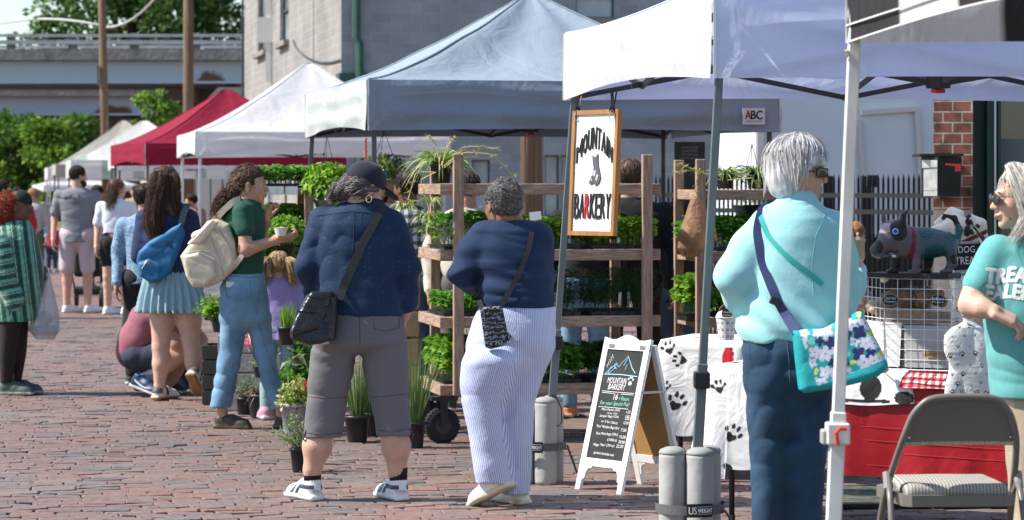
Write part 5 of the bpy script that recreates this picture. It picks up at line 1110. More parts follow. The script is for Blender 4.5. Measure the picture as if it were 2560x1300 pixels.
# ================================================================ PAW PRINTS AND CLOTHS
def paw_mask(u, v, paws, sc_=1.):
    m = np.zeros(len(u), bool)
    for (cx_, cy_, s_, a) in paws:
        s_ *= .8
        x = (u - cx_) / s_; y = (v - cy_) / s_; c, s2 = math.cos(a), math.sin(a); x, y = x * c + y * s2, -x * s2 + y * c
        near = (np.abs(x) < 1.4) & (np.abs(y) < 1.4)
        q = ((x / .52) ** 2 + ((y + .38 + .12 * np.cos(x * 6)) / .40) ** 2 < 1)
        for tx, ty, ta in ((-.72, .12, .4), (-.27, .62, .12), (.27, .62, -.12), (.72, .12, -.4)):
            xx, yy = x - tx, y - ty; ca, sa = math.cos(ta), math.sin(ta); xx, yy = xx * ca + yy * sa, -xx * sa + yy * ca; q |= ((xx / .19) ** 2 + (yy / .30) ** 2 < 1)
        m |= near & q
    return m
def draped(label, F0, ang, L, D, zt, drop, paint, mat, cat='tablecloth', hemfn=None, name='tablecloth', rad=.04, amp=.03, sides=(1, 1, 1, 1), group=None, flare=.05, res=.0045):
    """cloth over a table: F0 near-left corner, ang heading of the front edge"""
    ex = V3(math.cos(ang), math.sin(ang), 0); ey = V3(-math.sin(ang), math.cos(ang), 0); per = []; 
    for (a, b, n_) in (((0, 0), (L, 0), -ey), ((L, 0), (L, D), ex), ((L, D), (0, D), ey), ((0, D), (0, 0), -ex)):
        a = V3(*a, 0); b = V3(*b, 0); ln = np.linalg.norm(b - a); k = max(int(ln / res), 4)
        for i in range(k): t = i / k; per.append(((a + (b - a) * t)[:2], n_, t, ln))
    # smooth normals around corners
    N_ = np.array([p[1] for p in per]); Q = np.array([F0 + ex * p[0][0] + ey * p[0][1] for p in per]); n = len(per); w_ = int(.05 / res)
    Ns = sum(np.roll(N_, s_, 0) for s_ in range(-w_, w_ + 1)); Ns /= np.linalg.norm(Ns, axis=1)[:, None]; cen = F0 + ex * L / 2 + ey * D / 2
    seg = np.linalg.norm(np.roll(Q, -1, 0) - Q, axis=1); s = np.concatenate([[0], np.cumsum(seg)[:-1]]); nr = max(int(drop / res), 6); rows = []; UVr = []
    tt = np.array([p[2] for p in per]); cd = np.minimum(tt, 1 - tt) * np.array([p[3] for p in per]); corner = np.exp(-(cd / .10) ** 2)
    dl = np.full(n, drop) if hemfn is None else np.array([hemfn(i, s[i], tt[i]) for i in range(n)])
    for j in range(nr + 1):
        t = j / nr; z = zt - dl * t; rr = np.minimum(dl * t / .03, 1) * .012
        wv = amp * t * (np.sin(s * 17 + 1.2 * np.sin(s * 6.1)) + .5 * np.sin(s * 33 + 2)) * .5 + flare * t + corner * amp * 1.6 * t
        X = Q + Ns * (rr + wv)[:, None]; X[:, 2] = z + (.003 if j == 0 else 0); rows.append(X); UVr.append(np.stack([s, -dl * t], 1))
    V = np.concatenate(rows); F = np.array([(j * n + i, j * n + (i + 1) % n, (j + 1) * n + (i + 1) % n, (j + 1) * n + i) for j in range(nr) for i in range(n)])
    uv = np.concatenate(UVr)
    # top
    a_, b_ = max(int(L / res), 3), max(int(D / res), 3); gx, gy = np.meshgrid(np.linspace(0, 1, a_), np.linspace(0, 1, b_), indexing='ij'); T = F0 + gx[..., None] * L * ex + gy[..., None] * D * ey; T[..., 2] = zt + .003 + .002 * np.sin(gx * 30)
    i0 = len(V); ii = np.arange(a_ * b_).reshape(a_, b_) + i0; F2 = np.stack([ii[:-1, :-1], ii[1:, :-1], ii[1:, 1:], ii[:-1, 1:]], -1).reshape(-1, 4)
    V = np.concatenate([V, T.reshape(-1, 3)]); uv = np.concatenate([uv, np.stack([gx.ravel() * L, gy.ravel() * D + .02], 1)])
    c = paint(uv[:, 0], uv[:, 1]); return single(name, V, [F, F2], mat, label, cat, group=group, smooth=True, col=c)
m_cloth = M('painted_cloth', rough=.75, attr=True, bump=[(5, .02, 3, 1.), (300, .0006)], trans=.06); TA = math.radians(-24)
def table(label, F0, ang, L, D, zt):
    ex = V3(math.cos(ang), math.sin(ang), 0); ey = V3(-math.sin(ang), math.cos(ang), 0); root = thing('folding_table', label, 'table', F0); c = F0 + ex * L / 2 + ey * D / 2; R = rotz(ang)
    g = G(); g.box(c + V3(0, 0, zt - .022), (L / 2 - .004, D / 2 - .004, .02), R, bev=.006); g.part('tabletop', M('table_grey', (.4, .4, .4), .6), root)
    for u in (.09, L - .09):
        for v in (.06, D - .06): p = F0 + ex * u + ey * v; g = G(); g.tube([p + V3(0, 0, zt - .04), p + V3(0, 0, .03)], .013, 8); l = g.part('leg', m_blk, root, True); g = G(); g.tube([p + V3(0, 0, .035), p], .016, 8); g.part('foot_cap', m_blk, l)
TF0 = Apt(1772, 12.9); ZT2 = .715; table('folding table under the white paw print cloth and red cloth', TF0, TA, 1.55, .62, ZT2 - .003)
pawsA = [(.06, -.09, .045, .2), (.13, -.30, .06, -.5), (.30, -.34, .10, .3), (.10, -.52, .11, 1.2), (.36, -.15, .07, 0), (.5, -.4, .09, -.4), (.05, .3, .1, 0), (.4, .3, .1, 2), (.33, -.55, .09, .6)]
def paintA(u, v):
    c = np.tile(V3(.83, .83, .83), (len(u), 1)); c[paw_mask(u, v, pawsA)] = (.018, .018, .02)
    c[((u - .255) / .035) ** 2 + ((v + .155 + .25 * (u - .255)) / .07) ** 2 < 1] = (.7, .02, .03); return c
ex_t = V3(math.cos(TA), math.sin(TA), 0)
draped('white cloth with black paw prints over the left end of the near table', TF0, TA, .50, .62, ZT2, .45, paintA, m_cloth, hemfn=lambda i, s, t: .43 + .035 * math.sin(s * 9) + (.05 if s < .1 else 0), group='paw print tablecloths', flare=.03)
pawsB = [(.12, -.05, .04, 0), (.07, -.16, .09, .6), (.33, -.1, .1, 0), (.3, .2, .1, 1), (.55, .2, .1, 0), (.27, -.22, .06, 0)]
def paintB(u, v):
    c = np.tile(V3(.80, .81, .83), (len(u), 1)); c[paw_mask(u, v, [(.40, -.3, .13, .5), (.1, -.3, .11, .5), (.3, .2, .1, 1)])] = (.018, .018, .02)
    c[(((u - .13) / .05) ** 2 + ((v + .085) / .055) ** 2 < 1) | ((u < .22) & (v < -.135) & (v > -.15) & (u > .02)) | (((u - .27) / .03) ** 2 + ((v + .125) / .03) ** 2 < 1)] = (.012, .012, .014); return c
draped('short white runner with large black dots hanging beside the red gingham', TF0 + ex_t * .645, TA, .295, .56, ZT2 + .009, .16, paintB, m_cloth, group='paw print tablecloths', hemfn=lambda i, s, t: .155 + .008 * math.sin(s * 14), amp=.01, flare=.018)
def paintR(u, v):
    c = np.tile(V3(.30, .004, .010), (len(u), 1)); return c
m_redc = M('red_plastic_cloth', (.42, .008, .015), .42, bump=[(3, .02, 3, 1.)], spec=.45)
def hem_r(i, s, t): return .46 + (.0)
rc = draped('plain red plastic cloth hanging down the front of the near table', TF0 + ex_t * .63 + V3(0, 0.003, 0), TA, .93, .60, ZT2 + .003, .47, paintR, M('red_cloth_attr', rough=.42, attr=True, bump=[(3, .02, 3, 1.)]), amp=.014, flare=.02)
# packing creases pressed into the red cloth
g = G(); eyT = V3(-math.sin(TA), math.cos(TA), 0)
for (a, b, z) in ((.05, .92, .47), (.02, .92, .41), (.3, .9, .36), (.03, .25, .30)):
    P_ = []
    for t in np.linspace(a, b, 24): zq = ZT2 + .003 - (ZT2 - z); f_ = (ZT2 - z) / .47; P_.append(TF0 + ex_t * (.63 + t) - eyT * (.016 + .018 * f_ + .014 * f_ * .5 * (math.sin(t * 17 + 1.2 * math.sin(t * 6.1)) + .5 * math.sin(t * 33 + 2)) + .0012) + V3(0, .003, z - .03 * t))
    g.tube(P_, .0012, 4)
g.part('crease', M('crease_red', (.42, .03, .03), .35), rc)
def paintG(u, v): 
    a = ((u * 1000 / 15).astype(int) % 2 == 0); b = (((v + 1) * 1000 / 15).astype(int) % 2 == 0); c = np.tile(V3(.8, .78, .78), (len(u), 1)); c[a | b] = (.55, .16, .18); c[a & b] = (.48, .01, .02); return c
draped('red and white gingham runner along the top edge of the red cloth', TF0 + ex_t * .935, TA, .61, .60, ZT2 + .006, .075, paintG, m_cloth, amp=.004, flare=.026, res=.005)
T1F = Apt(1652, 14.85); T1A = math.radians(-20); table('folding table behind the chalkboard sign under a paw print cloth', T1F, T1A, 1.0, .6, .727)
def paintC(u, v):
    c = np.tile(V3(.83, .83, .83), (len(u), 1)); c[paw_mask(u, v, [(.05, -.04, .05, .3), (.11, -.10, .055, 1.4), (.10, -.32, .07, -.4), (.04, -.24, .04, 0), (.22, -.55, .08, 0), (.3, .15, .09, 1), (.1, .3, .08, 2), (.38, -.06, .04, 1)])] = (.018, .018, .02)
    c[((u - .37) / .032) ** 2 + ((v + .105) / .075) ** 2 < 1] = (.65, .015, .03); return c
draped('white paw print cloth on the table behind the chalkboard sign', T1F, T1A, 1.0, .6, .73, .48, paintC, m_cloth, group='paw print tablecloths', hemfn=lambda i, s, t: .47 + .03 * math.sin(s * 11) , flare=.02)
# basket with round label on the rear table
bk = thing('gift_basket', 'small white paw print basket with brown hoop handle on the rear table', 'basket', at(1816, 850, 14.6)); c0 = ORG[bk.name]
def lathe_col(c, prof, n, paint):
    V = [];  
    for r, z in prof:
        for k in range(n): V.append((r * math.cos(2 * PI * k / n), r * math.sin(2 * PI * k / n), z))
    V = np.array(V); F = np.array([(i * n + k, i * n + (k + 1) % n, (i + 1) * n + (k + 1) % n, (i + 1) * n + k) for i in range(len(prof) - 1) for k in range(n)]); return V + c, F, paint(np.arctan2(V[:, 1], V[:, 0]), V[:, 2])
def paint_bk(a, z):
    u = a * .05; c = np.tile(V3(.72, .72, .70), (len(a), 1)); pw = [(x, zq, .011, x * 7) for x in np.arange(-.16, .16, .028) for zq in (.02, .055, .09)]
    c[paw_mask(u, z, pw)] = (.02, .02, .02); c[(np.abs(((u * .8 + z) % .06) - .03) < .0015)] = (.03, .03, .03); return c
V, F, C = lathe_col(c0, [(.038 + .016 * t, .115 * t) for t in np.linspace(0, 1, 50)] + [(.058, .117), (.054, .12)], 140, paint_bk); part('basket_body', V, F, M('painted_paper', rough=.6, attr=True), bk, True, C)
g = G(); g.tube([c0 + V3(.042 * math.cos(a), 0, .115 + .07 * math.sin(a)) for a in np.linspace(0, PI, 16)], .005, 6); g.part('handle', M('handle_brown', (.10, .05, .03), .5), bk)
g = G(); g.lathe(c0 + V3(0, -.035, .14), [(.027, -.002), (.027, .002)], 24, R=rotx(PI / 2)); lb = g.part('round_label', M('label_black', (.012, .012, .014), .5), bk); g = G(); put_text(g, 'Greens', (c0 + V3(0, -.038, .14), V3(1, 0, 0), V3(0, 0, 1), V3(0, -1, 0)), (-.018, .018, .001, .012)); put_text(g, 'Chews', (c0 + V3(0, -.038, .14), V3(1, 0, 0), V3(0, 0, 1), V3(0, -1, 0)), (-.018, .018, -.014, -.004)); g.part('label_writing', wh, lb)
S_ = Sc(.005, .01); S_.ell(c0 + V3(-.01, 0, .12), (.045, .03, .035)); S_.ell(c0 + V3(.02, .01, .13), (.03, .03, .04)); S_.part('tissue', M('tissue', (.6, .6, .58), .6, bump=(60, .01)), bk)

# ================================================================ WIRE CUBE, TREAT BAGS, DOG FIGURES
ZC = ZT2 + .012; C0 = V3(X1(2211, 12.50), 12.50, ZC); C1 = V3(X1(2412, 12.34), 12.34, ZC); C3 = V3(X1(2150, 12.84), 12.84, ZC); C2 = C1 + (C3 - C0); CH = .402
cg = thing('wire_cube', 'white wire grid cube holding treat bags on the near table', 'wire rack', C0); m_wire = M('wire_white', (.80, .80, .80), .35)
def panel(a, b, nm='grid_panel', n1=10, n2=10, top=False, c=None, d=None):
    g = G(); up = V3(0, 0, CH)
    if top: q = lambda u, v: a + (b - a) * u + (d - a) * v
    else: q = lambda u, v: a + (b - a) * u + up * v
    for i in range(n1 + 1): r = .0030 if i in (0, n1) else .0016; g.tube([q(i / n1, 0), q(i / n1, 1)], r, 5)
    for j in range(n2 + 1): r = .0030 if j in (0, n2) else .0016; g.tube([q(0, j / n2), q(1, j / n2)], r, 5)
    g.part(nm, m_wire, cg)
panel(C0, C1, n1=6, n2=9); panel(C3, C0, n1=6, n2=9); panel(C1, C2, n1=6, n2=9)
up_ = V3(0, 0, CH); panel(C0 + up_, C1 + up_, top=True, d=C3 + up_, n1=8, n2=8)
for p in (C0, C0 + up_, C1, C1 + up_, C3, C3 + up_): g = G(); g.lathe(p, [(.006, -.016), (.016, -.013), (.0185, 0), (.016, .013), (.006, .016)], 14, R=rotz(.5) @ rotx(PI / 2 - .3)); g.part('connector', M('connector_cream', (.62, .58, .44), .45), cg)
g = G(); R_ = rotz(math.atan2((C1 - C0)[1], (C1 - C0)[0])); pc_ = C0 * .35 + C1 * .35 + C3 * .15 + C2 * .15 + V3(-.01, 0, CH + .015); g.box(pc_, (.185, .10, .010), R_, bev=.002); g.single('display_board', M('board_black', (.015, .015, .017), .6), 'black display board lying on top of the wire cube', 'board')
m_treat = M('treat_brown', (.26, .12, .05), .7, var=(30, .5), bump=(40, .02)); m_clear = M('clear_wrap', (.75, .75, .75), .12, alpha=.13, bump=(40, .02, 5), spec=.8)
mc = lambda u, v, z: C0 + (C1 - C0) * u + (C3 - C0) * v + V3(0, 0, z)
def bag(label, u, v, z, r, lab=None, col=m_treat):
    c = mc(u, v, z); root = thing('treat_bag', label, 'treat bag', c); rr_ = random.Random(int(u * 100 + v * 10)); S_ = Sc(.006, .008)
    for i in range(16): S_.ell(c + V3(rr_.uniform(-1, 1) * r[0] * .7, rr_.uniform(-1, 1) * r[1] * .6, rr_.uniform(-.6, .7) * r[2]), (r[0] * .34, r[1] * .4, r[2] * .42), rotz(rr_.uniform(0, 3)))
    S_.part('treats', col, root); S_ = Sc(.007, .02); S_.ell(c, (r[0] * 1.1, r[1] * 1.1, r[2] * 1.15)); S_.ell(c + V3(r[0] * .5, 0, r[2] * .9), (r[0] * .5, .02, .03)); S_.disp(folds(.006, 40, 3)); S_.part('wrapper', m_clear, root)
    if lab:
        n_ = nrm(V3(-.35, -1, .2)); e1_ = nrm(np.cross(V3(0, 0, 1), n_)) * -1; e1_ = e1_ if e1_[0] > 0 else -e1_; e2_ = nrm(np.cross(n_, e1_)); e2_ = e2_ if e2_[2] > 0 else -e2_; pos = c + n_ * (r[1] * 1.15 + .01) + V3(*lab[1])
        fr_ = (pos, e1_, e2_, n_); q = [(.034 * math.cos(a), .024 * math.sin(a)) for a in np.linspace(0, 2 * PI, 20, endpoint=False)]; g = G(); g.prism([(x * 1.12, y * 1.12) for x, y in q], 0, .002, fr=fr_); g.part('label_rim', M('kraft', (.38, .24, .12), .7), root)
        g = G(); g.prism(q, .001, .004, fr=fr_); l_ = g.part('label_disc', M('label_black', (.012, .012, .014), .5), root); g = G(); put_text(g, lab[0][0], fr_, (-.026, .026, .002, .014), ex=.005); put_text(g, lab[0][1], fr_, (-.026, .026, -.014, -.003), ex=.005); g.part('label_writing', wh, l_)
bag('clear bag of brown dog treats with an oval Carrot Champs label', .38, .5, .30, (.085, .075, .045), (('Carrot', 'Champs'), (-.04, -.05, -.01)))
bag('clear bag of large brown biscuits at the right of the wire cube', .74, .5, .31, (.075, .07, .05), (('Mini', 'Pups'), (.045, -.04, -.02)))
bag('small bag of pale treats at the left side of the wire cube', .12, .62, .27, (.05, .06, .035), None, M('treat_pale', (.42, .30, .17), .7, var=(30, .4)))
bag('bag of dark treats behind the turquoise sleeve in the cube', .0, .92, .28, (.045, .06, .04), None)
def bin_(label, u0, u1, v0, v1, z0, z1, col, al, fill=None):
    c = mc((u0 + u1) / 2, (v0 + v1) / 2, 0); root = thing('plastic_bin', label, 'plastic bin', c + V3(0, 0, z0)); ms = M('bin%s' % (col,), col, .25, alpha=al, spec=.6)
    P8 = [mc(u, v, z) for z, e in ((z0, .02), (z1, 0)) for u, v in ((u0 + e, v0 + e), (u1 - e, v0 + e), (u1 - e, v1 - e), (u0 + e, v1 - e))]
    part('bin_body', P8, [(0, 1, 5, 4), (1, 2, 6, 5), (2, 3, 7, 6), (3, 0, 4, 7), (3, 2, 1, 0)], ms, root)
    g = G(); g.tube(P8[4:], .005, 5, closed=True); g.part('rim', ms, root)
    if fill: g = G(); cc_ = mc((u0 + u1) / 2, (v0 + v1) / 2, 0); q = [cc_ + (p - cc_) * .94 for p in P8[:4]]; q = [V3(p[0], p[1], ZC + z0 + .006) for p in q]; g.add(q + [p + V3(0, 0, fill[1]) for p in q], [(0, 1, 5, 4), (1, 2, 6, 5), (2, 3, 7, 6), (3, 0, 4, 7), (3, 2, 1, 0), (4, 5, 6, 7)]); g.part('contents', fill[0], root)
bin_('clear tub of brown biscuits in the upper half of the cube', .12, .95, .2, .8, .20, .26, (.7, .68, .66), .2, (m_treat, .048))
bin_('large frosted bin in the lower half of the cube', .32, .97, .15, .85, .008, .19, (.62, .64, .66), .62, (M('inside_dark', (.14, .13, .13), .8, var=(9, .4)), .12))
bin_('white carton at the lower left of the cube', .03, .28, .2, .95, .008, .20, (.82, .82, .83), 1.0, None)
g = G(); fr_ = (mc(.52, .12, .055), nrm(C1 - C0), V3(0, 0, 1), nrm(np.cross(C1 - C0, V3(0, 0, 1)))); g.prism([(0, 0), (.095, 0), (.095, .028), (0, .028)], 0, .001, fr=fr_); cd = g.single('kraft_card', M('kraft', (.38, .24, .12), .7), 'small kraft card lettered GOURMET on the frosted bin', 'card'); g = G(); put_text(g, 'GOURMET', fr_, (.012, .083, .011, .019), ex=.002); g.part('card_writing', M('ink_brown', (.2, .12, .06), .7), cd)
g = G(); g.bar(C3 + V3(-.02, -.01, .18), C3 + V3(-.025, -.01, CH + .01), .014, .005); g.bar(C3 + V3(.0, -.03, .1), C3 + V3(.0, -.03, CH), .012, .005); g.single('blue_strap', M('strap_cyan', (.03, .38, .62), .5), 'bright blue plastic strap at the left side of the wire cube', 'strap')

# dog figurine: heading left
dgc = at(2290, 640, 12.47); zb_ = pc_[2] + .010; o_ = V3(dgc[0], 12.47, zb_); su = 1 / 565.
fx = nrm(V3(-.985, -.17, 0)); fy = V3(fx[1], -fx[0], 0) ; dx = lambda px: (2290 - px) * su; dz = lambda py: (697 - py) * su
L_ = lambda px, py, y=0.: o_ + fx * dx(px) + fy * y + V3(0, 0, dz(py)); Rd = np.stack([fx, fy, V3(0, 0, 1)], 1)
S_ = Sc(.0028, .02)
S_.chain([L_(2370, 625), L_(2300, 622), L_(2262, 622)], [.052, .064, .066]); S_.ell(L_(2320, 622), (.10, .058, .066), Rd)
S_.cap(L_(2262, 615), L_(2235, 600), .066, .064, .02); S_.ell(L_(2228, 602), (.052, .058, .06), Rd); S_.cap(L_(2228, 610), L_(2190, 640), .052, .03, .02); S_.ell(L_(2188, 640), (.024, .03, .026), Rd)
S_.box(L_(2215, 655), (.045, .035, .008), .006, Rd, .015)
for (px, py, y, kx) in ((2288, 640, -.04, -1), (2245, 640, .035, -1), (2372, 640, -.035, 1), (2330, 650, .035, -1)):
    S_.chain([L_(px, py, y), L_(px + 4 * kx + 2, 672, y * 1.05), L_(px - 6, 690, y * 1.05)], [.030, .020, .017], .015); S_.box(L_(px - 10, 693, y * 1.05), (.026, .018, .008), .007, Rd, .01)
S_.ell(L_(2213, 560, .04), (.011, .007, .028), Rd, .005)
S_.chain([L_(2247, 575, -.04), L_(2247, 556, -.045), L_(2258, 543, -.047)], [.020, .016, .005], .008)
S_.chain([L_(2395, 620), L_(2404, 590), L_(2390, 560), L_(2362, 552)], [.018, .014, .012, .006], .01)
def dogpaint(V):
    q = (V - o_) @ Rd; px = 2290 - q[:, 0] / su; py = 697 - q[:, 2] / su; near = q[:, 1] < .0
    c = np.tile(V3(.105, .098, .118), (len(V), 1)); c[(px < 2238) & (py < 600 - (px - 2190) * .3)] = (.34, .30, .33)
    body = (px > 2288) & (py < 668); dots = (np.sin((px + py) * .85) * np.sin((px - py) * .85) > .12); c[body & dots] = (.05, .14, .17); c[body & ~dots] = (.055, .07, .085)
    blob = body & ((((px - 2305) / 22) ** 2 + ((py - 592) / 20) ** 2 < 1) | (((px - 2330) / 30) ** 2 + ((py - 645) / 20) ** 2 < 1) | (((px - 2378) / 24) ** 2 + ((py - 600) / 16) ** 2 < 1)); c[blob & ~dots] = (.008, .01, .012); c[blob & dots] = (.02, .20, .24)
    c[(((px - 2235) / 22) ** 2 + ((py - 590) / 26) ** 2 < 1)] = (.012, .012, .014); c[(((px - 2190) / 9) ** 2 + ((py - 632) / 17) ** 2 < 1)] = (.015, .015, .017)
    c[(px > 2242) & (py < 575)] = (.014, .013, .016); c[(px > 2205) & (px < 2225) & (py < 572)] = (.12, .11, .13)
    c[(np.abs(px - 2272 - (py - 620) * -.08) < 6) & (py < 665)] = (.16, .012, .02)
    m = (np.abs(py - (655 - ((px - 2205) / 18) ** 2 * 6 + 4)) < 2) & (px > 2195) & (px < 2238); c[m] = (.01, .01, .01); c[(np.abs(px - 2226) < 5) & (np.abs(py - 652) < 5)] = (.75, .75, .75)
    c[(px > 2290) & (px < 2300) & (py > 650)] = (.012, .012, .014); c[(((px - 2380) / 12) ** 2 + ((py - 662) / 13) ** 2 < 1)] = (.014, .014, .016); c[(py > 660) & (q[:, 1] > .01)] = (.02, .02, .022); c[(px < 2182)] = (.05, .045, .05)
    return c
df = thing('dog_figurine', 'grey painted dog figurine with teal scales and red collar on the display board', 'dog figure', o_)
S_.part('dog_body', M('dog_paint', rough=.45, attr=True, bump=(200, .0006)), df, dogpaint)
ec = L_(2225, 592, -.063); g = G(); g.lathe(ec, [(.0135, -.001), (.0135, .003)], 20, R=rotx(PI / 2)); ey_ = g.part('eye_ring', M('eye_white', (.75, .8, .85), .4), df); g = G(); g.lathe(ec, [(.010, -.001), (.010, .005)], 20, R=rotx(PI / 2)); g.part('iris', M('eye_blue', (.01, .08, .65), .2), ey_)
# dalmatian plush with apron
pl = thing('dalmatian_plush', 'black spotted white plush dog wearing a chalkboard apron beside the figurine', 'plush dog', V3(X1(2420, 12.9), 12.9, ZT2 + .01)); Q = lambda px, py, y=0.: at(px, py, 12.95 + y)
S_ = Sc(.005, .03); S_.chain([Q(2425, 800, .05), Q(2425, 700, .05), Q(2425, 640, .05), Q(2420, 600, .02)], [.075, .085, .08, .055]); S_.ell(Q(2395, 565), (.062, .06, .05), roty(.5)); S_.chain([Q(2385, 570), Q(2345, 585), Q(2330, 592)], [.042, .032, .028]); S_.ell(Q(2350, 575, -.02), (.05, .03, .022), roty(-.4)); S_.chain([Q(2400, 700, -.05), Q(2398, 780, -.07), Q(2392, 800, -.09)], [.03, .027, .03]); S_.chain([Q(2450, 700, -.05), Q(2452, 790, -.07)], [.03, .028]); S_.ell(Q(2430, 790, 0), (.10, .08, .03))
S_.chain([Q(2425, 545, -.03), Q(2452, 560, -.045), Q(2462, 590, -.045)], [.02, .026, .016], .01); S_.chain([Q(2400, 535, .0), Q(2380, 530, .05), Q(2345, 560, .06)], [.02, .022, .02], .01)
def dalp(V):
    c = np.tile(V3(.74, .70, .60), (len(V), 1)); r_ = np.random.default_rng(4); k = V[r_.integers(0, len(V), 130)]
    for i, p in enumerate(k): c[np.linalg.norm((V - p) * [1, 1, 1.15], axis=1) < r_.uniform(.009, .022)] = (.012, .012, .013)
    px = 1280 + V[:, 0] / V[:, 1] * FPX; py = HOR - (V[:, 2] - CAMZ) / V[:, 1] * FPX; c[(np.abs((py - 600) + (px - 2420) * .45) < 6) & (px > 2395) & (py < 625)] = (.14, .015, .015); return c
S_.part('plush_body', M('plush_fur', rough=.95, attr=True, bump=[(120, .003), (20, .01)], sheen=.5), pl, dalp)
apf = (at(2384, 676, 12.84), nrm(V3(1, .0, .05)), nrm(V3(-.05, 0, 1)), V3(0, -1, 0)); ap = G(); ap.prism([(0, .0), (.145, .0), (.15, .075), (.12, .13), (.03, .13), (-.005, .075)], 0, .006, fr=apf); apo = ap.part('apron', M('apron_black', (.02, .02, .022), .8), pl)
def ging(V): u = ((V[:, 0] + V[:, 2] * .3) * 1000 / 4).astype(int) % 2 == 0; return np.where(u[:, None], V3(.02, .02, .02), V3(.7, .7, .7))
for y0 in (-.012, .118):
    P_ = np.array([[apf[0] + apf[1] * (x + (0.03 if y0 > 0 else 0)) + apf[2] * (y0 + y) + apf[3] * (.008) for y in (0, .006, .012)] for x in np.linspace(0, .148 if y0 < 0 else .09, 75)]); g = G(); g.grid(P_); V, F, _ = g.out(); cc = np.array([V3(.02, .02, .02) if ((i // 3 // 2 + (i % 3)) % 2 == 0) else V3(.7, .7, .7) for i in range(len(V))]); part('gingham_trim', V, F, M('painted_paper', rough=.6, attr=True), apo, False, cc)
g = G(); put_text(g, 'DOG', apf, (.025, .10, .078, .108), ex=.0075); put_text(g, 'TREATS', apf, (.008, .135, .025, .06), ex=.0075); g.part('apron_writing', wh, apo)
# paw print bag hanging in front of the cube
def paw_bag():
    S_ = Sc(.003, .02); d = 11.75; Q = lambda px, py, y=0.: at(px, py, d + y); S_.loft(d, [(988, 2368, 2486, .028), (930, 2361, 2486, .036), (880, 2357, 2483, .036), (838, 2363, 2476, .032), (818, 2378, 2462, .028), (802, 2407, 2434, .016), (786, 2398, 2442, .014)], p=3.); S_.disp(folds(.009, 22, 8, (1, 1, .4)))
    r_ = np.random.default_rng(6); pw = []
    for i, yy in enumerate(range(815, 990, 24)):
        for j, xx in enumerate(range(2365, 2485, 30)): pw.append((xx + (i % 2) * 14 + r_.uniform(-4, 4), yy + r_.uniform(-4, 4), r_.choice([5, 7, 10]), r_.uniform(-.5, .5)))
    def pc(V):
        px = 1280 + V[:, 0] / V[:, 1] * FPX; py = HOR - (V[:, 2] - CAMZ) / V[:, 1] * FPX; c = np.tile(V3(.78, .80, .80), (len(V), 1)); c[paw_mask(px, -py, [(a, -b, s_ * 1.0, t) for a, b, s_, t in pw])] = (.02, .02, .022); return c
    root = thing('paw_print_bag', 'white drawstring bag covered in black paw prints hanging beside the cube', 'bag', Q(2420, 985)); S_.part('bag_body', M('bag_plastic', rough=.35, attr=True, bump=[(30, .004, 4, 1)]), root, pc)
    g = G(); g.tube([Q(2420 + 14 * math.cos(a), 768 + 22 * math.sin(a)) for a in np.linspace(0, 2 * PI, 16, endpoint=False)], .0025, 5, closed=True); g.tube([Q(2402, 790, -.02), Q(2420, 796, -.026), Q(2438, 790, -.02)], .004, 5); g.part('drawstring', m_stl, root)
paw_bag()
# rug under the table
rg = np.array([[V3(X1(2050, 14.3) + u * 1.5, 14.3 - v * .85 , .02 + .002 * math.sin(u * 20)) for v in np.linspace(0, 1, 12)] for u in np.linspace(0, 1, 30)]); rt_ = rotz(math.radians(-8)); 
root = thing('rug', 'flat mottled outdoor mat with black edge on the bricks under the table', 'mat', (X1(2050, 14.3), 14.0, 0)); g = G(); g.grid(rg); g.part('mat_top', M('rug_pattern', (.07, .08, .06), .9, var=(22, .9), bump=(60, .004)), root)
e = [rg[0, 0], rg[-1, 0], rg[-1, -1], rg[0, -1]]; g = G(); 
for i in range(4): g.bar(e[i] - V3(0, 0, .006), e[(i + 1) % 4] - V3(0, 0, .006), .02, .018)
g.part('mat_edge', m_blk, root)

# ================================================================ FOLDING CHAIR
ch = thing('folding_chair', 'grey metal folding chair with striped padded seat at the bottom right', 'chair', (X1(2400, 10.2), 10.2, 0)); m_ch = M('chair_paint', (.165, .15, .135), .38, spec=.5); O = V3(X1(2400, 9.95), 9.95, 0)
ca = .06; cx_, cy_ = V3(math.cos(ca), math.sin(ca), 0), V3(-math.sin(ca), math.cos(ca), 0)
K = lambda u, v, z: O + cx_ * u + cy_ * v + V3(0, 0, z)
# one bent tube: front legs + back frame
side = [(-.245, .42, .0), (-.235, .20, .42), (-.205, .0, .64), (-.175, -.03, .735), (-.13, -.045, .785), (-.08, -.05, .797)]
pts = [K(*p) for p in side] + [K(-p[0], p[1], p[2]) for p in side[::-1]]
def smooth_path(p, n=6):
    p = np.array(p); t = np.arange(len(p)); tt = np.linspace(0, len(p) - 1, (len(p) - 1) * n + 1); q = np.array([np.interp(tt, t, p[:, k]) for k in range(3)]).T
    for _ in range(4): q[1:-1] = (q[:-2] + 2 * q[1:-1] + q[2:]) / 4
    return q
g = G(); g.tube(smooth_path(pts), .0125, 10); g.part('back_frame', m_ch, ch, True)
rows_ = []
for v, (zq, yv) in enumerate(((.632, .008), (.66, .0), (.70, -.016), (.74, -.028), (.77, -.038), (.792, -.046))):
    hw = [.195, .193, .185, .17, .145, .10][v]; rows_.append([K(u * hw, yv + .030 * (1 - u * u) , zq) for u in np.linspace(-1, 1, 21)])
A_ = np.array(rows_); B_ = A_ + cy_ * .010; g = G(); g.grid(A_.transpose(1, 0, 2)); g.grid(B_.transpose(1, 0, 2)[::-1]); bp = g.part('backrest', m_ch, ch, True)
g = G(); g.tube([K(u * .195, .012 + .03 * (1 - u * u), .628) for u in np.linspace(-1, 1, 21)], .008, 6); g.part('back_edge_trim', M('trim_cream', (.42, .38, .3), .7, var=(150, .5)), bp)
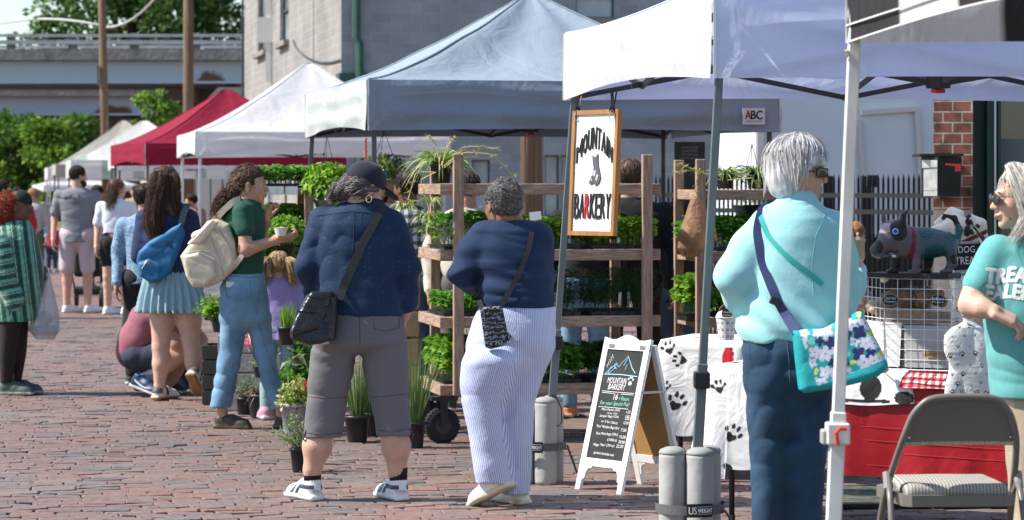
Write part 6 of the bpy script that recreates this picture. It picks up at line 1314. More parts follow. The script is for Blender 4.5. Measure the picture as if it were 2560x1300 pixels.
for u, zq in ((-.18, .65), (.18, .65), (-.11, .755), (.11, .755)): g = G(); g.lathe(K(u, -.004 + .008, zq), [(.006, -.004), (.004, .004)], 8, R=rotx(PI / 2)); g.part('rivet', m_stl, bp)
# seat pan and pad
seat = [(-.20, .03), (-.17, .005), (.17, .005), (.20, .03), (.225, .38), (.19, .42), (-.19, .42), (-.225, .38)]
g = G(); n = len(seat); g.add([K(u, v, z) for z in (.405, .445) for u, v in seat], [tuple(range(n))[::-1], tuple(range(n, 2 * n))] + [(k, (k + 1) % n, n + (k + 1) % n, n + k) for k in range(n)]); sp_ = g.part('seat_pan', m_ch, ch)
S_ = Sc(.006, .01); S_.box(K(0, .21, .455), (.185, .185, .028), .027, rotz(ca)); S_.ell(K(0, .21, .46), (.19, .19, .035), rotz(ca))
def pad_n(t, vec, src):
    N, L = t.nodes, t.links; wv = N.new('ShaderNodeTexWave'); wv.inputs['Scale'].default_value = 26; wv.inputs['Distortion'].default_value = 1.2; wv.inputs['Detail Scale'].default_value = 3; L.new(vec, wv.inputs[0]); rp = N.new('ShaderNodeValToRGB'); rp.color_ramp.elements[0].color = (.20, .19, .17, 1); rp.color_ramp.elements[1].color = (.46, .43, .38, 1); L.new(wv.outputs['Fac'], rp.inputs[0]); return rp.outputs[0]
S_.part('seat_pad', M('seat_fabric', rough=.9, nodes=pad_n, bump=(150, .002)), sp_)
for s_ in (-1, 1):
    g = G(); g.tube([K(.232 * s_, .12, .50), K(.236 * s_, .06, .42), K(.245 * s_, -.10, .0)], .0115, 10); l = g.part('rear_leg', m_ch, ch, True); g = G(); g.tube([K(.236 * s_, .125, .515), K(.236 * s_, .10, .46)], .016, 10); g.part('pivot_cap', M('pivot_grey', (.28, .26, .24), .35), l)
    g = G(); g.bar(K(.222 * s_, .20, .40), K(.222 * s_, .10, .475), .006, .02); g.part('side_brace', m_ch, ch)
for v, z, hw in ((.39, .12, .24), (-.07, .12, .24)): g = G(); g.tube([K(-hw, v, z), K(hw, v, z)], .009, 8); g.part('cross_bar', m_ch, ch, True)
# tan plastic bag hung on the rack behind the pole
S_ = Sc(.008, .03); S_.loft(17.7, [(640, 1705, 1745, .05), (620, 1692, 1760, .075), (580, 1700, 1768, .08), (540, 1715, 1760, .05), (500, 1727, 1748, .02), (492, 1728, 1742, .012)], p=2.4); S_.chain([at(1745, 500, 17.7), at(1772, 560, 17.7), at(1788, 600, 17.7)], [.012, .03, .02]); S_.disp(folds(.01, 20, 5, (1, 1, .3)))
pb = thing('carrier_bag', 'thin tan plastic bag with a knotted top hanging on the rack post', 'plastic bag', at(1728, 640, 17.7)); S_.part('bag_film', M('tan_film', (.50, .30, .18), .35, alpha=.75, trans=.4, bump=(14, .02, 4, 1)), pb); S_ = Sc(.012, .02); S_.ell(at(1725, 610, 17.7), (.06, .05, .05)); S_.part('bag_contents', M('tan_stuff', (.3, .18, .12), .8, var=(20, .3)), pb)
# ================================================================ PEOPLE
from mathutils.bvhtree import BVHTree
def poly(S, d, pts, hb, rad=.02, oy=0., k=None, tilt=(0., 0.), sub=False):
    """flat-ish solid from a pixel outline at distance d, half thickness hb; tilt: depth change per metre in x and z"""
    dd = d + oy; P = np.array([at(x, y, dd)[[0, 2]] for x, y in pts]); c = P.mean(0); n = len(P)
    def fn(X, Y, Z):
        x = X + 0 * Z; z = Z + 0 * X; yc = dd + tilt[0] * (x - c[0]) + tilt[1] * (z - c[1]); dm = np.full(x.shape, 1e9); s = np.ones(x.shape)
        for i in range(n):
            a, b = P[i], P[i - 1]; ex, ez = b - a; wx, wz = x - a[0], z - a[1]; t = np.clip((wx * ex + wz * ez) / (ex * ex + ez * ez), 0, 1)
            dm = np.minimum(dm, (wx - ex * t) ** 2 + (wz - ez * t) ** 2); c1 = z >= a[1]; c2 = z < b[1]; c3 = ex * wz > ez * wx
            s = np.where((c1 & c2 & c3) | (~c1 & ~c2 & ~c3), -s, s)
        q = s * np.sqrt(dm) + rad; w_ = np.abs(Y - yc) - hb + rad
        return np.sqrt(np.maximum(q, 0) ** 2 + np.maximum(w_, 0) ** 2) + np.minimum(np.maximum(q, w_), 0) - rad
    e = abs(tilt[0]) * np.ptp(P[:, 0]) + abs(tilt[1]) * np.ptp(P[:, 1]); return S.add(fn, [P[:, 0].min(), dd - hb - e, P[:, 1].min()], [P[:, 0].max(), dd + hb + e, P[:, 1].max()], k, sub)
class Head:
    def __init__(s, px, py, d, yaw, pitch=0., roll=0., sc_=1.):
        s.c = at(px, py, d); s.R = rotz(yaw) @ roty(pitch) @ rotx(roll); s.s = sc_
    def __call__(s, x, y, z): return s.c + s.R @ (np.array([x, y, z]) * s.s)
    def build(s, S, neck=None, beard=False):
        H, R, q = s, s.R, s.s; e = lambda c, r, k=.02, sub=False: S.ell(H(*c), np.array(r) * q, R, k, sub)
        e((-.015, 0, .035), (.094, .074, .083)); e((.03, 0, -.015), (.060, .062, .085)); e((.038, 0, -.072), (.045, .045, .034)); e((.070, 0, -.095), (.018, .022, .016), .015)
        S.cap(H(.080, -.03, .024), H(.080, .03, .024), .012 * q, k=.012); e((.058, .034, -.03), (.026, .022, .026)); e((.058, -.034, -.03), (.026, .022, .026))
        S.cap(H(.086, 0, .012), H(.108, 0, -.026), .007 * q, .0115 * q, k=.008); e((.098, .011, -.030), (.010, .008, .007), .006); e((.098, -.011, -.030), (.010, .008, .007), .006)
        for y in (-.031, .031): e((.096, y, .006), (.014, .017, .011), .010, True); e((.079, y, .004), (.012, .0135, .0105), .004)
        S.cap(H(.089, -.019, -.056), H(.089, .019, -.056), .0065 * q, k=.008); e((.094, 0, -.055), (.008, .014, .006), .006); e((.091, 0, -.066), (.010, .017, .0065), .006); e((.104, 0, -.0605), (.007, .018, .0035), .003, True)
        for y in (-1, 1): e((-.005, .077 * y, -.006), (.018, .009, .031), .006); e((.0, .087 * y, -.002), (.010, .006, .018), .006, True); e((-.004, .079 * y, -.033), (.009, .006, .009), .006)
        if neck is not None: S.cap(H(-.02, 0, -.06), neck, .056 * q, .062 * q, k=.03)
    def eyes(s, root):
        for y in (-.031, .031):
            S = Sc(.002, .002); S.ell(s(.0795, y, .004), .0106 * s.s); V, F = S.mesh(); l = (V - s.c) @ s.R / s.s; dd = np.hypot(l[:, 1] - y, l[:, 2] - .004); c = np.tile(V3(.5, .47, .45), (len(V), 1)); c[dd < .0068] = (.05, .025, .012); c[dd < .0025] = (.005, .005, .005)
            o = part('eye', V, F, M('eye_wet', rough=.1, attr=True, spec=.7), root, True, c)
            g = G(); g.tube([s(.0895 - .3 * abs(t) ** 2 * .12, y + t * .016, .0125 - t * t * 22 * .016 * .016 * 16) for t in np.linspace(-1, 1, 7)], .0014, 4); g.part('eyelid', M('lash', (.03, .02, .015), .6), o)
            g = G(); g.tube([s(.0925 - .004 * t * t, y + t * .018, .030 - .004 * t * t) for t in np.linspace(-1, 1, 7)], [.001, .0022, .0026, .0026, .0026, .0022, .001], 4); g.part('eyebrow', M('brow', (.05, .035, .025), .8), root)
def hand(S, w_, dr, pn, curl=.5, th=1, s=1.):
    dr = nrm(dr); pn = np.asarray(pn, float); pn = nrm(pn - dr * (pn @ dr)); sd = np.cross(dr, pn) * th; w_ = np.asarray(w_, float); R = np.stack([dr, sd, pn], 1)
    if np.linalg.det(R) < 0: R = np.stack([dr, -sd, pn], 1)
    S.box(w_ + dr * .045 * s, (.048 * s, .040 * s, .0145 * s), .013 * s, R, .02)
    for i in range(4):
        p = w_ + dr * .084 * s + sd * (.030 - .0195 * i) * s; a = curl * .55; L = [.074, .082, .077, .060][i] * s; r = [.0088, .0090, .0086, .0076][i] * s
        for j, f in enumerate((.44, .31, .25)): q = p + (dr * math.cos(a) + pn * math.sin(a) + sd * .05 * (1.5 - i)) * L * f; S.cap(p, q, r * (1 - .1 * j), r * (.92 - .1 * j), .004); p = q; a += curl * (.9 + .1 * i)
    p = w_ + dr * .020 * s + sd * .034 * s; q = p + nrm(dr * .65 + sd * .65 + pn * .35) * .045 * s; S.cap(p, q, .0125 * s, .0105 * s, .010); S.cap(q, q + nrm(dr * .95 + sd * .1 + pn * .55) * .034 * s, .0100 * s, .0078 * s, .004)
def skin(name, col):
    m = M(name, col, .55, bump=[(60, .0012, 4)], var=(22, .13), spec=.35); b = m.node_tree.nodes['Principled BSDF']; b.inputs['Subsurface Weight'].default_value = .15; b.inputs['Subsurface Radius'].default_value = (.02, .008, .004); b.inputs['Subsurface Scale'].default_value = .5; return m
SK_L = skin('skin_light', (.56, .34, .25)); SK_M = skin('skin_medium', (.50, .29, .20)); SK_D = skin('skin_dark', (.16, .075, .045)); SK_B = skin('skin_brown', (.27, .14, .09)); SK_P = skin('skin_pale', (.60, .38, .29))
m_hair = M('hair', rough=.58, attr=True, spec=.3)
def ribbons(P, w_):
    """P (n,m,3) strand paths -> thin three sided tubes"""
    n, m = P.shape[:2]; T = np.gradient(P, axis=1); T /= np.linalg.norm(T, axis=2)[..., None] + 1e-9; A = np.cross(T, [0.3, .2, .93]); A /= np.linalg.norm(A, axis=2)[..., None] + 1e-9; B = np.cross(T, A); tp = (w_ * (1 - .75 * np.linspace(0, 1, m) ** 3))[None, :, None]
    V = np.stack([P + (A * math.cos(a) + B * math.sin(a)) * tp for a in (0, 2.09, 4.19)], 2).reshape(-1, 3)
    q = np.array([[i * 3 + k, i * 3 + (k + 1) % 3, (i + 1) * 3 + (k + 1) % 3, (i + 1) * 3 + k] for i in range(m - 1) for k in range(3)]); return V, ((np.arange(n) * m * 3)[:, None, None] + q[None]).reshape(-1, 4)
def hair(root, S, pal, paths=None, w_=.002, seed=0, amt=.3, name='hair', comb=(0, 0, -1), n=900, ln=.05, rel=None):
    V, F = S.mesh(); rr = np.random.default_rng(seed + 50); c = np.array(pal[0]) * (1 + .35 * ns(V[:, 0], V[:, 1], V[:, 2], 120, seed, (1, 1, .35)))[:, None] * np.ones((len(V), 3)); VV = [V]; FF = [F]; CC = [np.clip(c, .002, 1)]
    if n:
        i = rr.integers(0, len(V), n); p0 = V[i]; o = V.mean(0); nn = p0 - o; nn /= np.linalg.norm(nn, axis=1)[:, None]; d = (np.array(comb) if rel is None else np.array(rel) - p0) + 0 * p0; d = d / np.linalg.norm(d, axis=1)[:, None] + rr.normal(0, .28, (n, 3)); d -= nn * (d * nn).sum(1)[:, None] * .9; d /= np.linalg.norm(d, axis=1)[:, None]; L = ln * rr.uniform(.5, 1.2, n)[:, None, None]; t = np.linspace(0, 1, 6)[None, :, None]
        P_ = p0[:, None] + nn[:, None] * (.0015 + .004 * rr.uniform(0, 1, (n, 1, 1)) * np.sin(t * 3)) + d[:, None] * L * t - nn[:, None] * (L * t) ** 2 * 4.5; v, f = ribbons(P_, w_); VV.append(v); FF.append(f + len(V)); CC.append(tint(n, 18, None, amt, seed + 1, pal))
    if paths is not None:
        v, f = ribbons(paths, w_); FF.append(f + sum(len(q) for q in VV)); VV.append(v); CC.append(tint(len(paths), paths.shape[1] * 3, None, amt, seed, pal))
    return part(name, np.concatenate(VV), np.concatenate(FF), m_hair, root, True, np.concatenate(CC))
def flow(pts, rad, n, m=14, seed=0, wav=.0, wf=3., clump_=0.):
    """n strands following a polyline tube of radius rad (list) with waves"""
    r = np.random.default_rng(seed); pts = np.array([np.asarray(p, float) for p in pts]); t = np.linspace(0, 1, m); tk = np.linspace(0, 1, len(pts)); C = np.stack([np.interp(t, tk, pts[:, k]) for k in range(3)], 1)
    C[1:-1] = (C[:-2] + 2 * C[1:-1] + C[2:]) / 4; R_ = np.interp(t, tk, rad); a = r.uniform(0, 2 * PI, n); T = nrm(C[-1] - C[0]); A = nrm(np.cross(T, [0, 1, .1])); B = np.cross(T, A); q = r.uniform(.75, 1.08, n); tw = r.normal(0, .5, n)
    t0 = r.uniform(0, .25, n) * 0; L = r.uniform(.8, 1.05, n); out = np.zeros((n, m, 3))
    for i in range(n):
        tt = np.clip(t * L[i], 0, 1.05); c = np.stack([np.interp(tt, t, C[:, k]) for k in range(3)], 1) + np.outer(np.maximum(tt - 1, 0), C[-1] - C[-2]) * m; rr = np.interp(tt, t, R_) * q[i]; an = a[i] + tw[i] * tt; ph = r.uniform(0, 6.28)
        out[i] = c + A * (rr * np.cos(an))[:, None] + B * (rr * np.sin(an))[:, None] + wav * (A * np.sin(wf * 2 * PI * tt + ph)[:, None] + B * np.cos(wf * 2 * PI * tt + ph)[:, None])
    return out
def curls(C, r_, n=7, seed=0):
    r = np.random.default_rng(seed); k = len(C); a = r.normal(size=(k, 3)); a /= np.linalg.norm(a, axis=1)[:, None]; b = np.cross(a, r.normal(size=(k, 3))); b /= np.linalg.norm(b, axis=1)[:, None]; t = np.linspace(0, 5.2, n)
    return C[:, None] + r_ * (a[:, None] * np.cos(t)[None, :, None] + b[:, None] * np.sin(t)[None, :, None]) + np.cross(a, b)[:, None] * (t * r_ * .15)[None, :, None]
def fab(name, col, rough=.85, wr=.006, f=14, sheen=.02, **k): return M(name, col, rough, bump=[(f, wr, 3, .2), (5, .010, 3, .3, 1), (420, .0004)], sheen=sheen, **k)
def denim(name, col):
    def f(t, vec, src):
        N, L = t.nodes, t.links; nz = N.new('ShaderNodeTexNoise'); nz.inputs['Scale'].default_value = 5; nz.inputs['Detail'].default_value = 8; L.new(vec, nz.inputs[0]); rp = N.new('ShaderNodeValToRGB'); rp.color_ramp.elements[0].position = .36; rp.color_ramp.elements[0].color = (*[c * .72 for c in col], 1); rp.color_ramp.elements[1].position = .68; rp.color_ramp.elements[1].color = (*[min(c * 1.4, .8) for c in col], 1); L.new(nz.outputs[0], rp.inputs[0]); return rp.outputs[0]
    return M(name, rough=.85, nodes=f, bump=[(14, .005, 3, .2), (6, .012, 3, .3, 1), (500, .0005)])
def sfoot(root, px, d, dr, paint, w_=.05, h=.09, L=.27, **k):
    dr = nrm(np.array([*dr, 0.])); hh = Apt(px, d) - dr * .056; hh[2] = .004; return shoe(root, hh, hh + dr * L, paint, w_, h, **k)
def shoe(root, heel, toe, paint, w_=.05, h=.085, name='shoe', tongue=True, label=None):
    heel = np.asarray(heel, float); toe = np.asarray(toe, float); fx_ = toe - heel; L = np.linalg.norm(fx_); fx_ /= L; sy = nrm(np.cross([0, 0, 1.], fx_)); up = np.cross(fx_, sy); R = np.stack([fx_, sy, up], 1); P = lambda x, y, z: heel + R @ np.array([x, y, z]); S = Sc(.0042, .012)
    S.box(P(L * .5, 0, .013), (L * .5, w_ * .76, .013), .012, R); S.ell(P(L * .70, 0, .015), (L * .30, w_ * .98, .017), R); S.ell(P(.045, 0, .015), (.05, w_ * .78, .017), R)
    S.chain([P(.046, 0, .052), P(L * .5, 0, .048), P(L - .052, 0, .036)], [.041, .040, .031], .02); S.ell(P(L * .70, 0, .032), (L * .28, w_ * .90, .036), R)
    if h > .06: S.cap(P(.046, 0, .05), P(.058, 0, h - .006), .042, .042); S.cap(P(.085, 0, h - .018), P(L * .5, 0, .072), .028, .024); S.ell(P(.056, 0, h + .034), (.034, .031, .030), R, .006, True)
    S.box(P(L / 2, 0, -.02), (L, .1, .02), .001, R, .002, True)
    for i in range(5 if h > .06 else 0): q = .42 + i * .055; S.cap(P(L * q, -.02, .098 - i * .008), P(L * q + .008, .02, .098 - i * .008), .0035, k=.003)
    V, F = S.mesh(); l = (V - heel) @ R; return part(name, V, F, M('shoe_painted', rough=.5, attr=True, bump=(90, .0008)), root, True, paint(l[:, 0] / L, l[:, 1], l[:, 2]), label=label)
def two(sole, up, accent=None, zs=.022):
    def f(x, y, z):
        c = np.tile(V3(*up), (len(x), 1))
        if accent: accent(c, x, y, z)
        c[z < zs] = sole; return c
    return f
def strap(pts, w_=.03, t=.004, n=24, smooth_=2):
    """flat ribbon following points, its width lying across the view"""
    p = np.array([np.asarray(q, float) for q in pts]); tk = np.concatenate([[0], np.cumsum(np.linalg.norm(np.diff(p, axis=0), axis=1))]); tt = np.linspace(0, tk[-1], n); c = np.stack([np.interp(tt, tk, p[:, k]) for k in range(3)], 1)
    for _ in range(smooth_): c[1:-1] = (c[:-2] + 2 * c[1:-1] + c[2:]) / 4
    T = np.gradient(c, axis=0); T /= np.linalg.norm(T, axis=1)[:, None]; V = nrm(np.array([0, 1., 0])); A = np.cross(T, V); A /= np.linalg.norm(A, axis=1)[:, None] + 1e-9; B = np.cross(T, A); g = G(); ring = np.stack([c + A * w_ / 2 + B * t / 2, c + A * w_ / 2 - B * t / 2, c - A * w_ / 2 - B * t / 2, c - A * w_ / 2 + B * t / 2], 1)
    g.add(ring.reshape(-1, 3), [(i * 4 + k, i * 4 + (k + 1) % 4, (i + 1) * 4 + (k + 1) % 4, (i + 1) * 4 + k) for i in range(n - 1) for k in range(4)] + [(0, 1, 2, 3), tuple(4 * (n - 1) + k for k in (3, 2, 1, 0))]); return g
def onto(obj, pxs, off=.003, dflt=12.):
    """points on the camera-facing surface of obj, offset a little outwards"""
    me = obj.data; n = len(me.vertices); V = np.empty(n * 3); me.vertices.foreach_get('co', V); V = V.reshape(-1, 3) + ORG[obj.name]; t = BVHTree.FromPolygons([tuple(v) for v in V], [tuple(p.vertices) for p in me.polygons]); o = Vector((0, 0, CAMZ)); out = []; pxs = list(pxs)
    for x, y in pxs:
        q = at(x, y, 10.); dv = (Vector(q) - o).normalized(); h = t.ray_cast(o, dv)
        if h[0] is None: out.append(None); continue
        nn = h[1] if h[1].dot(dv) < 0 else -h[1]; out.append(np.array(h[0] + nn * off))
    ok = [i for i, p in enumerate(out) if p is not None]
    return [p if p is not None else at(*pxs[i], out[min(ok, key=lambda j: abs(j - i))][1]) for i, p in enumerate(out)]
def person(label, px, d): return thing('person', label, 'person', Apt(px, d))
def seam(obj, pxs, r=.0016, mat=None, name='seam_line'):
    g = G(); P_ = onto(obj, pxs, .0005); g.tube(P_, r, 4); g.part(name, mat or M('seam_navy', (.012, .02, .045), .8), obj)
def dense(p, n=14): p = np.array(p, float); t = np.linspace(0, 1, len(p)); q = np.linspace(0, 1, n); return list(zip(np.interp(q, t, p[:, 0]), np.interp(q, t, p[:, 1])))

# ---- woman in navy dotted shirt and cap
def p_navy():
    d = 13.8; Q = Qd(d); r = person('woman in navy dotted shirt, cap and grey cropped trousers seen from behind', 900, d)
    H = Head(914, 473, d, .5, .38); S = Sc(.0055); H.build(S, Q(912, 515)); S.cap(Q(912, 515), Q(900, 640), .06, .10); S.cap(Q(900, 640), Q(900, 800), .10, .10); S.chain([Q(985, 570), Q(1018, 665), Q(1018, 745, .03), Q(1012, 785, .07)], [.05, .045, .036, .030]); hand(S, Q(1012, 782, .07), V3(-.15, .45, -.8), V3(-1, 0, 0), .5, 1)
    S.chain([Q(800, 560), Q(768, 668), Q(790, 745, .1)], [.05, .045, .03]); hand(S, Q(790, 745, .1), V3(.2, .5, -.8), V3(1, 0, 0), .5)
    for a in ([Q(845, 850), Q(815, 990), Q(797, 1090), Q(793, 1115), Q(781, 1175), Q(780, 1215)], [Q(960, 850), Q(972, 990), Q(986, 1090), Q(990, 1115), Q(993, 1175), Q(996, 1210)]): S.chain(a, [.08, .06, .062, .071, .043, .033])
    S.part('body', SK_L, r); H.eyes(r)
    S = Sc(.007, .03); S.loft(d, [(492, 878, 948, .052), (500, 872, 955, .06), (515, 835, 968, .085), (530, 806, 980, .105), (560, 790, 996, .125), (620, 788, 1000, .14), (680, 792, 1003, .145), (740, 797, 1007, .155), (789, 800, 1008, .155)], p=2.3)
    S.chain([Q(803, 548), Q(770, 665), Q(786, 748, .10)], [.062, .061, .046]); S.chain([Q(982, 558), Q(1018, 668), Q(1018, 752, .02)], [.064, .062, .048]); S.cap(Q(1019, 740, .02), Q(1018, 757, .02), .051, .052, .01)
    S.disp(folds(.005, 20, 4, (1, 1, 1.8))); S.disp(lambda x, y, z: .006 * np.sin(z * 46 + 3 * np.sin(x * 9)) * np.exp(-((z - 1.08) / .13) ** 2) * np.clip((x + .9) * 4, 0, 1))
    def dots(t, vec, src):
        N, L = t.nodes, t.links; v = N.new('ShaderNodeTexVoronoi'); v.inputs['Scale'].default_value = 42; v.inputs['Randomness'].default_value = .25; L.new(vec, v.inputs[0]); m = N.new('ShaderNodeMath'); m.operation = 'LESS_THAN'; m.inputs[1].default_value = .12; L.new(v.outputs['Distance'], m.inputs[0]); x = N.new('ShaderNodeMix'); x.data_type = 'RGBA'; x.inputs[6].default_value = (.006, .025, .072, 1); x.inputs[7].default_value = (.06, .11, .20, 1); L.new(m.outputs[0], x.inputs[0]); return x.outputs[2]
    sh_ = S.part('shirt', M('dotted_navy', rough=.8, nodes=dots, bump=[(9, .007, 3, .25), (6, .014, 3, .3, 1), (400, .0004)]), r)
    seam(sh_, dense([(792, 540), (880, 528), (980, 538)], 22)); seam(sh_, dense([(886, 532), (884, 600), (880, 640)], 10)); seam(sh_, dense([(905, 532), (903, 560)], 6)); S = Sc(.006, .015); S.chain([Q(872, 498), Q(912, 488, -.045), Q(955, 508, .0)], [.016, .018, .014]); S.part('collar', M('navy_collar', (.008, .032, .088), .8, bump=(14, .006)), r)
    S = Sc(.007, .03); S.loft(d, [(784, 802, 1006, .15), (820, 792, 1012, .165), (850, 785, 1018, .17), (885, 778, 1021, .14)], p=2.4, rb=.06); S.loft(d, [(850, 780, 898, .125), (926, 772, 884, .105), (993, 767, 869, .095), (1051, 762, 862, .088), (1093, 759, 856, .088)], k=.03, p=2.3, rt=.05); S.loft(d, [(850, 902, 1020, .125), (926, 907, 1022, .105), (993, 922, 1023, .095), (1051, 936, 1027, .088), (1088, 943, 1028, .088)], k=.03, p=2.3, rt=.05)
    S.disp(folds(.005, 15, 9, (1, 1, 1.6))); tr__ = S.part('trousers', fab('grey_twill', (.145, .145, .155), wr=.006), r); mg_ = M('seam_grey', (.07, .07, .078), .9)
    for q in ([(899, 792), (900, 862)], [(770, 992), (820, 996), (866, 992)], [(925, 994), (975, 990), (1022, 984)], [(762, 1082), (810, 1086), (855, 1082)], [(945, 1076), (985, 1078), (1026, 1072)], [(935, 795), (936, 822), (965, 828), (998, 820), (999, 796)]): seam(tr__, dense(q, 20), .0018, mg_)
    for q in ([(765, 1075), (758, 1098), (764, 1103)], [(1026, 1070), (1034, 1090), (1028, 1096)]): seam(tr__, q, .004, mg_, 'hem_tie')
    S = Sc(.004, .01); H_ = H; S.ell(H(-.014, 0, .045), (.106, .086, .092), H.R); S.box(H(0, 0, -.06), (.2, .2, .082), .004, H.R, .006, True)
    S.ell(H(.115, 0, .028), (.070, .068, .006), H.R @ roty(.22), .012); cp = S.part('cap', M('cap_navy', (.012, .014, .03), .85, bump=(300, .0006), sheen=.1), r)
    for q in ((-.03, -.05, .115), (.03, -.055, .112)): g = G(); g.lathe(H(*q), [(.003, -.004), (.003, .002)], 8, R=rotx(.8)); g.part('eyelet', M('eyelet_white', (.6, .6, .65), .5), cp)
    S = Sc(.005, .02); S.ell(H(-.030, 0, .004), (.084, .083, .072), H.R); S.chain([Q(885, 470, -.02), Q(862, 478, -.03), Q(835, 487, -.03)], [.045, .042, .030]); fp_ = np.concatenate([flow([Q(900, 462, -.03), Q(868, 470, -.03), Q(838, 480, -.03), Q(818, 498, -.03)], [.035, .045, .04, .022], 340, 16, 2, .006, 3.), flow([H(.035, -.075, .015), H(-.03, -.085, -.01), Q(865, 475, -.04)], [.01, .015, .02], 80, 16, 4)])
    hair(r, S, [(.075, .065, .06), (.20, .185, .175), (.045, .035, .03), (.33, .31, .29)], fp_, .0016, 1, rel=Q(850, 480), ln=.07, n=1100)
    g = G(); c = H(-.004, -.084, -.052); g.tube([c + V3(.014 * math.cos(a), -.004, .017 * math.sin(a)) for a in np.linspace(0, 2 * PI, 16, endpoint=False)], .0028, 6, closed=True); g.part('hoop_earring', m_gold, r)
    g = G(); g.tube([H(-.005, -.083, .012), H(.05, -.076, .008), H(.098, -.066, .002)], .0018, 5); gl = g.part('glasses', m_gold, r); S = Sc(.003, .003); S.ell(H(.104, -.036, -.006), (.004, .027, .024), H.R); S.ell(H(.104, .036, -.006), (.004, .027, .024), H.R); S.part('lens', M('lens_brown', (.04, .025, .02), .08, spec=.9), gl)
    def acc(c, x, y, z):
        c[(z > .055) & (z < .076) & (x < .45) & (np.abs(y) > .02)] = (.03, .04, .08); c[(x > .40) & (x < .72) & (z > .03) & (z < .072) & (np.abs(((x - .4) * 9 + z * 25) % 1.3 - .4) < .38) & (np.abs(y) > .02)] = (.03, .04, .08); c[(z > .108) & (x < .4)] = (.04, .07, .2); c[(x < .07) & (z < .045) & (z > .03)] = (.6, .6, .6)
    pn = two((.70, .72, .72), (.74, .74, .75), acc, .026)
    for hx, dr in ((781, (-.155, .215)), (996, (-.125, .235))):
        sfoot(r, hx, 13.8, dr, pn, .054, .115); hh = Apt(hx, 13.8) + V3(0, -.06, 0); g = G(); g.lathe(Apt(hx, 13.8) + V3(0, 0, .10), [(.043, 0), (.044, .03), (.046, .062)], 16); g.part('sock', M('sock_black', (.012, .012, .014), .9), r, True)
        g = G(); put_text(g, 'Reebok', (hh + V3(.0, -.012, .05), nrm(V3(1, .1, 0)), V3(0, 0, 1), V3(0, -1, 0)), (-.012, .038, 0, .011), ex=.003); g.part('shoe_lettering', M('ink_navy', (.02, .03, .07), .6), r)
    # black messenger bag
    b = thing('messenger_bag', 'black leather shoulder bag resting on the left hip of the dotted shirt', 'bag', Q(790, 860, -.2)); S = Sc(.005, .012); poly(S, d, [(790, 728), (846, 736), (842, 800), (838, 850), (775, 862), (730, 846), (727, 830), (752, 768), (768, 738)], .055, .03, -.2, tilt=(.2, .25)); poly(S, d, [(778, 730), (830, 728), (822, 775), (795, 822), (735, 838), (727, 828), (750, 775)], .03, .015, -.245, .008, tilt=(.2, .25)); S.disp(folds(.005, 22, 6))
    bo = S.part('bag_body', M('black_leather', (.016, .017, .019), .36, bump=[(60, .002), (9, .02, 4, 1)], spec=.5), b)
    for q in ([(772, 742), (800, 748), (838, 738)], [(745, 778), (790, 782), (830, 758)], [(735, 825), (780, 828), (812, 790), (828, 750)]): seam(bo, dense(q, 14), .003, M('piping_black', (.01, .01, .011), .3), 'piping')
    stp = onto(sh_, dense([(955, 520), (935, 555), (905, 612), (880, 670), (858, 722)], 16), .006); g = strap([Q(962, 512, .0)] + stp + [Q(846, 748, -.2)], .042, .004, 34, 1); g.part('shoulder_strap', M('strap_leather', (.02, .022, .024), .5, bump=(200, .0008)), b)
p_navy()

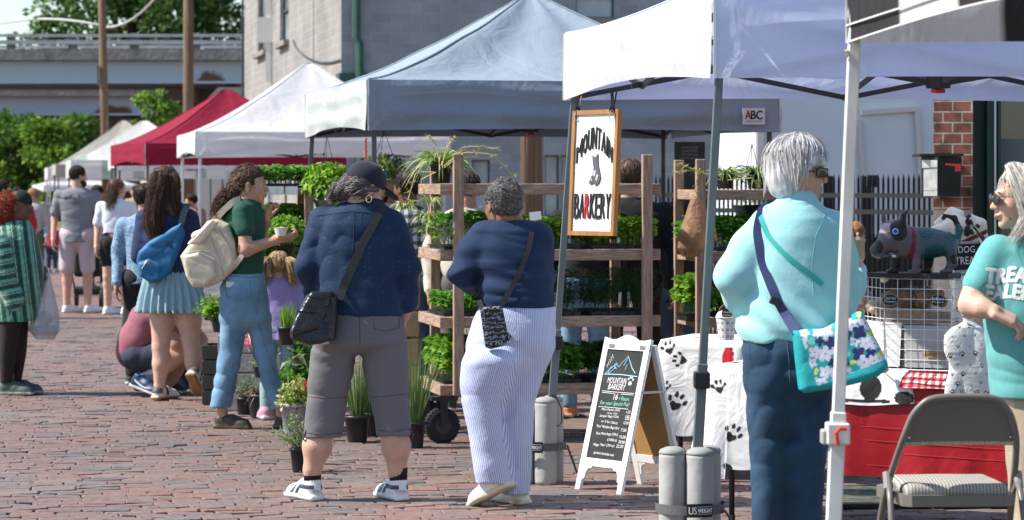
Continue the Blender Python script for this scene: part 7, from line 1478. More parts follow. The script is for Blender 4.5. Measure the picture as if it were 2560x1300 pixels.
# ---- woman in blue sweater and striped trousers
def p_afro():
    d = 13.6; Q = Qd(d); r = person('woman in plain blue sweater and fine blue striped trousers with crossed ankles', 1265, d)
    H = Head(1256, 512, d, 2.15, .12); S = Sc(.0055); H.build(S, Q(1272, 552)); S.cap(Q(1275, 555), Q(1285, 680), .06, .1); S.cap(Q(1285, 680), Q(1285, 830), .1, .12); S.chain([Q(1210, 595), Q(1155, 685), Q(1225, 695, .22)], [.05, .045, .032]); hand(S, Q(1225, 695, .22), V3(.9, .4, 0), V3(0, -1, 0), .5); S.chain([Q(1350, 600), Q(1360, 690, .05), Q(1300, 700, .25)], [.05, .045, .032]); hand(S, Q(1300, 700, .25), V3(-.9, .3, 0), V3(0, -1, 0), .5, -1)
    S.chain([Q(1230, 880, -.08), Q(1208, 1000, -.12), Q(1225, 1180, -.12)], [.08, .05, .04]); S.chain([Q(1310, 880), Q(1295, 1000), Q(1290, 1215)], [.08, .05, .04]); S.part('body', SK_B, r)
    S = Sc(.007, .035); S.loft(d, [(548, 1232, 1318, .058), (556, 1210, 1340, .085), (575, 1192, 1360, .115), (620, 1184, 1373, .135), (655, 1186, 1377, .145), (675, 1192, 1376, .14), (720, 1194, 1385, .16), (752, 1193, 1389, .165), (768, 1195, 1386, .158)], p=2.3)
    S.chain([Q(1208, 588), Q(1186, 625), Q(1156, 684, -.03), Q(1178, 703, .10), Q(1230, 706, .2)], [.070, .074, .062, .05, .048], .04); S.chain([Q(1346, 592), Q(1352, 690, .05), Q(1320, 705, .22)], [.075, .062, .05]); S.disp(folds(.0035, 16, 14, (1, 1, 2.2))); S.disp(lambda x, y, z: .007 * np.sin(z * 60 + 2 * np.sin(x * 12)) * np.exp(-((z - 1.12) / .08) ** 2))
    sw = S.part('sweater', fab('blue_knit', (.005, .022, .070), wr=.003), r)
    d2 = d - .12; S = Sc(.007, .04); S.loft(d, [(765, 1200, 1385, .155), (800, 1182, 1391, .175), (850, 1166, 1391, .185), (935, 1156, 1380, .15)], p=2.3, rb=.14)
    S.loft(d2, [(860, 1160, 1310, .14), (905, 1153, 1305, .13), (962, 1151, 1280, .115), (1000, 1152, 1262, .10), (1020, 1158, 1256, .098), (1063, 1166, 1260, .10), (1120, 1176, 1267, .10), (1185, 1186, 1280, .10), (1207, 1189, 1282, .10)], k=.06, rt=.10)
    S.loft(d, [(870, 1230, 1384, .14), (905, 1238, 1372, .13), (962, 1244, 1352, .11), (1009, 1249, 1337, .10), (1063, 1254, 1334, .095), (1165, 1262, 1329, .09), (1234, 1254, 1324, .09)], k=.05, rt=.10); S.disp(folds(.006, 12, 17, (1, 1, 1.2))); S.cap(Q(1165, 985, -.26), Q(1250, 990, -.24), .010, .006, .02, True); S.cap(Q(1260, 990, -.2), Q(1385, 830, -.2), .008, .008, .03, True)
    V, F = S.mesh()
    def u_at(V):
        px = 1280 + V[:, 0] / V[:, 1] * FPX; py = HOR - (V[:, 2] - CAMZ) / V[:, 1] * FPX; lb = np.interp(py, [780, 880, 995, 1097, 1210], [1290, 1290, 1250, 1257, 1282]); left = (px < lb)
        c = np.where(left, np.interp(py, [760, 1060, 1210], [1285, 1207, 1235]), np.interp(py, [760, 1060, 1236], [1285, 1293, 1290])); X = (px - c) / 519; return X + 9 * X ** 3 + .25 * np.where(py > 880, .5, .3) * (V[:, 1] - d) * np.sign(X)
    me_c = np.stack([u_at(V), 0 * V[:, 0], 0 * V[:, 0]], 1)
    def seer(t, vec, src):
        N, L = t.nodes, t.links; sp = N.new('ShaderNodeSeparateColor'); L.new(src, sp.inputs[0]); m = N.new('ShaderNodeMath'); m.operation = 'MULTIPLY'; m.inputs[1].default_value = 2 * PI / .0105; L.new(sp.outputs[0], m.inputs[0]); s_ = N.new('ShaderNodeMath'); s_.operation = 'SINE'; L.new(m.outputs[0], s_.inputs[0]); mr = N.new('ShaderNodeMapRange'); mr.inputs[1].default_value = -.5; mr.inputs[2].default_value = .6; L.new(s_.outputs[0], mr.inputs[0]); x = N.new('ShaderNodeMix'); x.data_type = 'RGBA'; x.inputs[6].default_value = (.27, .34, .61, 1); x.inputs[7].default_value = (.62, .65, .77, 1); L.new(mr.outputs[0], x.inputs[0]); return x.outputs[2]
    tr_o = part('trousers', V, F, M('seersucker', rough=.85, attr=True, nodes=seer, bump=[(12, .005, 3, .3), (5, .012, 3, .3, 1), (110, .0015, 3)], sheen=.1), r, True, me_c)
    S = Sc(.0045, .015); S.ell(H(-.022, 0, .040), (.098, .086, .090), H.R); S.ell(H(-.045, 0, -.015), (.062, .072, .055), H.R); S.box(H(.10, 0, .0), (.035, .12, .09), .01, H.R, .02, True); S.disp(lambda x, y, z: .0035 * ns(x, y, z, 190, 3)); V, F = S.mesh(); rr_ = np.random.default_rng(5); ix = rr_.integers(0, len(V), 1500); hair(r, S, [(.075, .07, .068), (.22, .21, .205), (.04, .036, .034), (.36, .35, .34)], curls(V[ix], .0048, seed=2), .0011, 2, .35, n=0)
    g = G(); g.tube([H(-.005, .084, .01), H(.05, .078, .012), H(.10, .066, .008)], .0018, 5); g.tube([H(.108, .036 + .024 * math.cos(a), -.002 + .02 * math.sin(a)) for a in np.linspace(0, 6.28, 12)], .0016, 4); g.part('glasses', m_stl, r)
    pn = two((.62, .56, .42), (.78, .77, .74), lambda c, x, y, z: c.__setitem__(z < .004, (.30, .20, .08)), .028)
    h1 = at(1280, 1215, 13.42); t1 = at(1190, 1266, 13.56); t1[2] = .004; shoe(r, h1, h1 + nrm(t1 - h1) * .28, pn, .054, .105); sfoot(r, 1298, 13.62, (-.17, .215), pn, .054, .105)
    b = thing('phone_pouch', 'small black patterned crossbody pouch hanging on the striped trousers', 'bag', Q(1238, 870, -.22)); S = Sc(.004, .01); poly(S, d, [(1200, 776), (1212, 766), (1250, 764), (1258, 774), (1272, 848), (1262, 864), (1226, 873), (1213, 868)], .016, .014, -.225)
    def swirl(t, vec, src):
        N, L = t.nodes, t.links; w_ = N.new('ShaderNodeTexWave'); w_.wave_type = 'RINGS'; w_.inputs['Scale'].default_value = 14; w_.inputs['Distortion'].default_value = 9; w_.inputs['Detail Scale'].default_value = 3; L.new(vec, w_.inputs[0]); rp = N.new('ShaderNodeValToRGB'); rp.color_ramp.elements[0].position = .8; rp.color_ramp.elements[0].color = (.012, .014, .022, 1); rp.color_ramp.elements[1].position = .93; rp.color_ramp.elements[1].color = (.22, .25, .30, 1); L.new(w_.outputs['Fac'], rp.inputs[0]); return rp.outputs[0]
    S.part('pouch_body', M('swirl_print', rough=.6, nodes=swirl, bump=(80, .001)), b); g = strap([Q(1328, 560, .02)] + onto(sw, dense([(1330, 575), (1322, 620), (1300, 680), (1276, 725)], 12), .005) + [Q(1250, 768, -.22)], .026, .003, 26, 1); g.part('shoulder_strap', m_blk, b); g = strap(onto(sw, [(1193, 712), (1196, 740)], .004) + [Q(1206, 772, -.22)], .022, .003, 8, 0); g.part('short_strap', m_blk, b); g = G(); g.tube([Q(1268, 835, -.23), Q(1277, 840, -.25), Q(1270, 852, -.24)], .004, 5); g.part('zip_pull', m_blk, b)
    for q in ((1226, 777), (1238, 776)): g = G(); g.box(Q(q[0], q[1], -.245), (.010, .004, .008), bev=.002); g.part('buckle', m_blk, b)
p_afro()

# ---- woman in turquoise fleece
def p_turq():
    d = 11.35; Q = Qd(d); r = person('silver haired woman in turquoise fleece and blue jeans holding a wrapped sandwich', 1960, d)
    H = Head(1998, 432, d, .12, .05); S = Sc(.006); H.build(S, Q(1985, 500)); S.cap(Q(1985, 500), Q(1985, 640), .065, .12); S.cap(Q(1985, 640), Q(1970, 900), .12, .13); S.chain([Q(2080, 590), Q(2108, 720, .08), Q(2135, 668, .2), Q(2137, 640, .22)], [.055, .045, .034, .030]); hand(S, Q(2137, 648, .22), V3(0, -.05, 1), V3(-.1, -1, 0), 1.1, -1); S.chain([Q(1925, 580), Q(1835, 690), Q(1880, 780, .15)], [.055, .045, .03]); hand(S, Q(1880, 780, .15), V3(.2, .5, -.8), V3(1, 0, 0), .5)
    S.chain([Q(1925, 950), Q(1920, 1150), Q(1928, 1380)], [.08, .05, .04]); S.chain([Q(2025, 950, .03), Q(2010, 1150, .03), Q(1998, 1380, .03)], [.08, .05, .04]); S.part('body', SK_L, r)
    S = Sc(.0075, .04); S.loft(d, [(478, 1948, 2032, .066), (500, 1938, 2045, .08), (520, 1915, 2058, .105), (545, 1900, 2078, .125), (590, 1885, 2095, .145), (640, 1878, 2105, .155), (700, 1866, 2118, .16), (760, 1852, 2125, .17), (820, 1842, 2130, .18), (852, 1845, 2125, .175)], p=2.3)
    S.chain([Q(1922, 565), Q(1878, 622), Q(1838, 690, -.03), Q(1848, 740, .05), Q(1885, 785, .14)], [.080, .078, .077, .066, .052], .045); S.chain([Q(2080, 575), Q(2092, 650, .02), Q(2102, 728, .05), Q(2125, 715, .14), Q(2138, 680, .22)], [.078, .078, .074, .062, .05], .045)
    S.disp(folds(.006, 9, 24, (1, 1, 1.3), False)); S.disp(lambda x, y, z: .009 * np.sin((z + .6 * x) * 42 + 2.5 * np.sin(x * 7 + z * 5)) * np.exp(-((z - .98) / .16) ** 2)); S.box(Q(2000, 866), (.3, .3, .03), .01, roty(-.16), .01, True)
    fl = S.part('fleece_jacket', M('turquoise_fleece', (.33, .65, .68), .95, bump=[(6, .008, 3, .2), (3.5, .014, 2, .3, 1), (160, .0009)], sheen=.25, var=(5, .06)), r)
    seam(fl, dense([(2064, 535), (2040, 590), (2030, 660), (2034, 740)], 18), .002, M('seam_turq', (.17, .45, .50), .9)); S = Sc(.006, .02); S.loft(d, [(665, 2122, 2150, .035, .2), (700, 2120, 2158, .05, .18), (745, 2118, 2155, .05, .14), (765, 2125, 2145, .04, .14)]); S.part('white_lining', M('fleece_white', (.66, .66, .66), .95, bump=(60, .004)), r)
    S = Sc(.0075, .04); S.loft(d, [(820, 1856, 2085, .155), (880, 1852, 2090, .17), (940, 1858, 2088, .165), (1010, 1866, 2080, .14)], p=2.4, rb=.14); S.loft(d, [(925, 1858, 1985, .14), (960, 1862, 1985, .13), (1050, 1868, 1972, .11), (1150, 1873, 1968, .10), (1250, 1878, 1965, .095), (1330, 1880, 1972, .092), (1432, 1884, 1972, .09)], k=.05, rt=.08); S.loft(d, [(925, 1965, 2088, .14), (960, 1968, 2084, .13), (1050, 1962, 2074, .11), (1150, 1958, 2064, .10), (1250, 1955, 2056, .095), (1330, 1950, 2052, .092), (1432, 1946, 2044, .09)], k=.05, oy=.03, rt=.08); S.disp(folds(.010, 10, 31, (1, 1, 1.7)))
    jn = S.part('jeans', denim('denim_dark', (.018, .052, .100)), r)
    for q in ([(1968, 850), (1972, 900), (1975, 960)], [(1990, 858), (1996, 900), (2030, 915), (2060, 905), (2062, 862)], [(1872, 862), (1874, 900), (1880, 920)]): seam(jn, dense(q, 14), .0022, M('seam_denim', (.06, .10, .16), .9))
    for x in (1925, 1998): sfoot(r, x, 11.35, (.03, .27), two((.5, .5, .5), (.12, .13, .15)))
    S = Sc(.005, .025); S.ell(H(-.012, 0, .046), (.122, .100, .100), H.R); S.ell(H(-.055, 0, -.02), (.080, .084, .075), H.R); S.ell(H(-.050, 0, -.070), (.062, .072, .045), H.R); S.box(H(.085, 0, -.05), (.055, .12, .075), .02, H.R, .02, True); S.box(H(.02, -.09, -.035), (.03, .03, .035), .015, H.R, .015, True); S.disp(lambda x, y, z: .003 * ns(x, y, z, 90, 3, (1.5, 1, .4)))
    rr_ = np.random.default_rng(9); st = []
    for i in range(1500):
        az = rr_.uniform(0, 2 * PI); e0 = abs(rr_.normal(0, .6)); fr_ = math.cos(az) > .35; e1_ = min(e0 + rr_.uniform(.5, 1.3), (1.30 if fr_ else 2.65) + rr_.normal(0, .12)); el = np.linspace(e0, max(e1_, e0 + .1), 10); q = 1.0 + rr_.exponential(.028); a = az + .25 * (el - e0) * math.sin(az * 2) + rr_.normal(0, .10) * (el - e0); m_ = np.minimum(el, 1.6)
        st.append([H(-.014 + .122 * q * np.sin(m_[k]) * np.cos(a[k]), .101 * q * np.sin(m_[k]) * np.sin(a[k]), .045 + .104 * q * np.cos(m_[k]) - .14 * max(el[k] - 1.6, 0)) for k in range(10)])
    hair(r, S, [(.58, .57, .58), (.66, .65, .66), (.50, .49, .50), (.72, .71, .72)], np.array(st), .0014, 4, .2, n=0)
    g = G(); g.tube([H(-.01, -.084, .008), H(.045, -.080, .008)], .0035, 6); gl = g.part('sunglasses', m_blk, r); S = Sc(.004, .006); S.box(H(.082, -.058, .004), (.030, .008, .021), .007, H.R @ rotz(.55)); S.ell(H(.103, -.03, .003), (.006, .026, .021), H.R); S.ell(H(.103, .03, .003), (.006, .026, .021), H.R); S.part('lens', M('lens_black', (.01, .01, .012), .06, spec=.9), gl)
    # sandwich
    s_ = thing('sandwich_wrap', 'breaded sandwich in brown paper held up by the woman in turquoise', 'sandwich', Q(2142, 620, .18)); S = Sc(.0045, .01); S.ell(Q(2143, 580, .2), (.034, .03, .045)); S.disp(lambda x, y, z: .004 * ns(x, y, z, 90, 5)); S.part('filling', M('fried_crust', (.26, .11, .04), .7, var=(60, .5), bump=(60, .006)), s_); S = Sc(.0045, .01); S.ell(Q(2124, 575, .19), (.012, .02, .03)); S.ell(Q(2126, 590, .17), (.01, .01, .012)); S.part('cheese', M('cheese_orange', (.75, .30, .04), .5), s_); S = Sc(.0045, .01); S.loft(d, [(632, 2124, 2148, .02, .2), (615, 2118, 2160, .034, .2), (600, 2116, 2164, .038, .2), (592, 2120, 2158, .034, .2)]); S.disp(folds(.004, 40, 2)); S.part('paper', M('kraft_paper', (.50, .36, .24), .7, bump=(30, .006)), s_)
    # floral bag
    b = thing('floral_bag', 'teal shoulder bag with white and navy flower print at the turquoise hip', 'bag', Q(2090, 980, -.2)); S = Sc(.0032, .012); poly(S, d, [(1984, 828), (2060, 822), (2140, 780), (2152, 778), (2215, 905), (2216, 918), (2190, 938), (2100, 968), (2012, 983), (2000, 975), (1990, 900)], .06, .03, -.235, tilt=(-.25, 0)); S.disp(folds(.003, 14, 2)); rf = np.random.default_rng(15); fl_ = [(1985 + i * 27 + (j % 2) * 13 + rf.uniform(-5, 5), 785 + j * 24 + rf.uniform(-5, 5), rf.choice([14, 17, 21]), [2, 1, 0, 2, 3, 1, 2][(i * 3 + j * 2) % 7], rf.uniform(0, 6)) for i in range(9) for j in range(9)]
    def fpaint(V):
        px = 1280 + V[:, 0] / V[:, 1] * FPX; py = HOR - (V[:, 2] - CAMZ) / V[:, 1] * FPX; c = np.tile(V3(.012, .34, .37), (len(V), 1)); ins = (px - 2000) * .36 + 838 > 0; lo = py < np.interp(px, [1995, 2045, 2215], [880, 965, 898]); lf_ = px > np.interp(py, [820, 980], [1996, 2048]); zone = lo & lf_ & (V[:, 1] < d - .2)
        for (x, y, s_, kd, ph) in fl_:
            rr = np.hypot(px - x, py - y); a = np.arctan2(py - y, px - x) + ph; 
            if kd == 0: m = rr < s_ * .45; c[zone & m] = (.16, .52, .47)
            elif kd == 1: m = rr < s_ * .9 * (.55 + .45 * np.abs(np.cos(a * 2))); c[zone & m] = (.02, .025, .12)
            elif kd == 2: m = rr < s_ * (.55 + .45 * np.abs(np.cos(a * 2.5))); c[zone & m] = (.62, .60, .74); c[zone & (rr < 2.5)] = (.05, .3, .3)
            else: m = (rr < s_ * .5 * (.4 + .6 * np.abs(np.cos(a)))); c[zone & m] = (.66, .68, .12)
        return c
    bg = S.part('bag_body', M('bag_print', rough=.7, attr=True, bump=(14, .006)), b, fpaint); g = strap([Q(1918, 512, .02)] + onto(fl, dense([(1905, 530), (1893, 580), (1905, 650), (1932, 725), (1960, 780)], 16), .006) + [Q(1990, 832, -.23)], .036, .004, 30, 1); g.part('shoulder_strap', M('strap_navy', (.035, .05, .15), .7, bump=(250, .0008)), b); g = G(); g.box(np.array(onto(fl, [(1942, 752)], .012)[0]), (.024, .005, .016), roty(.4), bev=.003); g.part('strap_slider', M('slider_navy', (.02, .02, .05), .4), b)
    g = strap(onto(fl, dense([(1902, 540), (1920, 590), (1965, 640), (2030, 690), (2055, 712)], 14), .005), .02, .003, 24, 1); g.part('thin_strap', M('strap_teal', (.04, .42, .38), .7), b)
p_turq()
# ---- woman in green shirt with the cream backpack
def p_green():
    d = 17.9; Q = Qd(d); r = person('woman in dark green tee and cropped jeans eating while carrying a cream backpack', 610, d)
    H = Head(628, 464, d, -.12, .03); S = Sc(.006); H.build(S, Q(608, 515)); S.cap(Q(608, 515), Q(615, 620), .05, .085); S.cap(Q(615, 620), Q(610, 740), .085, .09)
    S.chain([Q(610, 540, -.12), Q(614, 625, -.15), Q(690, 600, -.12), Q(697, 597, -.12)], [.040, .043, .029, .026]); hand(S, Q(697, 597, -.12), V3(1, .1, .15), V3(-.1, .5, .9), 1.0, -1); S.chain([Q(640, 545, .10), Q(650, 618, .14), Q(665, 555, .10)], [.045, .038, .025]); hand(S, Q(666, 550, .08), V3(.25, -.2, 1), V3(.9, -.3, -.2), 1.1, 1)
    S.chain([Q(590, 780), Q(576, 900), Q(555, 1000), Q(557, 1060)], [.06, .040, .033, .036]); S.cap(Q(557, 1062), Q(590, 1066), .030, .022); S.chain([Q(640, 780, .03), Q(664, 900, .03), Q(698, 1000, .03), Q(706, 1050, .03)], [.055, .040, .033, .036]); S.cap(Q(706, 1056, .03), Q(728, 1064, .0), .030, .022); S.part('body', SK_M, r); H.eyes(r)
    S = Sc(.0065, .03); S.loft(d, [(497, 588, 642, .055), (508, 575, 652, .075), (530, 562, 660, .10), (560, 556, 664, .11), (610, 560, 663, .105), (650, 570, 660, .10), (692, 572, 657, .105)]); S.chain([Q(605, 530, -.10), Q(612, 575, -.13)], [.063, .062]); S.chain([Q(640, 535, .10), Q(648, 580, .14)], [.06, .055]); S.disp(folds(.004, 18, 3)); S.part('tee_shirt', fab('dark_green_jersey', (.012, .075, .05)), r)
    S = Sc(.007, .035); S.loft(d, [(683, 562, 660, .115), (720, 550, 668, .14), (760, 548, 674, .145), (825, 552, 676, .12)], rb=.08); S.loft(d, [(770, 552, 622, .12), (860, 549, 610, .095), (930, 540, 596, .085), (985, 531, 586, .08), (1017, 524, 577, .078)], k=.03, rt=.06); S.loft(d, [(770, 612, 676, .12), (860, 628, 682, .095), (930, 648, 697, .085), (985, 664, 709, .08), (1019, 677, 722, .078)], oy=.03, k=.03, rt=.06); S.disp(folds(.006, 13, 7, (1, 1, 1.6)))
    jn = S.part('jeans', denim('denim_light', (.14, .26, .38)), r); sm = M('seam_jeans', (.10, .17, .25), .9)
    for q in ([(562, 700), (566, 740), (598, 752), (628, 738), (625, 700)], [(570, 688), (615, 694), (658, 692)], [(655, 700), (640, 780), (660, 860), (690, 940), (712, 1010)]): seam(jn, dense(q, 16), .0018, sm)
    g = G(); g.box(np.array(onto(jn, [(577, 712)], .004)[0]), (.028, .002, .018), roty(.1)); g.part('pocket_card', M('card', (.66, .70, .72), .6), r); rf = np.random.default_rng(2); P_ = []
    for x0_, x1_, y in ((524, 577, 1016), (677, 722, 1018)):
        for x in np.linspace(x0_, x1_, 40): a = Q(x, y, rf.uniform(-.07, .0)); P_.append([a, a + V3(0, 0, -.006), a + V3(rf.normal(0, .003), 0, -.013)])
    V, F = ribbons(np.array(P_), .0018); part('frayed_hem', V, F, M('fray', (.4, .5, .58), .9), jn)
    for hx, dd in ((556, 17.9), (706, 17.93)): sfoot(r, hx, dd, (.165, -.05), L=.25, paint=lambda x, y, z: np.where((z < .02)[:, None], V3(.16, .10, .05), V3(.055, .042, .03)), h=.05, name='clog')
    S = Sc(.0045, .015); S.ell(H(-.012, 0, .045), (.102, .082, .088), H.R); S.box(H(.10, 0, -.02), (.045, .12, .085), .02, H.R @ roty(-.35), .015, True); S.ell(H(-.06, 0, .0), (.05, .065, .06), H.R); S.disp(lambda x, y, z: .003 * ns(x, y, z, 120, 3)); S.chain([H(-.10, 0, -.02), Q(572, 500, -.02), Q(548, 530, -.03)], [.045, .055, .035], .02); cc = np.concatenate([flow([H(-.10, 0, .0), Q(575, 490, -.02), Q(555, 515, -.03), Q(535, 545, -.03)], [.03, .06, .062, .035], 260, 18, 2, .009, 5.), ])
    hair(r, S, [(.040, .022, .016), (.10, .055, .035), (.15, .085, .055)], cc, .002, 5, rel=H(-.12, 0, .01), ln=.06); g = G(); g.lathe(H(-.005, -.086, -.04), [(.0045, -.002), (.0045, .002)], 8); g.part('earring', m_stl, r); S = Sc(.003, .004); S.ell(H(.0955, 0, -.061), (.008, .019, .008), H.R); S.part('lips', M('lips', (.38, .14, .12), .45), r)
    g = G(); g.tube([Q(667 + 10 * math.cos(a), 566 + 3 * math.sin(a), .09 - .03 * math.sin(a)) for a in np.linspace(0, 6.28, 14, endpoint=False)], .006, 6, closed=True); g.part('bracelet', M('scrunchie', (.5, .3, .25), .8), r)
    f = thing('food_tub', 'small white paper tub of food in the eating woman\'s hand', 'food tub', Q(702, 590, -.17)); g = G(); g.lathe(Q(702, 590, -.17), [(.030, 0), (.042, .05), (.044, .052)], 20); g.part('tub', M('paper_white', (.74, .73, .70), .6), f); S = Sc(.005, .01); S.ell(Q(702, 572, -.17), (.034, .034, .012)); S.part('food', M('pastry', (.5, .32, .16), .7, bump=(60, .006)), f); S = Sc(.004, .01); S.ell(Q(676, 516, .02), (.012, .01, .014)); S.part('morsel', M('pastry', (.5, .32, .16), .7, bump=(60, .006)), f)
    b = thing('backpack', 'cream flap backpack with zip pockets on the eating woman\'s back', 'backpack', Q(530, 720, -.1)); S = Sc(.006, .015); poly(S, d, [(520, 552), (545, 548), (575, 560), (592, 610), (600, 655), (590, 672), (560, 700), (520, 718), (486, 716), (468, 690), (453, 640), (480, 605)], .10, .04, -.06); poly(S, d, [(458, 640), (500, 632), (536, 650), (545, 690), (515, 716), (484, 714), (468, 690)], .05, .02, -.14); S.ell(Q(505, 590, -.1), (.07, .07, .04)); S.disp(folds(.004, 14, 3))
    m_crm = M('cream_leather', (.60, .52, .40), .5, bump=[(8, .012, 3, .2), (150, .0008)], spec=.4); bo = S.part('pack_body', m_crm, b); zm = M('zip_metal', (.45, .42, .38), .4, metal=.5)
    for q in ([(458, 634), (500, 626), (525, 630)], [(527, 590), (545, 640), (560, 690)], [(470, 610), (495, 580), (540, 555)], [(520, 560), (550, 575), (580, 630)]): seam(bo, dense(q, 14), .0035, zm, 'zip')
    S = Sc(.006, .01); poly(S, d, [(470, 610), (482, 598), (530, 548), (548, 555), (520, 590), (500, 612)], .012, .008, -.185); S.part('flap', m_crm, b); g = strap([Q(530, 560, .0), Q(556, 528, -.10), Q(585, 502, -.11), Q(600, 498, -.08)], .04, .008, 20); g.part('shoulder_strap', m_crm, b); g = strap([Q(585, 668, -.12), Q(598, 650, -.2), Q(606, 636, -.18)], .03, .006, 10); g.part('lower_strap', m_crm, b)
p_green()
# ---- long haired woman with blue sling
def p_long():
    d = 20.35; Q = Qd(d); r = person('woman with long brown hair, navy jacket and pale blue pleated skirt', 430, d)
    H = Head(418, 458, d, .6, 0); S = Sc(.0075); H.build(S, Q(415, 510)); S.chain([Q(415, 510), Q(420, 640), Q(425, 740)], [.06, .09, .11]); S.chain([Q(475, 560), Q(492, 650), Q(500, 720, .05)], [.05, .04, .03]); hand(S, Q(500, 715, .05), V3(0, .1, -1), V3(-1, 0, 0)); S.chain([Q(360, 560), Q(348, 640)], [.05, .04])
    S.chain([Q(402, 745), Q(407, 800), Q(402, 865), Q(403, 910), Q(398, 968), Q(396, 990)], [.105, .09, .062, .063, .036, .036]); S.chain([Q(463, 745), Q(472, 800), Q(478, 862), Q(484, 905), Q(487, 960, .04), Q(487, 975, .05)], [.105, .092, .062, .063, .036, .034]); S.part('body', SK_P, r)
    S = Sc(.0075, .03); S.loft(d, [(498, 392, 445, .06), (515, 368, 465, .085), (540, 356, 480, .11), (600, 350, 486, .12), (650, 352, 488, .12), (692, 360, 484, .12)]); S.chain([Q(362, 545), Q(346, 640)], [.066, .055]); S.chain([Q(474, 545), Q(490, 620), Q(496, 690, .03)], [.066, .058, .045]); S.disp(folds(.006, 14, 3)); S.part('jacket', fab('navy_jacket', (.022, .033, .10)), r)
    S = Sc(.007, .02); S.loft(d, [(680, 364, 482, .13), (710, 358, 496, .15), (745, 351, 509, .17), (778, 344, 519, .18)]); S.disp(lambda x, y, z: .014 * np.sin(np.arctan2(x + 2.46, 20.35 - y) * 22) * np.clip((1.03 - z) * 3.5, 0, 1)); S.part('skirt', fab('pale_blue_skirt', (.27, .41, .47), wr=.003), r)
    st = [(-.10, .03), (-.02, .03)]; fl_ = np.concatenate([flow([H(-.01, 0, .10), H(-.05, -.02, .05), Q(392, 500, -.09), Q(382, 560, -.13), Q(385, 602, -.14)], [.03, .085, .075, .075, .035], 650, 18, 3, .005, 2.), flow([H(.0, -.03, .09), H(.01, -.085, .03), Q(438, 500, -.08), Q(440, 530, -.1), Q(472, 540, -.08)], [.02, .05, .045, .03, .015], 110, 18, 5, .004, 2.)])
    S = Sc(.006, .03); S.ell(H(-.02, 0, .035), (.098, .086, .093), H.R); S.box(H(.10, 0, -.02), (.04, .12, .09), .02, H.R, .02, True); S.chain([H(-.05, -.01, -.02), Q(396, 510, -.06), Q(385, 560, -.10), Q(386, 590, -.12)], [.075, .075, .065, .03]); S.cap(Q(425, 490, -.04), Q(432, 535, -.09), .05, .03); hair(r, S, [(.075, .042, .028), (.15, .09, .06), (.04, .022, .016)], fl_, .0015, 6)
    g = G(); g.tube([H(.03 + .0 * t, t * .082, .125 - .05 * t * t) for t in np.linspace(-1, 1, 9)], .005, 6); g.part('raised_sunglasses', m_blk, r)
    def ac(c, x, y, z): c[(x < .18) & (z > .045)] = (.12, .10, .09); c[(x > .36) & (x < .44) & (z > .03)] = (.03, .03, .03)
    pn = two((.34, .19, .08), (.68, .65, .60), ac, .02); sfoot(r, 397, 20.35, (.13, .22), pn); t2 = Apt(500, 20.38); h2 = t2 + V3(-.05, -.15, .19); h2[2] = .165; t2[2] = .02; h2 = t2 + nrm(h2 - t2) * .25; shoe(r, h2, t2, pn)
    b = thing('sling_bag', 'bright blue sling bag worn across the navy jacket', 'bag', Q(400, 700, -.16)); S = Sc(.006, .02); poly(S, d, [(455, 556), (462, 585), (448, 630), (428, 680), (400, 705), (378, 706), (352, 690), (342, 650), (348, 628), (375, 603)], .06, .03, -.15); poly(S, d, [(350, 690), (348, 660), (372, 650), (400, 668), (402, 700), (378, 706)], .03, .02, -.20); S.disp(folds(.005, 16, 3)); bo = S.part('sling_body', fab('bright_blue_nylon', (.015, .14, .31), .6), b); seam(bo, dense([(355, 672), (368, 650), (395, 662)], 10), .004, M('zip_metal', (.45, .42, .38), .4), 'zip'); seam(bo, dense([(455, 560), (425, 610), (385, 640), (345, 650)], 10), .002)
    g = G(); g.box(np.array(onto(bo, [(424, 612)], .006)[0]), (.022, .004, .012), roty(.7)); g.part('label_patch', M('patch_navy', (.02, .03, .08), .5), b); g = strap([Q(452, 562, -.15), Q(460, 530, -.14), Q(470, 510, -.03)], .045, .006, 10); g.part('strap', M('strap_woven', (.10, .11, .11), .8, var=(60, .6)), b)
p_long()
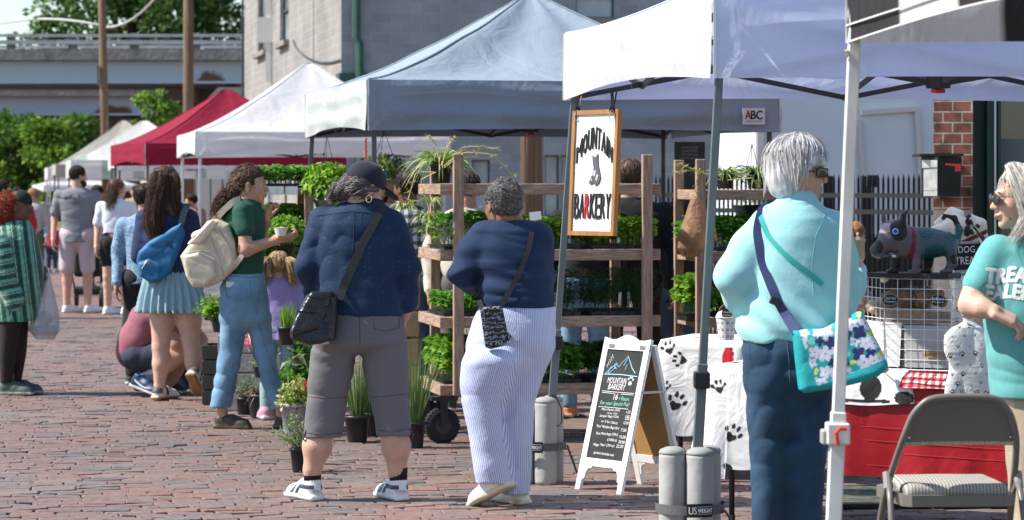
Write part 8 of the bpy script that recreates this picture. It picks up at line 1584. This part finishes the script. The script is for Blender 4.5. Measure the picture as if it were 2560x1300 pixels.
# ---- red haired woman with plaid jacket and bag
def p_red():
    d = 20.9; Q = Qd(d); r = person('woman with curly red hair in a green plaid blanket jacket at the far left', 40, d)
    H = Head(46, 518, d, -.03, .12); S = Sc(.0075); H.build(S, Q(30, 560)); S.chain([Q(30, 560), Q(40, 680), Q(35, 790)], [.06, .1, .07]); S.chain([Q(60, 600, .12), Q(85, 665, .12), Q(110, 675, .08)], [.05, .04, .028]); hand(S, Q(108, 672, .06), V3(.3, 0, -1), V3(-1, 0, 0), 1.2); S.chain([Q(24, 790, -.05), Q(20, 880, -.05), Q(16, 965, -.05)], [.07, .05, .032]); S.chain([Q(50, 790, .06), Q(48, 880, .08), Q(40, 960, .1)], [.05, .045, .032]); S.part('body', SK_D, r); H.eyes(r)
    S = Sc(.006, .03); S.loft(d, [(552, 15, 72, .075), (572, -5, 84, .12), (600, -15, 94, .15), (660, -18, 108, .17), (720, -18, 110, .17), (765, -16, 100, .17), (803, -14, 92, .165)]); S.chain([Q(8, 610, -.12), Q(5, 690, -.17), Q(38, 752, -.17)], [.085, .08, .065]); S.chain([Q(60, 600, .10), Q(92, 665, .10)], [.07, .05]); S.disp(folds(.006, 12, 3))
    def plaid(V):
        px = 1280 + V[:, 0] / V[:, 1] * FPX; py = HOR - (V[:, 2] - CAMZ) / V[:, 1] * FPX; slv = V[:, 1] < d - .17; u = np.where(slv, py + .2 * px, px - .12 * py); c = np.tile(V3(.012, .11, .065), (len(V), 1)); w_ = u % 26; c[w_ < 8] = (.16, .38, .30); c[(w_ > 11) & (w_ < 13)] = (.35, .5, .45); c[(w_ > 18) & (w_ < 22)] = (.01, .035, .03); n_ = ns(V[:, 0], V[:, 1], V[:, 2], 60, 2); return c * (1 + .2 * n_)[:, None]
    S.part('jacket', M('blanket_plaid', rough=.95, attr=True, bump=[(70, .004), (9, .012, 3)], sheen=.4), r, plaid); S = Sc(.0075, .02); S.loft(d, [(790, -2, 56, .1, -.05), (880, -2, 40, .085, -.05), (957, 1, 30, .055, -.05)]); S.loft(d, [(790, 28, 72, .1, .08), (880, 30, 66, .08, .08), (950, 28, 54, .05, .08)]); S.part('leggings', M('leggings_dark', (.022, .015, .015), .8, bump=(14, .004)), r)
    for hx, dd in ((16, 20.85), (40, 21.0)): sfoot(r, hx, dd, (.235, -.06), two((.42, .45, .40), (.065, .10, .085), None, .02), .05, .085)
    S = Sc(.006, .02); S.ell(H(-.07, 0, .02), (.09, .10, .09), H.R); S.ell(H(-.09, 0, -.05), (.09, .10, .08), H.R); S.ell(H(-.07, 0, -.09), (.075, .09, .05), H.R); S.box(H(.06, 0, -.03), (.055, .14, .12), .02, H.R, .02, True); V, F = S.mesh(); rr_ = np.random.default_rng(5); ix = rr_.integers(0, len(V), 1100); hair(r, S, [(.20, .028, .008), (.36, .06, .018), (.10, .012, .005)], curls(V[ix], .010, 9, 2), .0026, 2, .3, n=0)
    S = Sc(.005, .01); S.ell(H(.0, 0, .045), (.098, .085, .088), H.R); S.box(H(-.10, 0, .05), (.085, .15, .2), .004, H.R, .006, True); S.box(H(.1, 0, -.02), (.2, .2, .045), .004, H.R @ roty(.25), .006, True); S.part('headband', M('headband', (.012, .022, .02), .85, bump=(40, .003)), r)
    b = thing('shopping_bag', 'translucent white plastic bag of plants in the red haired woman\'s hand', 'plastic bag', Q(112, 848, .05)); S = Sc(.007, .02); S.loft(d, [(685, 112, 122, .01, .05), (705, 108, 128, .03, .05), (740, 98, 138, .06, .05), (790, 80, 148, .10, .05), (825, 70, 150, .11, .05), (848, 88, 138, .08, .05)]); S.disp(folds(.010, 18, 3, (1, 1, .3))); S.part('bag_film', M('film_white', (.62, .66, .68), .25, alpha=.62, bump=(16, .02, 4, 1), spec=.6), b); S = Sc(.01, .02); S.box(Q(112, 825, .05), (.085, .07, .035), .015); S.ell(Q(110, 795, .05), (.06, .05, .05)); S.part('bag_contents', M('pot_dark', (.04, .05, .045), .6, var=(14, .7)), b)
p_red()
# ---- crouching people
def p_crouch():
    d = 20.9; Q = Qd(d); r = person('man in dusty pink tee and navy shorts crouching beside the planters', 350, d); S = Sc(.0075)
    H = Head(432, 715, d, -.2, .5); H.build(S, Q(400, 745)); S.chain([Q(400, 745), Q(345, 870)], [.06, .12]); S.chain([Q(345, 890, -.05), Q(452, 885, -.12), Q(372, 950, -.08), Q(345, 965, -.05)], [.10, .068, .05, .04]); S.chain([Q(350, 895, .15), Q(455, 895, .15), Q(420, 965, .1)], [.10, .066, .045]); S.chain([Q(395, 790, -.12), Q(440, 860, -.16), Q(500, 872, -.05)], [.055, .042, .030]); hand(S, Q(502, 872, -.05), V3(.7, 0, -.8), V3(-.6, .2, -.6), .7); S.chain([Q(400, 790, .14), Q(450, 870, .14), Q(505, 905, .05)], [.05, .042, .030]); hand(S, Q(507, 905, .05), V3(.7, .2, -.5), V3(-.3, .3, -1), .7); S.part('body', SK_M, r)
    S = Sc(.008, .04); S.chain([Q(402, 765), Q(372, 800), Q(345, 850), Q(335, 878)], [.10, .135, .14, .135], .05); S.ell(Q(350, 850, 0), (.13, .14, .13)); S.chain([Q(395, 785, -.10), Q(418, 822, -.14)], [.075, .068]); S.chain([Q(400, 785, .10), Q(425, 825, .14)], [.075, .068]); S.disp(folds(.006, 12, 3)); S.part('tee_shirt', fab('dusty_pink_tee', (.30, .11, .14)), r); S = Sc(.0075, .03); S.ell(Q(338, 888), (.125, .16, .10)); S.chain([Q(345, 890, -.06), Q(405, 888, -.11)], [.115, .095]); S.chain([Q(345, 895, .12), Q(405, 895, .14)], [.11, .09]); S.disp(folds(.005, 16, 4)); S.part('shorts', fab('navy_shorts', (.035, .045, .075)), r)
    S = Sc(.006, .01); S.chain([Q(395, 930, -.09), Q(362, 952, -.06)], [.057, .052]); S.part('sock', fab('sock_white', (.62, .60, .66), .95, .003, 40), r)
    def ac(c, x, y, z): u = x * .27; sw = (np.abs(z - (.042 + 3.5 * (u - .12) ** 2 - .12 * (u - .1))) < .007 * np.clip((.21 - u) * 9, .15, 1)) & (u > .05) & (u < .2) & (y < 0); c[sw] = (.7, .72, .75)
    hh = Apt(328, 20.75); hh[2] = .075; tt = Apt(402, 20.6); tt[2] = .0; shoe(r, hh, hh + nrm(tt - hh) * .29, two((.6, .63, .66), (.012, .04, .11), ac, .024), .052, .09); hh = Apt(385, 21.05); shoe(r, hh, hh + V3(.24, -.05, 0), two((.5, .5, .5), (.012, .03, .07)), .05, .08); S = Sc(.007, .02); S.ell(H(-.02, 0, .04), (.098, .085, .09), H.R); hair(r, S, [(.06, .035, .025)])
    d = 21.5; Q = Qd(d); r = person('person in navy kneeling behind the bare legs beside the planters', 465, d); S = Sc(.009); H = Head(470, 715, d, .2, .5); H.build(S, Q(460, 750)); S.chain([Q(460, 750), Q(450, 880)], [.06, .1]); S.chain([Q(470, 800), Q(505, 850), Q(515, 890, -.1)], [.05, .042, .03]); hand(S, Q(515, 885, -.1), V3(.3, 0, -1), V3(-1, 0, 0), .7); S.chain([Q(450, 900), Q(500, 925, -.05), Q(480, 975)], [.09, .07, .05]); S.part('body', SK_M, r); S = Sc(.009, .03); S.chain([Q(460, 765), Q(455, 810), Q(448, 880)], [.09, .13, .13]); S.part('top', fab('navy_top', (.015, .025, .06)), r); S = Sc(.009, .03); S.chain([Q(445, 895), Q(500, 925, -.05), Q(492, 965, -.03)], [.11, .085, .06]); S.chain([Q(440, 900, -.08), Q(470, 965, -.1)], [.11, .07]); S.disp(folds(.006, 12, 3)); S.part('trousers', denim('denim_navy', (.012, .022, .055)), r); hh = Apt(482, 21.1); shoe(r, hh, hh + V3(.12, -.12, 0), two((.55, .5, .42), (.6, .58, .52))); S = Sc(.008, .02); S.ell(H(-.02, 0, .04), (.1, .087, .092), H.R); hair(r, S, [(.03, .02, .015)])
p_crouch()
# ---- vendor in teal shirt
def p_vendor():
    d = 10.8; Q = Qd(d); r = person('vendor with long white hair and round sunglasses in a lettered teal tee', 2540, d)
    H = Head(2550, 498, d, PI + .12, .04); S = Sc(.0055); H.build(S, Q(2580, 585)); S.chain([Q(2580, 585), Q(2580, 720), Q(2570, 1000)], [.07, .12, .13]); S.chain([Q(2478, 650, -.05), Q(2438, 730, -.08), Q(2428, 762, -.10), Q(2455, 770, -.15), Q(2484, 778, -.18)], [.048, .043, .044, .034, .027], .03); hand(S, Q(2482, 778, -.18), V3(.85, -.1, -.42), V3(-.3, .4, -.8), .6, 1, 1.05); S.chain([Q(2640, 650), Q(2650, 760, -.1), Q(2540, 790, -.1)], [.055, .05, .03]); S.part('body', SK_P, r); H.eyes(r)
    for t in (.0, .02): g = G(); c = Q(2530, 806, -.20) + V3(t, 0, -.006 * t * 50); g.tube([c + V3(.006 * math.cos(a), -.016 * math.sin(a), .013 * math.cos(a)) for a in np.linspace(0, 6.28, 12, endpoint=False)], .0022, 5, closed=True); g.part('ring', M('silver', (.75, .75, .75), .2, metal=1), r)
    S = Sc(.007, .03); S.loft(d, [(588, 2530, 2600, .07), (600, 2500, 2640, .10), (625, 2478, 2670, .13), (670, 2462, 2690, .15), (720, 2456, 2695, .16), (800, 2458, 2695, .165), (900, 2468, 2700, .17), (992, 2476, 2705, .165)]); S.chain([Q(2495, 630, -.03), Q(2448, 712, -.07)], [.072, .064]); S.disp(folds(.005, 14, 3, (1, 1, 1.4))); tee = S.part('tee_shirt', M('teal_tee', (.11, .37, .37), .85, bump=[(9, .006, 3, .2), (4.5, .014, 3, .3, 1), (400, .0004)], sheen=.15, var=(60, .06)), r)
    g = G()
    for txt, x0_, x1_, y0_, y1_ in (('TREAT', 2462, 2590, 706, 670), ('EALER', 2462, 2575, 746, 712)):
        V, F = textmesh(txt, 1); lo, hi = V.min(0), V.max(0); 
        for ox, oy_ in ((0, 0), (3, 0), (0, 2.5), (-3, 0), (3, 2), (0, -2)):
            u = (V[:, 0] - lo[0]) / (hi[0] - lo[0]); v = (V[:, 1] - lo[1]) / (hi[1] - lo[1]); px = x0_ + u * (x1_ - x0_) + ox + v * 5; py = y0_ + (y1_ - y0_) * v + oy_ + 3 * np.sin(u * 9); g.add(onto(tee, list(zip(px, py)), .0018 + .0001 * (ox + 3), 10.7), F)
    g.part('shirt_lettering', M('print_white', (.72, .76, .76), .7), r); S = Sc(.008, .03); S.loft(d, [(975, 2490, 2700, .15), (1080, 2508, 2690, .15), (1180, 2520, 2610, .12), (1400, 2530, 2600, .1), (1455, 2535, 2600, .1)]); S.loft(d, [(1080, 2610, 2690, .12), (1400, 2610, 2680, .1), (1455, 2612, 2680, .1)]); S.disp(folds(.006, 12, 3)); S.part('trousers', fab('khaki', (.40, .33, .25)), r)
    for x in (2565, 2645): hh = Apt(x, 10.85); shoe(r, hh, hh + V3(-.2, -.15, 0), two((.4, .4, .4), (.2, .18, .16)))
    S = Sc(.005, .025); S.ell(H(-.024, 0, .042), (.104, .088, .095), H.R); S.box(H(.10, 0, -.045), (.055, .13, .115), .02, H.R, .02, True); S.ell(H(-.06, 0, -.06), (.06, .075, .09), H.R)
    ff = np.concatenate([flow([H(.02, .0, .13), H(-.01, .085, .04), H(-.03, .09, -.08), Q(2545, 600, -.15)], [.03, .045, .055, .04], 380, 16, 3, .003, 1.5), flow([H(.03, .0, .135), H(.0, -.085, .04), H(-.03, -.09, -.08), Q(2600, 600, .1)], [.02, .04, .05, .03], 150, 16, 4, .003, 1.5), flow([H(.045, .02, .13), H(.05, .078, .07), H(.02, .10, -.01), H(-.0, .10, -.1)], [.01, .012, .02, .02], 130, 16, 8, .003, 1.)]); hair(r, S, [(.56, .54, .50), (.68, .66, .62), (.42, .40, .37)], ff, .0013, 6, .16, rel=H(-.05, 0, -.15), n=1200, ln=.08)
    g = G(); g.tube([H(.0, .086, .008), H(.05, .082, .012), H(.098, .062, .012)], .0025, 5); gl = g.part('sunglasses', m_gold, r); S = Sc(.003, .004); S.ell(H(.104, .034, .003), (.005, .027, .024), H.R @ rotz(.25)); S.ell(H(.104, -.034, .003), (.005, .027, .024), H.R); S.part('lens', M('lens_brown', (.04, .025, .02), .08, spec=.9), gl); S = Sc(.003, .004); S.ell(H(.0955, 0, -.061), (.008, .019, .008), H.R); S.part('lips', M('lips', (.38, .14, .12), .45), r)
p_vendor()
# ---- simpler standing figures
def figure(label, px, d, top, face, c, hairc, pal, sk=SK_L, wd=1., bot=None, arms=((-1, .02), (1, .02)), hairlen=0, beard=False, shirt_z=.58, shorts=0, sleeve=True):
    """top: crown row; colours pal=(top, bottom, shoe)"""
    r = person(label, px, d); x0_ = X1(px, d); ztop = zz(top, d); Ht = ztop; k = Ht / 1.7; P = lambda x, y, z: V3(x0_ + x * k * wd, d + y * k, z * Ht)
    H = Head(px, top, d, face, .05, sc_=k ** .5); H.c = V3(x0_ + .02 * math.cos(face), d, ztop - .135 * H.s); S = Sc(.009); H.build(S, P(0, 0, .84)); S.chain([P(0, 0, .83), P(0, 0, .68), P(0, 0, .55)], [.06 * k, .10 * k, .11 * k])
    for s_, sw in arms: S.chain([P(.19 * s_, 0, .80), P(.235 * s_, .02, .64), P(.235 * s_, -sw * 4, .50)], [.05 * k, .040 * k, .028 * k]); hand(S, P(.235 * s_, -sw * 4, .50), V3(0, -.2, -1), V3(-s_, 0, 0), .5, s_, k)
    for s_ in (-1, 1): S.chain([P(.10 * s_, 0, .52), P(.105 * s_, 0, .28), P(.105 * s_, .02, .22), P(.11 * s_, .01, .05)], [.088 * k, .056 * k, .058 * k, .038 * k])
    S.part('body', sk, r); S = Sc(.009, .03)
    for z, a, b in ((.845, .07, .06),): pass
    R_ = np.array([(shirt_z - .08, .172, .138), (.60, .162, .12), (.70, .18, .125), (.78, .20, .12), (.82, .17, .10), (.85, .075, .07)])
    def fn(X, Y, Z, R_=R_):
        zq = np.asarray(Z).ravel() / Ht; a = np.interp(zq, R_[:, 0], R_[:, 1]).reshape(np.shape(Z)) * k * wd; b = np.interp(zq, R_[:, 0], R_[:, 2]).reshape(np.shape(Z)) * k; q = (np.abs((X - x0_) / a) ** 2.2 + np.abs((Y - d) / b) ** 2.2) ** (1 / 2.2); return np.maximum((q - 1) * np.minimum(a, b), np.maximum(Z - .85 * Ht, (shirt_z - .08) * Ht - Z))
    S.add(fn, P(-.26, -.16, shirt_z - .08), P(.26, .16, .85)); 
    for s_, sw in arms: S.chain([P(.185 * s_, 0, .795), P(.225 * s_, .01, .68)] + ([] if sleeve == 'short' else [P(.235 * s_, .02, .64), P(.235 * s_, -sw * 4, .51)]), [.065 * k, .062 * k] + ([] if sleeve == 'short' else [.055 * k, .042 * k])); 
    S.disp(folds(.007, 12, int(abs(px)), (1, 1, 1.3))); S.part('top', pal[0], r); S = Sc(.009, .03); S.chain([P(-.07, 0, .53), P(.07, 0, .53)], [.125 * k, .125 * k]); zb_ = shorts or .04
    for s_ in (-1, 1): S.chain([P(.085 * s_, 0, .52), P(.105 * s_, 0, max(.30, zb_))] + ([] if shorts else [P(.11 * s_, .01, zb_ + .02)]), [.11 * k, .088 * k if shorts else .078 * k] + ([] if shorts else [.062 * k]))
    S.disp(folds(.006, 12, 4)); S.part('shorts' if shorts else 'trousers', pal[1], r)
    for s_ in (-1, 1): q = P(.11 * s_, .01, 0); sfoot(r, 1280 + q[0] / q[1] * FPX, q[1], (math.cos(face), math.sin(face)), two((.5, .5, .5), pal[2]), L=.26 * k)
    S = Sc(.007, .02); S.ell(H(-.022, 0, .045), np.array((.098, .084, .092)) * H.s, H.R); fl_ = None
    if hairlen: b_ = H(-.06, 0, -.05); e_ = b_ + V3(-.02, -.03, -hairlen); S.chain([b_, e_], [.075, .045]); fl_ = flow([H(-.03, 0, .06), b_, e_, e_ + V3(0, 0, -.05)], [.08, .085, .075, .03], 160, 14, 3, .008, 3)
    S.box(H(.10, 0, -.02), (.04, .12, .07), .02, H.R, .02, True)
    hair(r, S, hairc, fl_, .0022)
    if beard: S = Sc(.007, .02); S.ell(H(.055, 0, -.085), (.05, .052, .045), H.R); S.ell(H(.03, 0, -.06), (.05, .070, .045), H.R); S.part('beard', M('beard_dark', (.03, .018, .013), .9, bump=(90, .004)), r)
    return r
DK = [(.03, .02, .015), (.06, .04, .03)]; BR = [(.12, .07, .045), (.2, .12, .08), (.07, .04, .025)]; BL = [(.45, .30, .15), (.6, .42, .22), (.3, .2, .1)]
fa_ = lambda n, c, **k: fab(n, c, **k)
m2_ = figure('bearded man in washed grey tee and pale pink shorts walking up the street', 193, 34.5, 413, .5, 0, DK, (fa_('grey_tee', (.20, .215, .24)), fa_('pink_shorts', (.52, .44, .48)), (.72, .72, .72)), SK_L, 1.12, beard=True, shorts=.31, sleeve='short', shirt_z=.56)
g = G(); 
for i, (x, y, w_, h_) in enumerate(((-.10, 1.405, .05, .05), (-.045, 1.42, .035, .06), (.0, 1.40, .05, .045), (.055, 1.42, .04, .055), (-.02, 1.365, .16, .012), (.0, 1.345, .12, .008))): g.prism([(x - w_ / 2, y - h_ / 2), (x + w_ / 2, y - h_ * .35), (x + w_ * .4, y + h_ / 2), (x - w_ * .35, y + h_ * .4)], 0, .003, fr=(V3(X1(191, 34.5), 34.5 - .145, 0), V3(1, 0, 0), V3(0, 0, 1), V3(0, -1, 0)))
g.part('back_print', M('faded_print', (.12, .13, .13), .9, var=(40, .7)), m2_)
figure('woman in white tee and short black skirt walking beside the grey shirted man', 290, 34.0, 446, .45, 0, BR, (fa_('white_tee', (.66, .70, .80)), fa_('black_shorts', (.014, .014, .017)), (.72, .72, .72)), SK_P, 1.0, hairlen=.20, shorts=.39, sleeve='short', shirt_z=.68)
figure('person in pale blue flowered blouse and black trousers half behind the long haired woman', 364, 21.9, 458, .4, 0, DK, (M('flower_blouse', (.20, .32, .46), .8, var=(90, .9), bump=(12, .006)), fa_('black_pants', (.018, .016, .018)), (.05, .05, .05)), SK_M, 1., shirt_z=.58)
figure('person in cream sweatshirt with a blue crossbody strap behind the plant rack', 1170, 19.3, 428, 1.7, 0, DK, (fa_('cream_sweat', (.55, .50, .43)), fa_('grey_pants', (.11, .10, .10)), (.05, .05, .05)), SK_M, 1.15)
pf = figure('person in black and white plaid shirt between the spotted shirt and the rack', 1022, 19.4, 425, 2.4, 0, DK, (M('plaid_attr', rough=.85, attr=True, bump=(12, .006)), fa_('denim_pl', (.05, .08, .14)), (.05, .05, .05)), SK_D, 1.0)
o = [c for c in pf.children if c.name.startswith('top')][0]; V = np.empty(len(o.data.vertices) * 3); o.data.vertices.foreach_get('co', V); V = V.reshape(-1, 3); c = np.tile(V3(.55, .58, .62), (len(V), 1)); c[(V[:, 0] % .06 < .03)] *= .22; c[(V[:, 2] % .06 < .03)] *= .22; ca = o.data.color_attributes.new('Col', 'FLOAT_COLOR', 'POINT'); ca.data.foreach_set('color', np.concatenate([c, np.ones((len(c), 1))], 1).astype(np.float32).ravel())
figure('brown haired man in black hooded top seen from behind through the rack', 1575, 19.0, 397, 1.6, 0, [(.09, .055, .035), (.14, .09, .06)], (fa_('black_hoodie', (.012, .013, .017)), fa_('dark_pants', (.02, .02, .025)), (.03, .03, .03)), SK_L, 1.25)
figure('person in black top and light blue jeans behind the hanging sign', 1462, 18.8, 420, 1.4, 0, DK, (fa_('black_top', (.012, .012, .014)), denim('denim_sky', (.18, .32, .46)), (.7, .25, .08)), SK_L, 1.0, shirt_z=.64)
figure('dark haired person in black bending near the tan bag behind the rack', 1690, 20.2, 505, 2.6, 0, [(.008, .007, .008)], (fa_('black_top', (.012, .012, .014)), denim('denim_slate', (.04, .08, .12)), (.03, .03, .03)), SK_M, 1.1)
gr = figure('little blonde girl with pigtails in a lilac hooded top', 697, 18.6, 628, 1.9, 0, BL, (fa_('lilac_hoodie', (.38, .30, .62)), fa_('mint_skirt', (.24, .38, .42)), (.5, .3, .4)), SK_P, 1.15, shirt_z=.55)
h_ = [c for c in gr.children if c.name.startswith('hair')][0]
for s_ in (-1, 1):
    c = at(697 + 22 * s_, 655, 18.55); V, F = ribbons(flow([c + V3(0, 0, .03), c + V3(.03 * s_, -.02, .0), c + V3(.045 * s_, -.02, -.08), c + V3(.04 * s_, -.02, -.15)], [.02, .045, .045, .02], 150, 12, 3, .004, 2), .003); part('pigtail', V, F, m_hair, h_, True, tint(len(V) // 36, 36, None, .3, 3, BL), world=True)
CR = [('dark haired man at the left image edge behind the red hair', 3, 33, 447, DK, (.05, .06, .06), SK_M), ('person with black hair just behind the red haired woman', 45, 40, 466, [(.008, .007, .008)], (.45, .02, .03), SK_D), ('blond person in a white cap under the distant tents', 84, 44, 470, BL, (.45, .46, .47), SK_L), ('dark haired person between the grey tee and the white tee', 243, 42, 462, DK, (.06, .06, .07), SK_M), ('person in tan top in the crowd right of the white tee', 342, 55, 462, DK, (.40, .28, .14), SK_M), ('person in brown coat farther along the crowd', 362, 60, 465, BR, (.22, .13, .07), SK_L), ('person in pale top under the red tent edge', 378, 58, 468, BL, (.5, .46, .4), SK_L), ('dark haired person in tan beside the crimson tent leg', 480, 45, 484, DK, (.35, .24, .15), SK_M), ('small person in pink far up the street', 108, 62, 505, BL, (.5, .3, .42), SK_L), ('toddler in red by the distant stalls', 130, 50, 552, BL, (.5, .03, .08), SK_L), ('shopper in teal grey among the distant tents', 296, 66, 470, DK, (.1, .2, .22), SK_M)]
for i, (lb, px, d, tp, hc, cl, sk) in enumerate(CR): o = figure(lb, px, d, tp, [.3, 1.2, 3.4, .9, 2.9][i % 5], 0, hc, (M('crowd_cloth_%d' % i, cl, .85), M('crowd_pants_%d' % (i % 3), [(.03, .04, .07), (.05, .05, .05), (.15, .13, .1)][i % 3], .85), (.3, .3, .3)), sk)
# stroller beyond the grey shirted man
st_ = thing('stroller', 'black baby stroller just beyond the grey shirted man', 'stroller', (X1(222, 36), 36, 0)); W_ = lambda x, y, z: V3(X1(222, 36) + x, 36 + y, z)
S = Sc(.015, .03); S.box(W_(0, 0, .62), (.17, .2, .22), .05); S.ell(W_(0, .05, .85), (.18, .22, .18)); S.part('seat_hood', fab('stroller_black', (.012, .012, .014)), st_); g = G(); g.box(W_(0, 0, .22), (.17, .2, .05), bev=.02); g.part('basket', m_blk, st_)
for s_ in (-1, 1):
    g = G(); g.tube([W_(.2 * s_, -.45, 1.0), W_(.2 * s_, -.2, .5), W_(.2 * s_, .3, .12)], .012, 6); g.tube([W_(.2 * s_, .05, .6), W_(.2 * s_, -.35, .12)], .012, 6); g.part('side_frame', m_blk, st_)
    for y in (-.35, .35): g = G(); g.lathe(W_(.21 * s_, y, .11), [(.08, -.02), (.11, -.015), (.11, .015), (.08, .02)], 18, R=roty(PI / 2)); g.part('wheel', M('tyre_rubber', (.014, .015, .017), .75), st_)
g = G(); g.tube([W_(-.2, -.45, 1.0), W_(.2, -.45, 1.0)], .014, 6); g.part('handle_bar', m_blk, st_)
# stall tables and goods up the street
for i, (px, d, c, lb) in enumerate(((118, 52, (.5, .52, .55), 'white draped stall table far up the street'), (330, 46, (.35, .25, .16), 'tan stall table beyond the white tee'), (520, 36, (.55, .56, .58), 'white draped stall table under the bright white tent'))):
    t_ = thing('stall_table', lb, 'table', (X1(px, d), d, 0)); g = G(); g.box((X1(px, d), d, .42), (.7, .35, .32), bev=.02); g.part('table_skirt', M('skirt_%d' % i, c, .8, bump=(6, .03)), t_); g = G(); g.box((X1(px, d), d, .75), (.75, .38, .012), bev=.004); g.part('tabletop', M('table_white', (.6, .6, .6), .6), t_)
    rr_ = random.Random(i)
    for k in range(5): x = X1(px, d) - .55 + k * .27; g = G(); g.box((x, d - .1, .762 + .07), (.09, .08, .07), bev=.01); g.single('goods_box', M('goods_%d' % (k % 3), [(.5, .35, .15), (.45, .1, .08), (.2, .3, .15)][k % 3], .7), f"{['tan', 'red', 'green', 'tan', 'red'][k]} goods box, {['first', 'second', 'third', 'fourth', 'last'][k]} from left on {lb.split(' up ')[0].split(' under ')[0].split(' beyond ')[0]} {['far up the street', 'beyond the white tee', 'under the white tent'][i]}", 'box', 'boxes of goods on the stall tables')
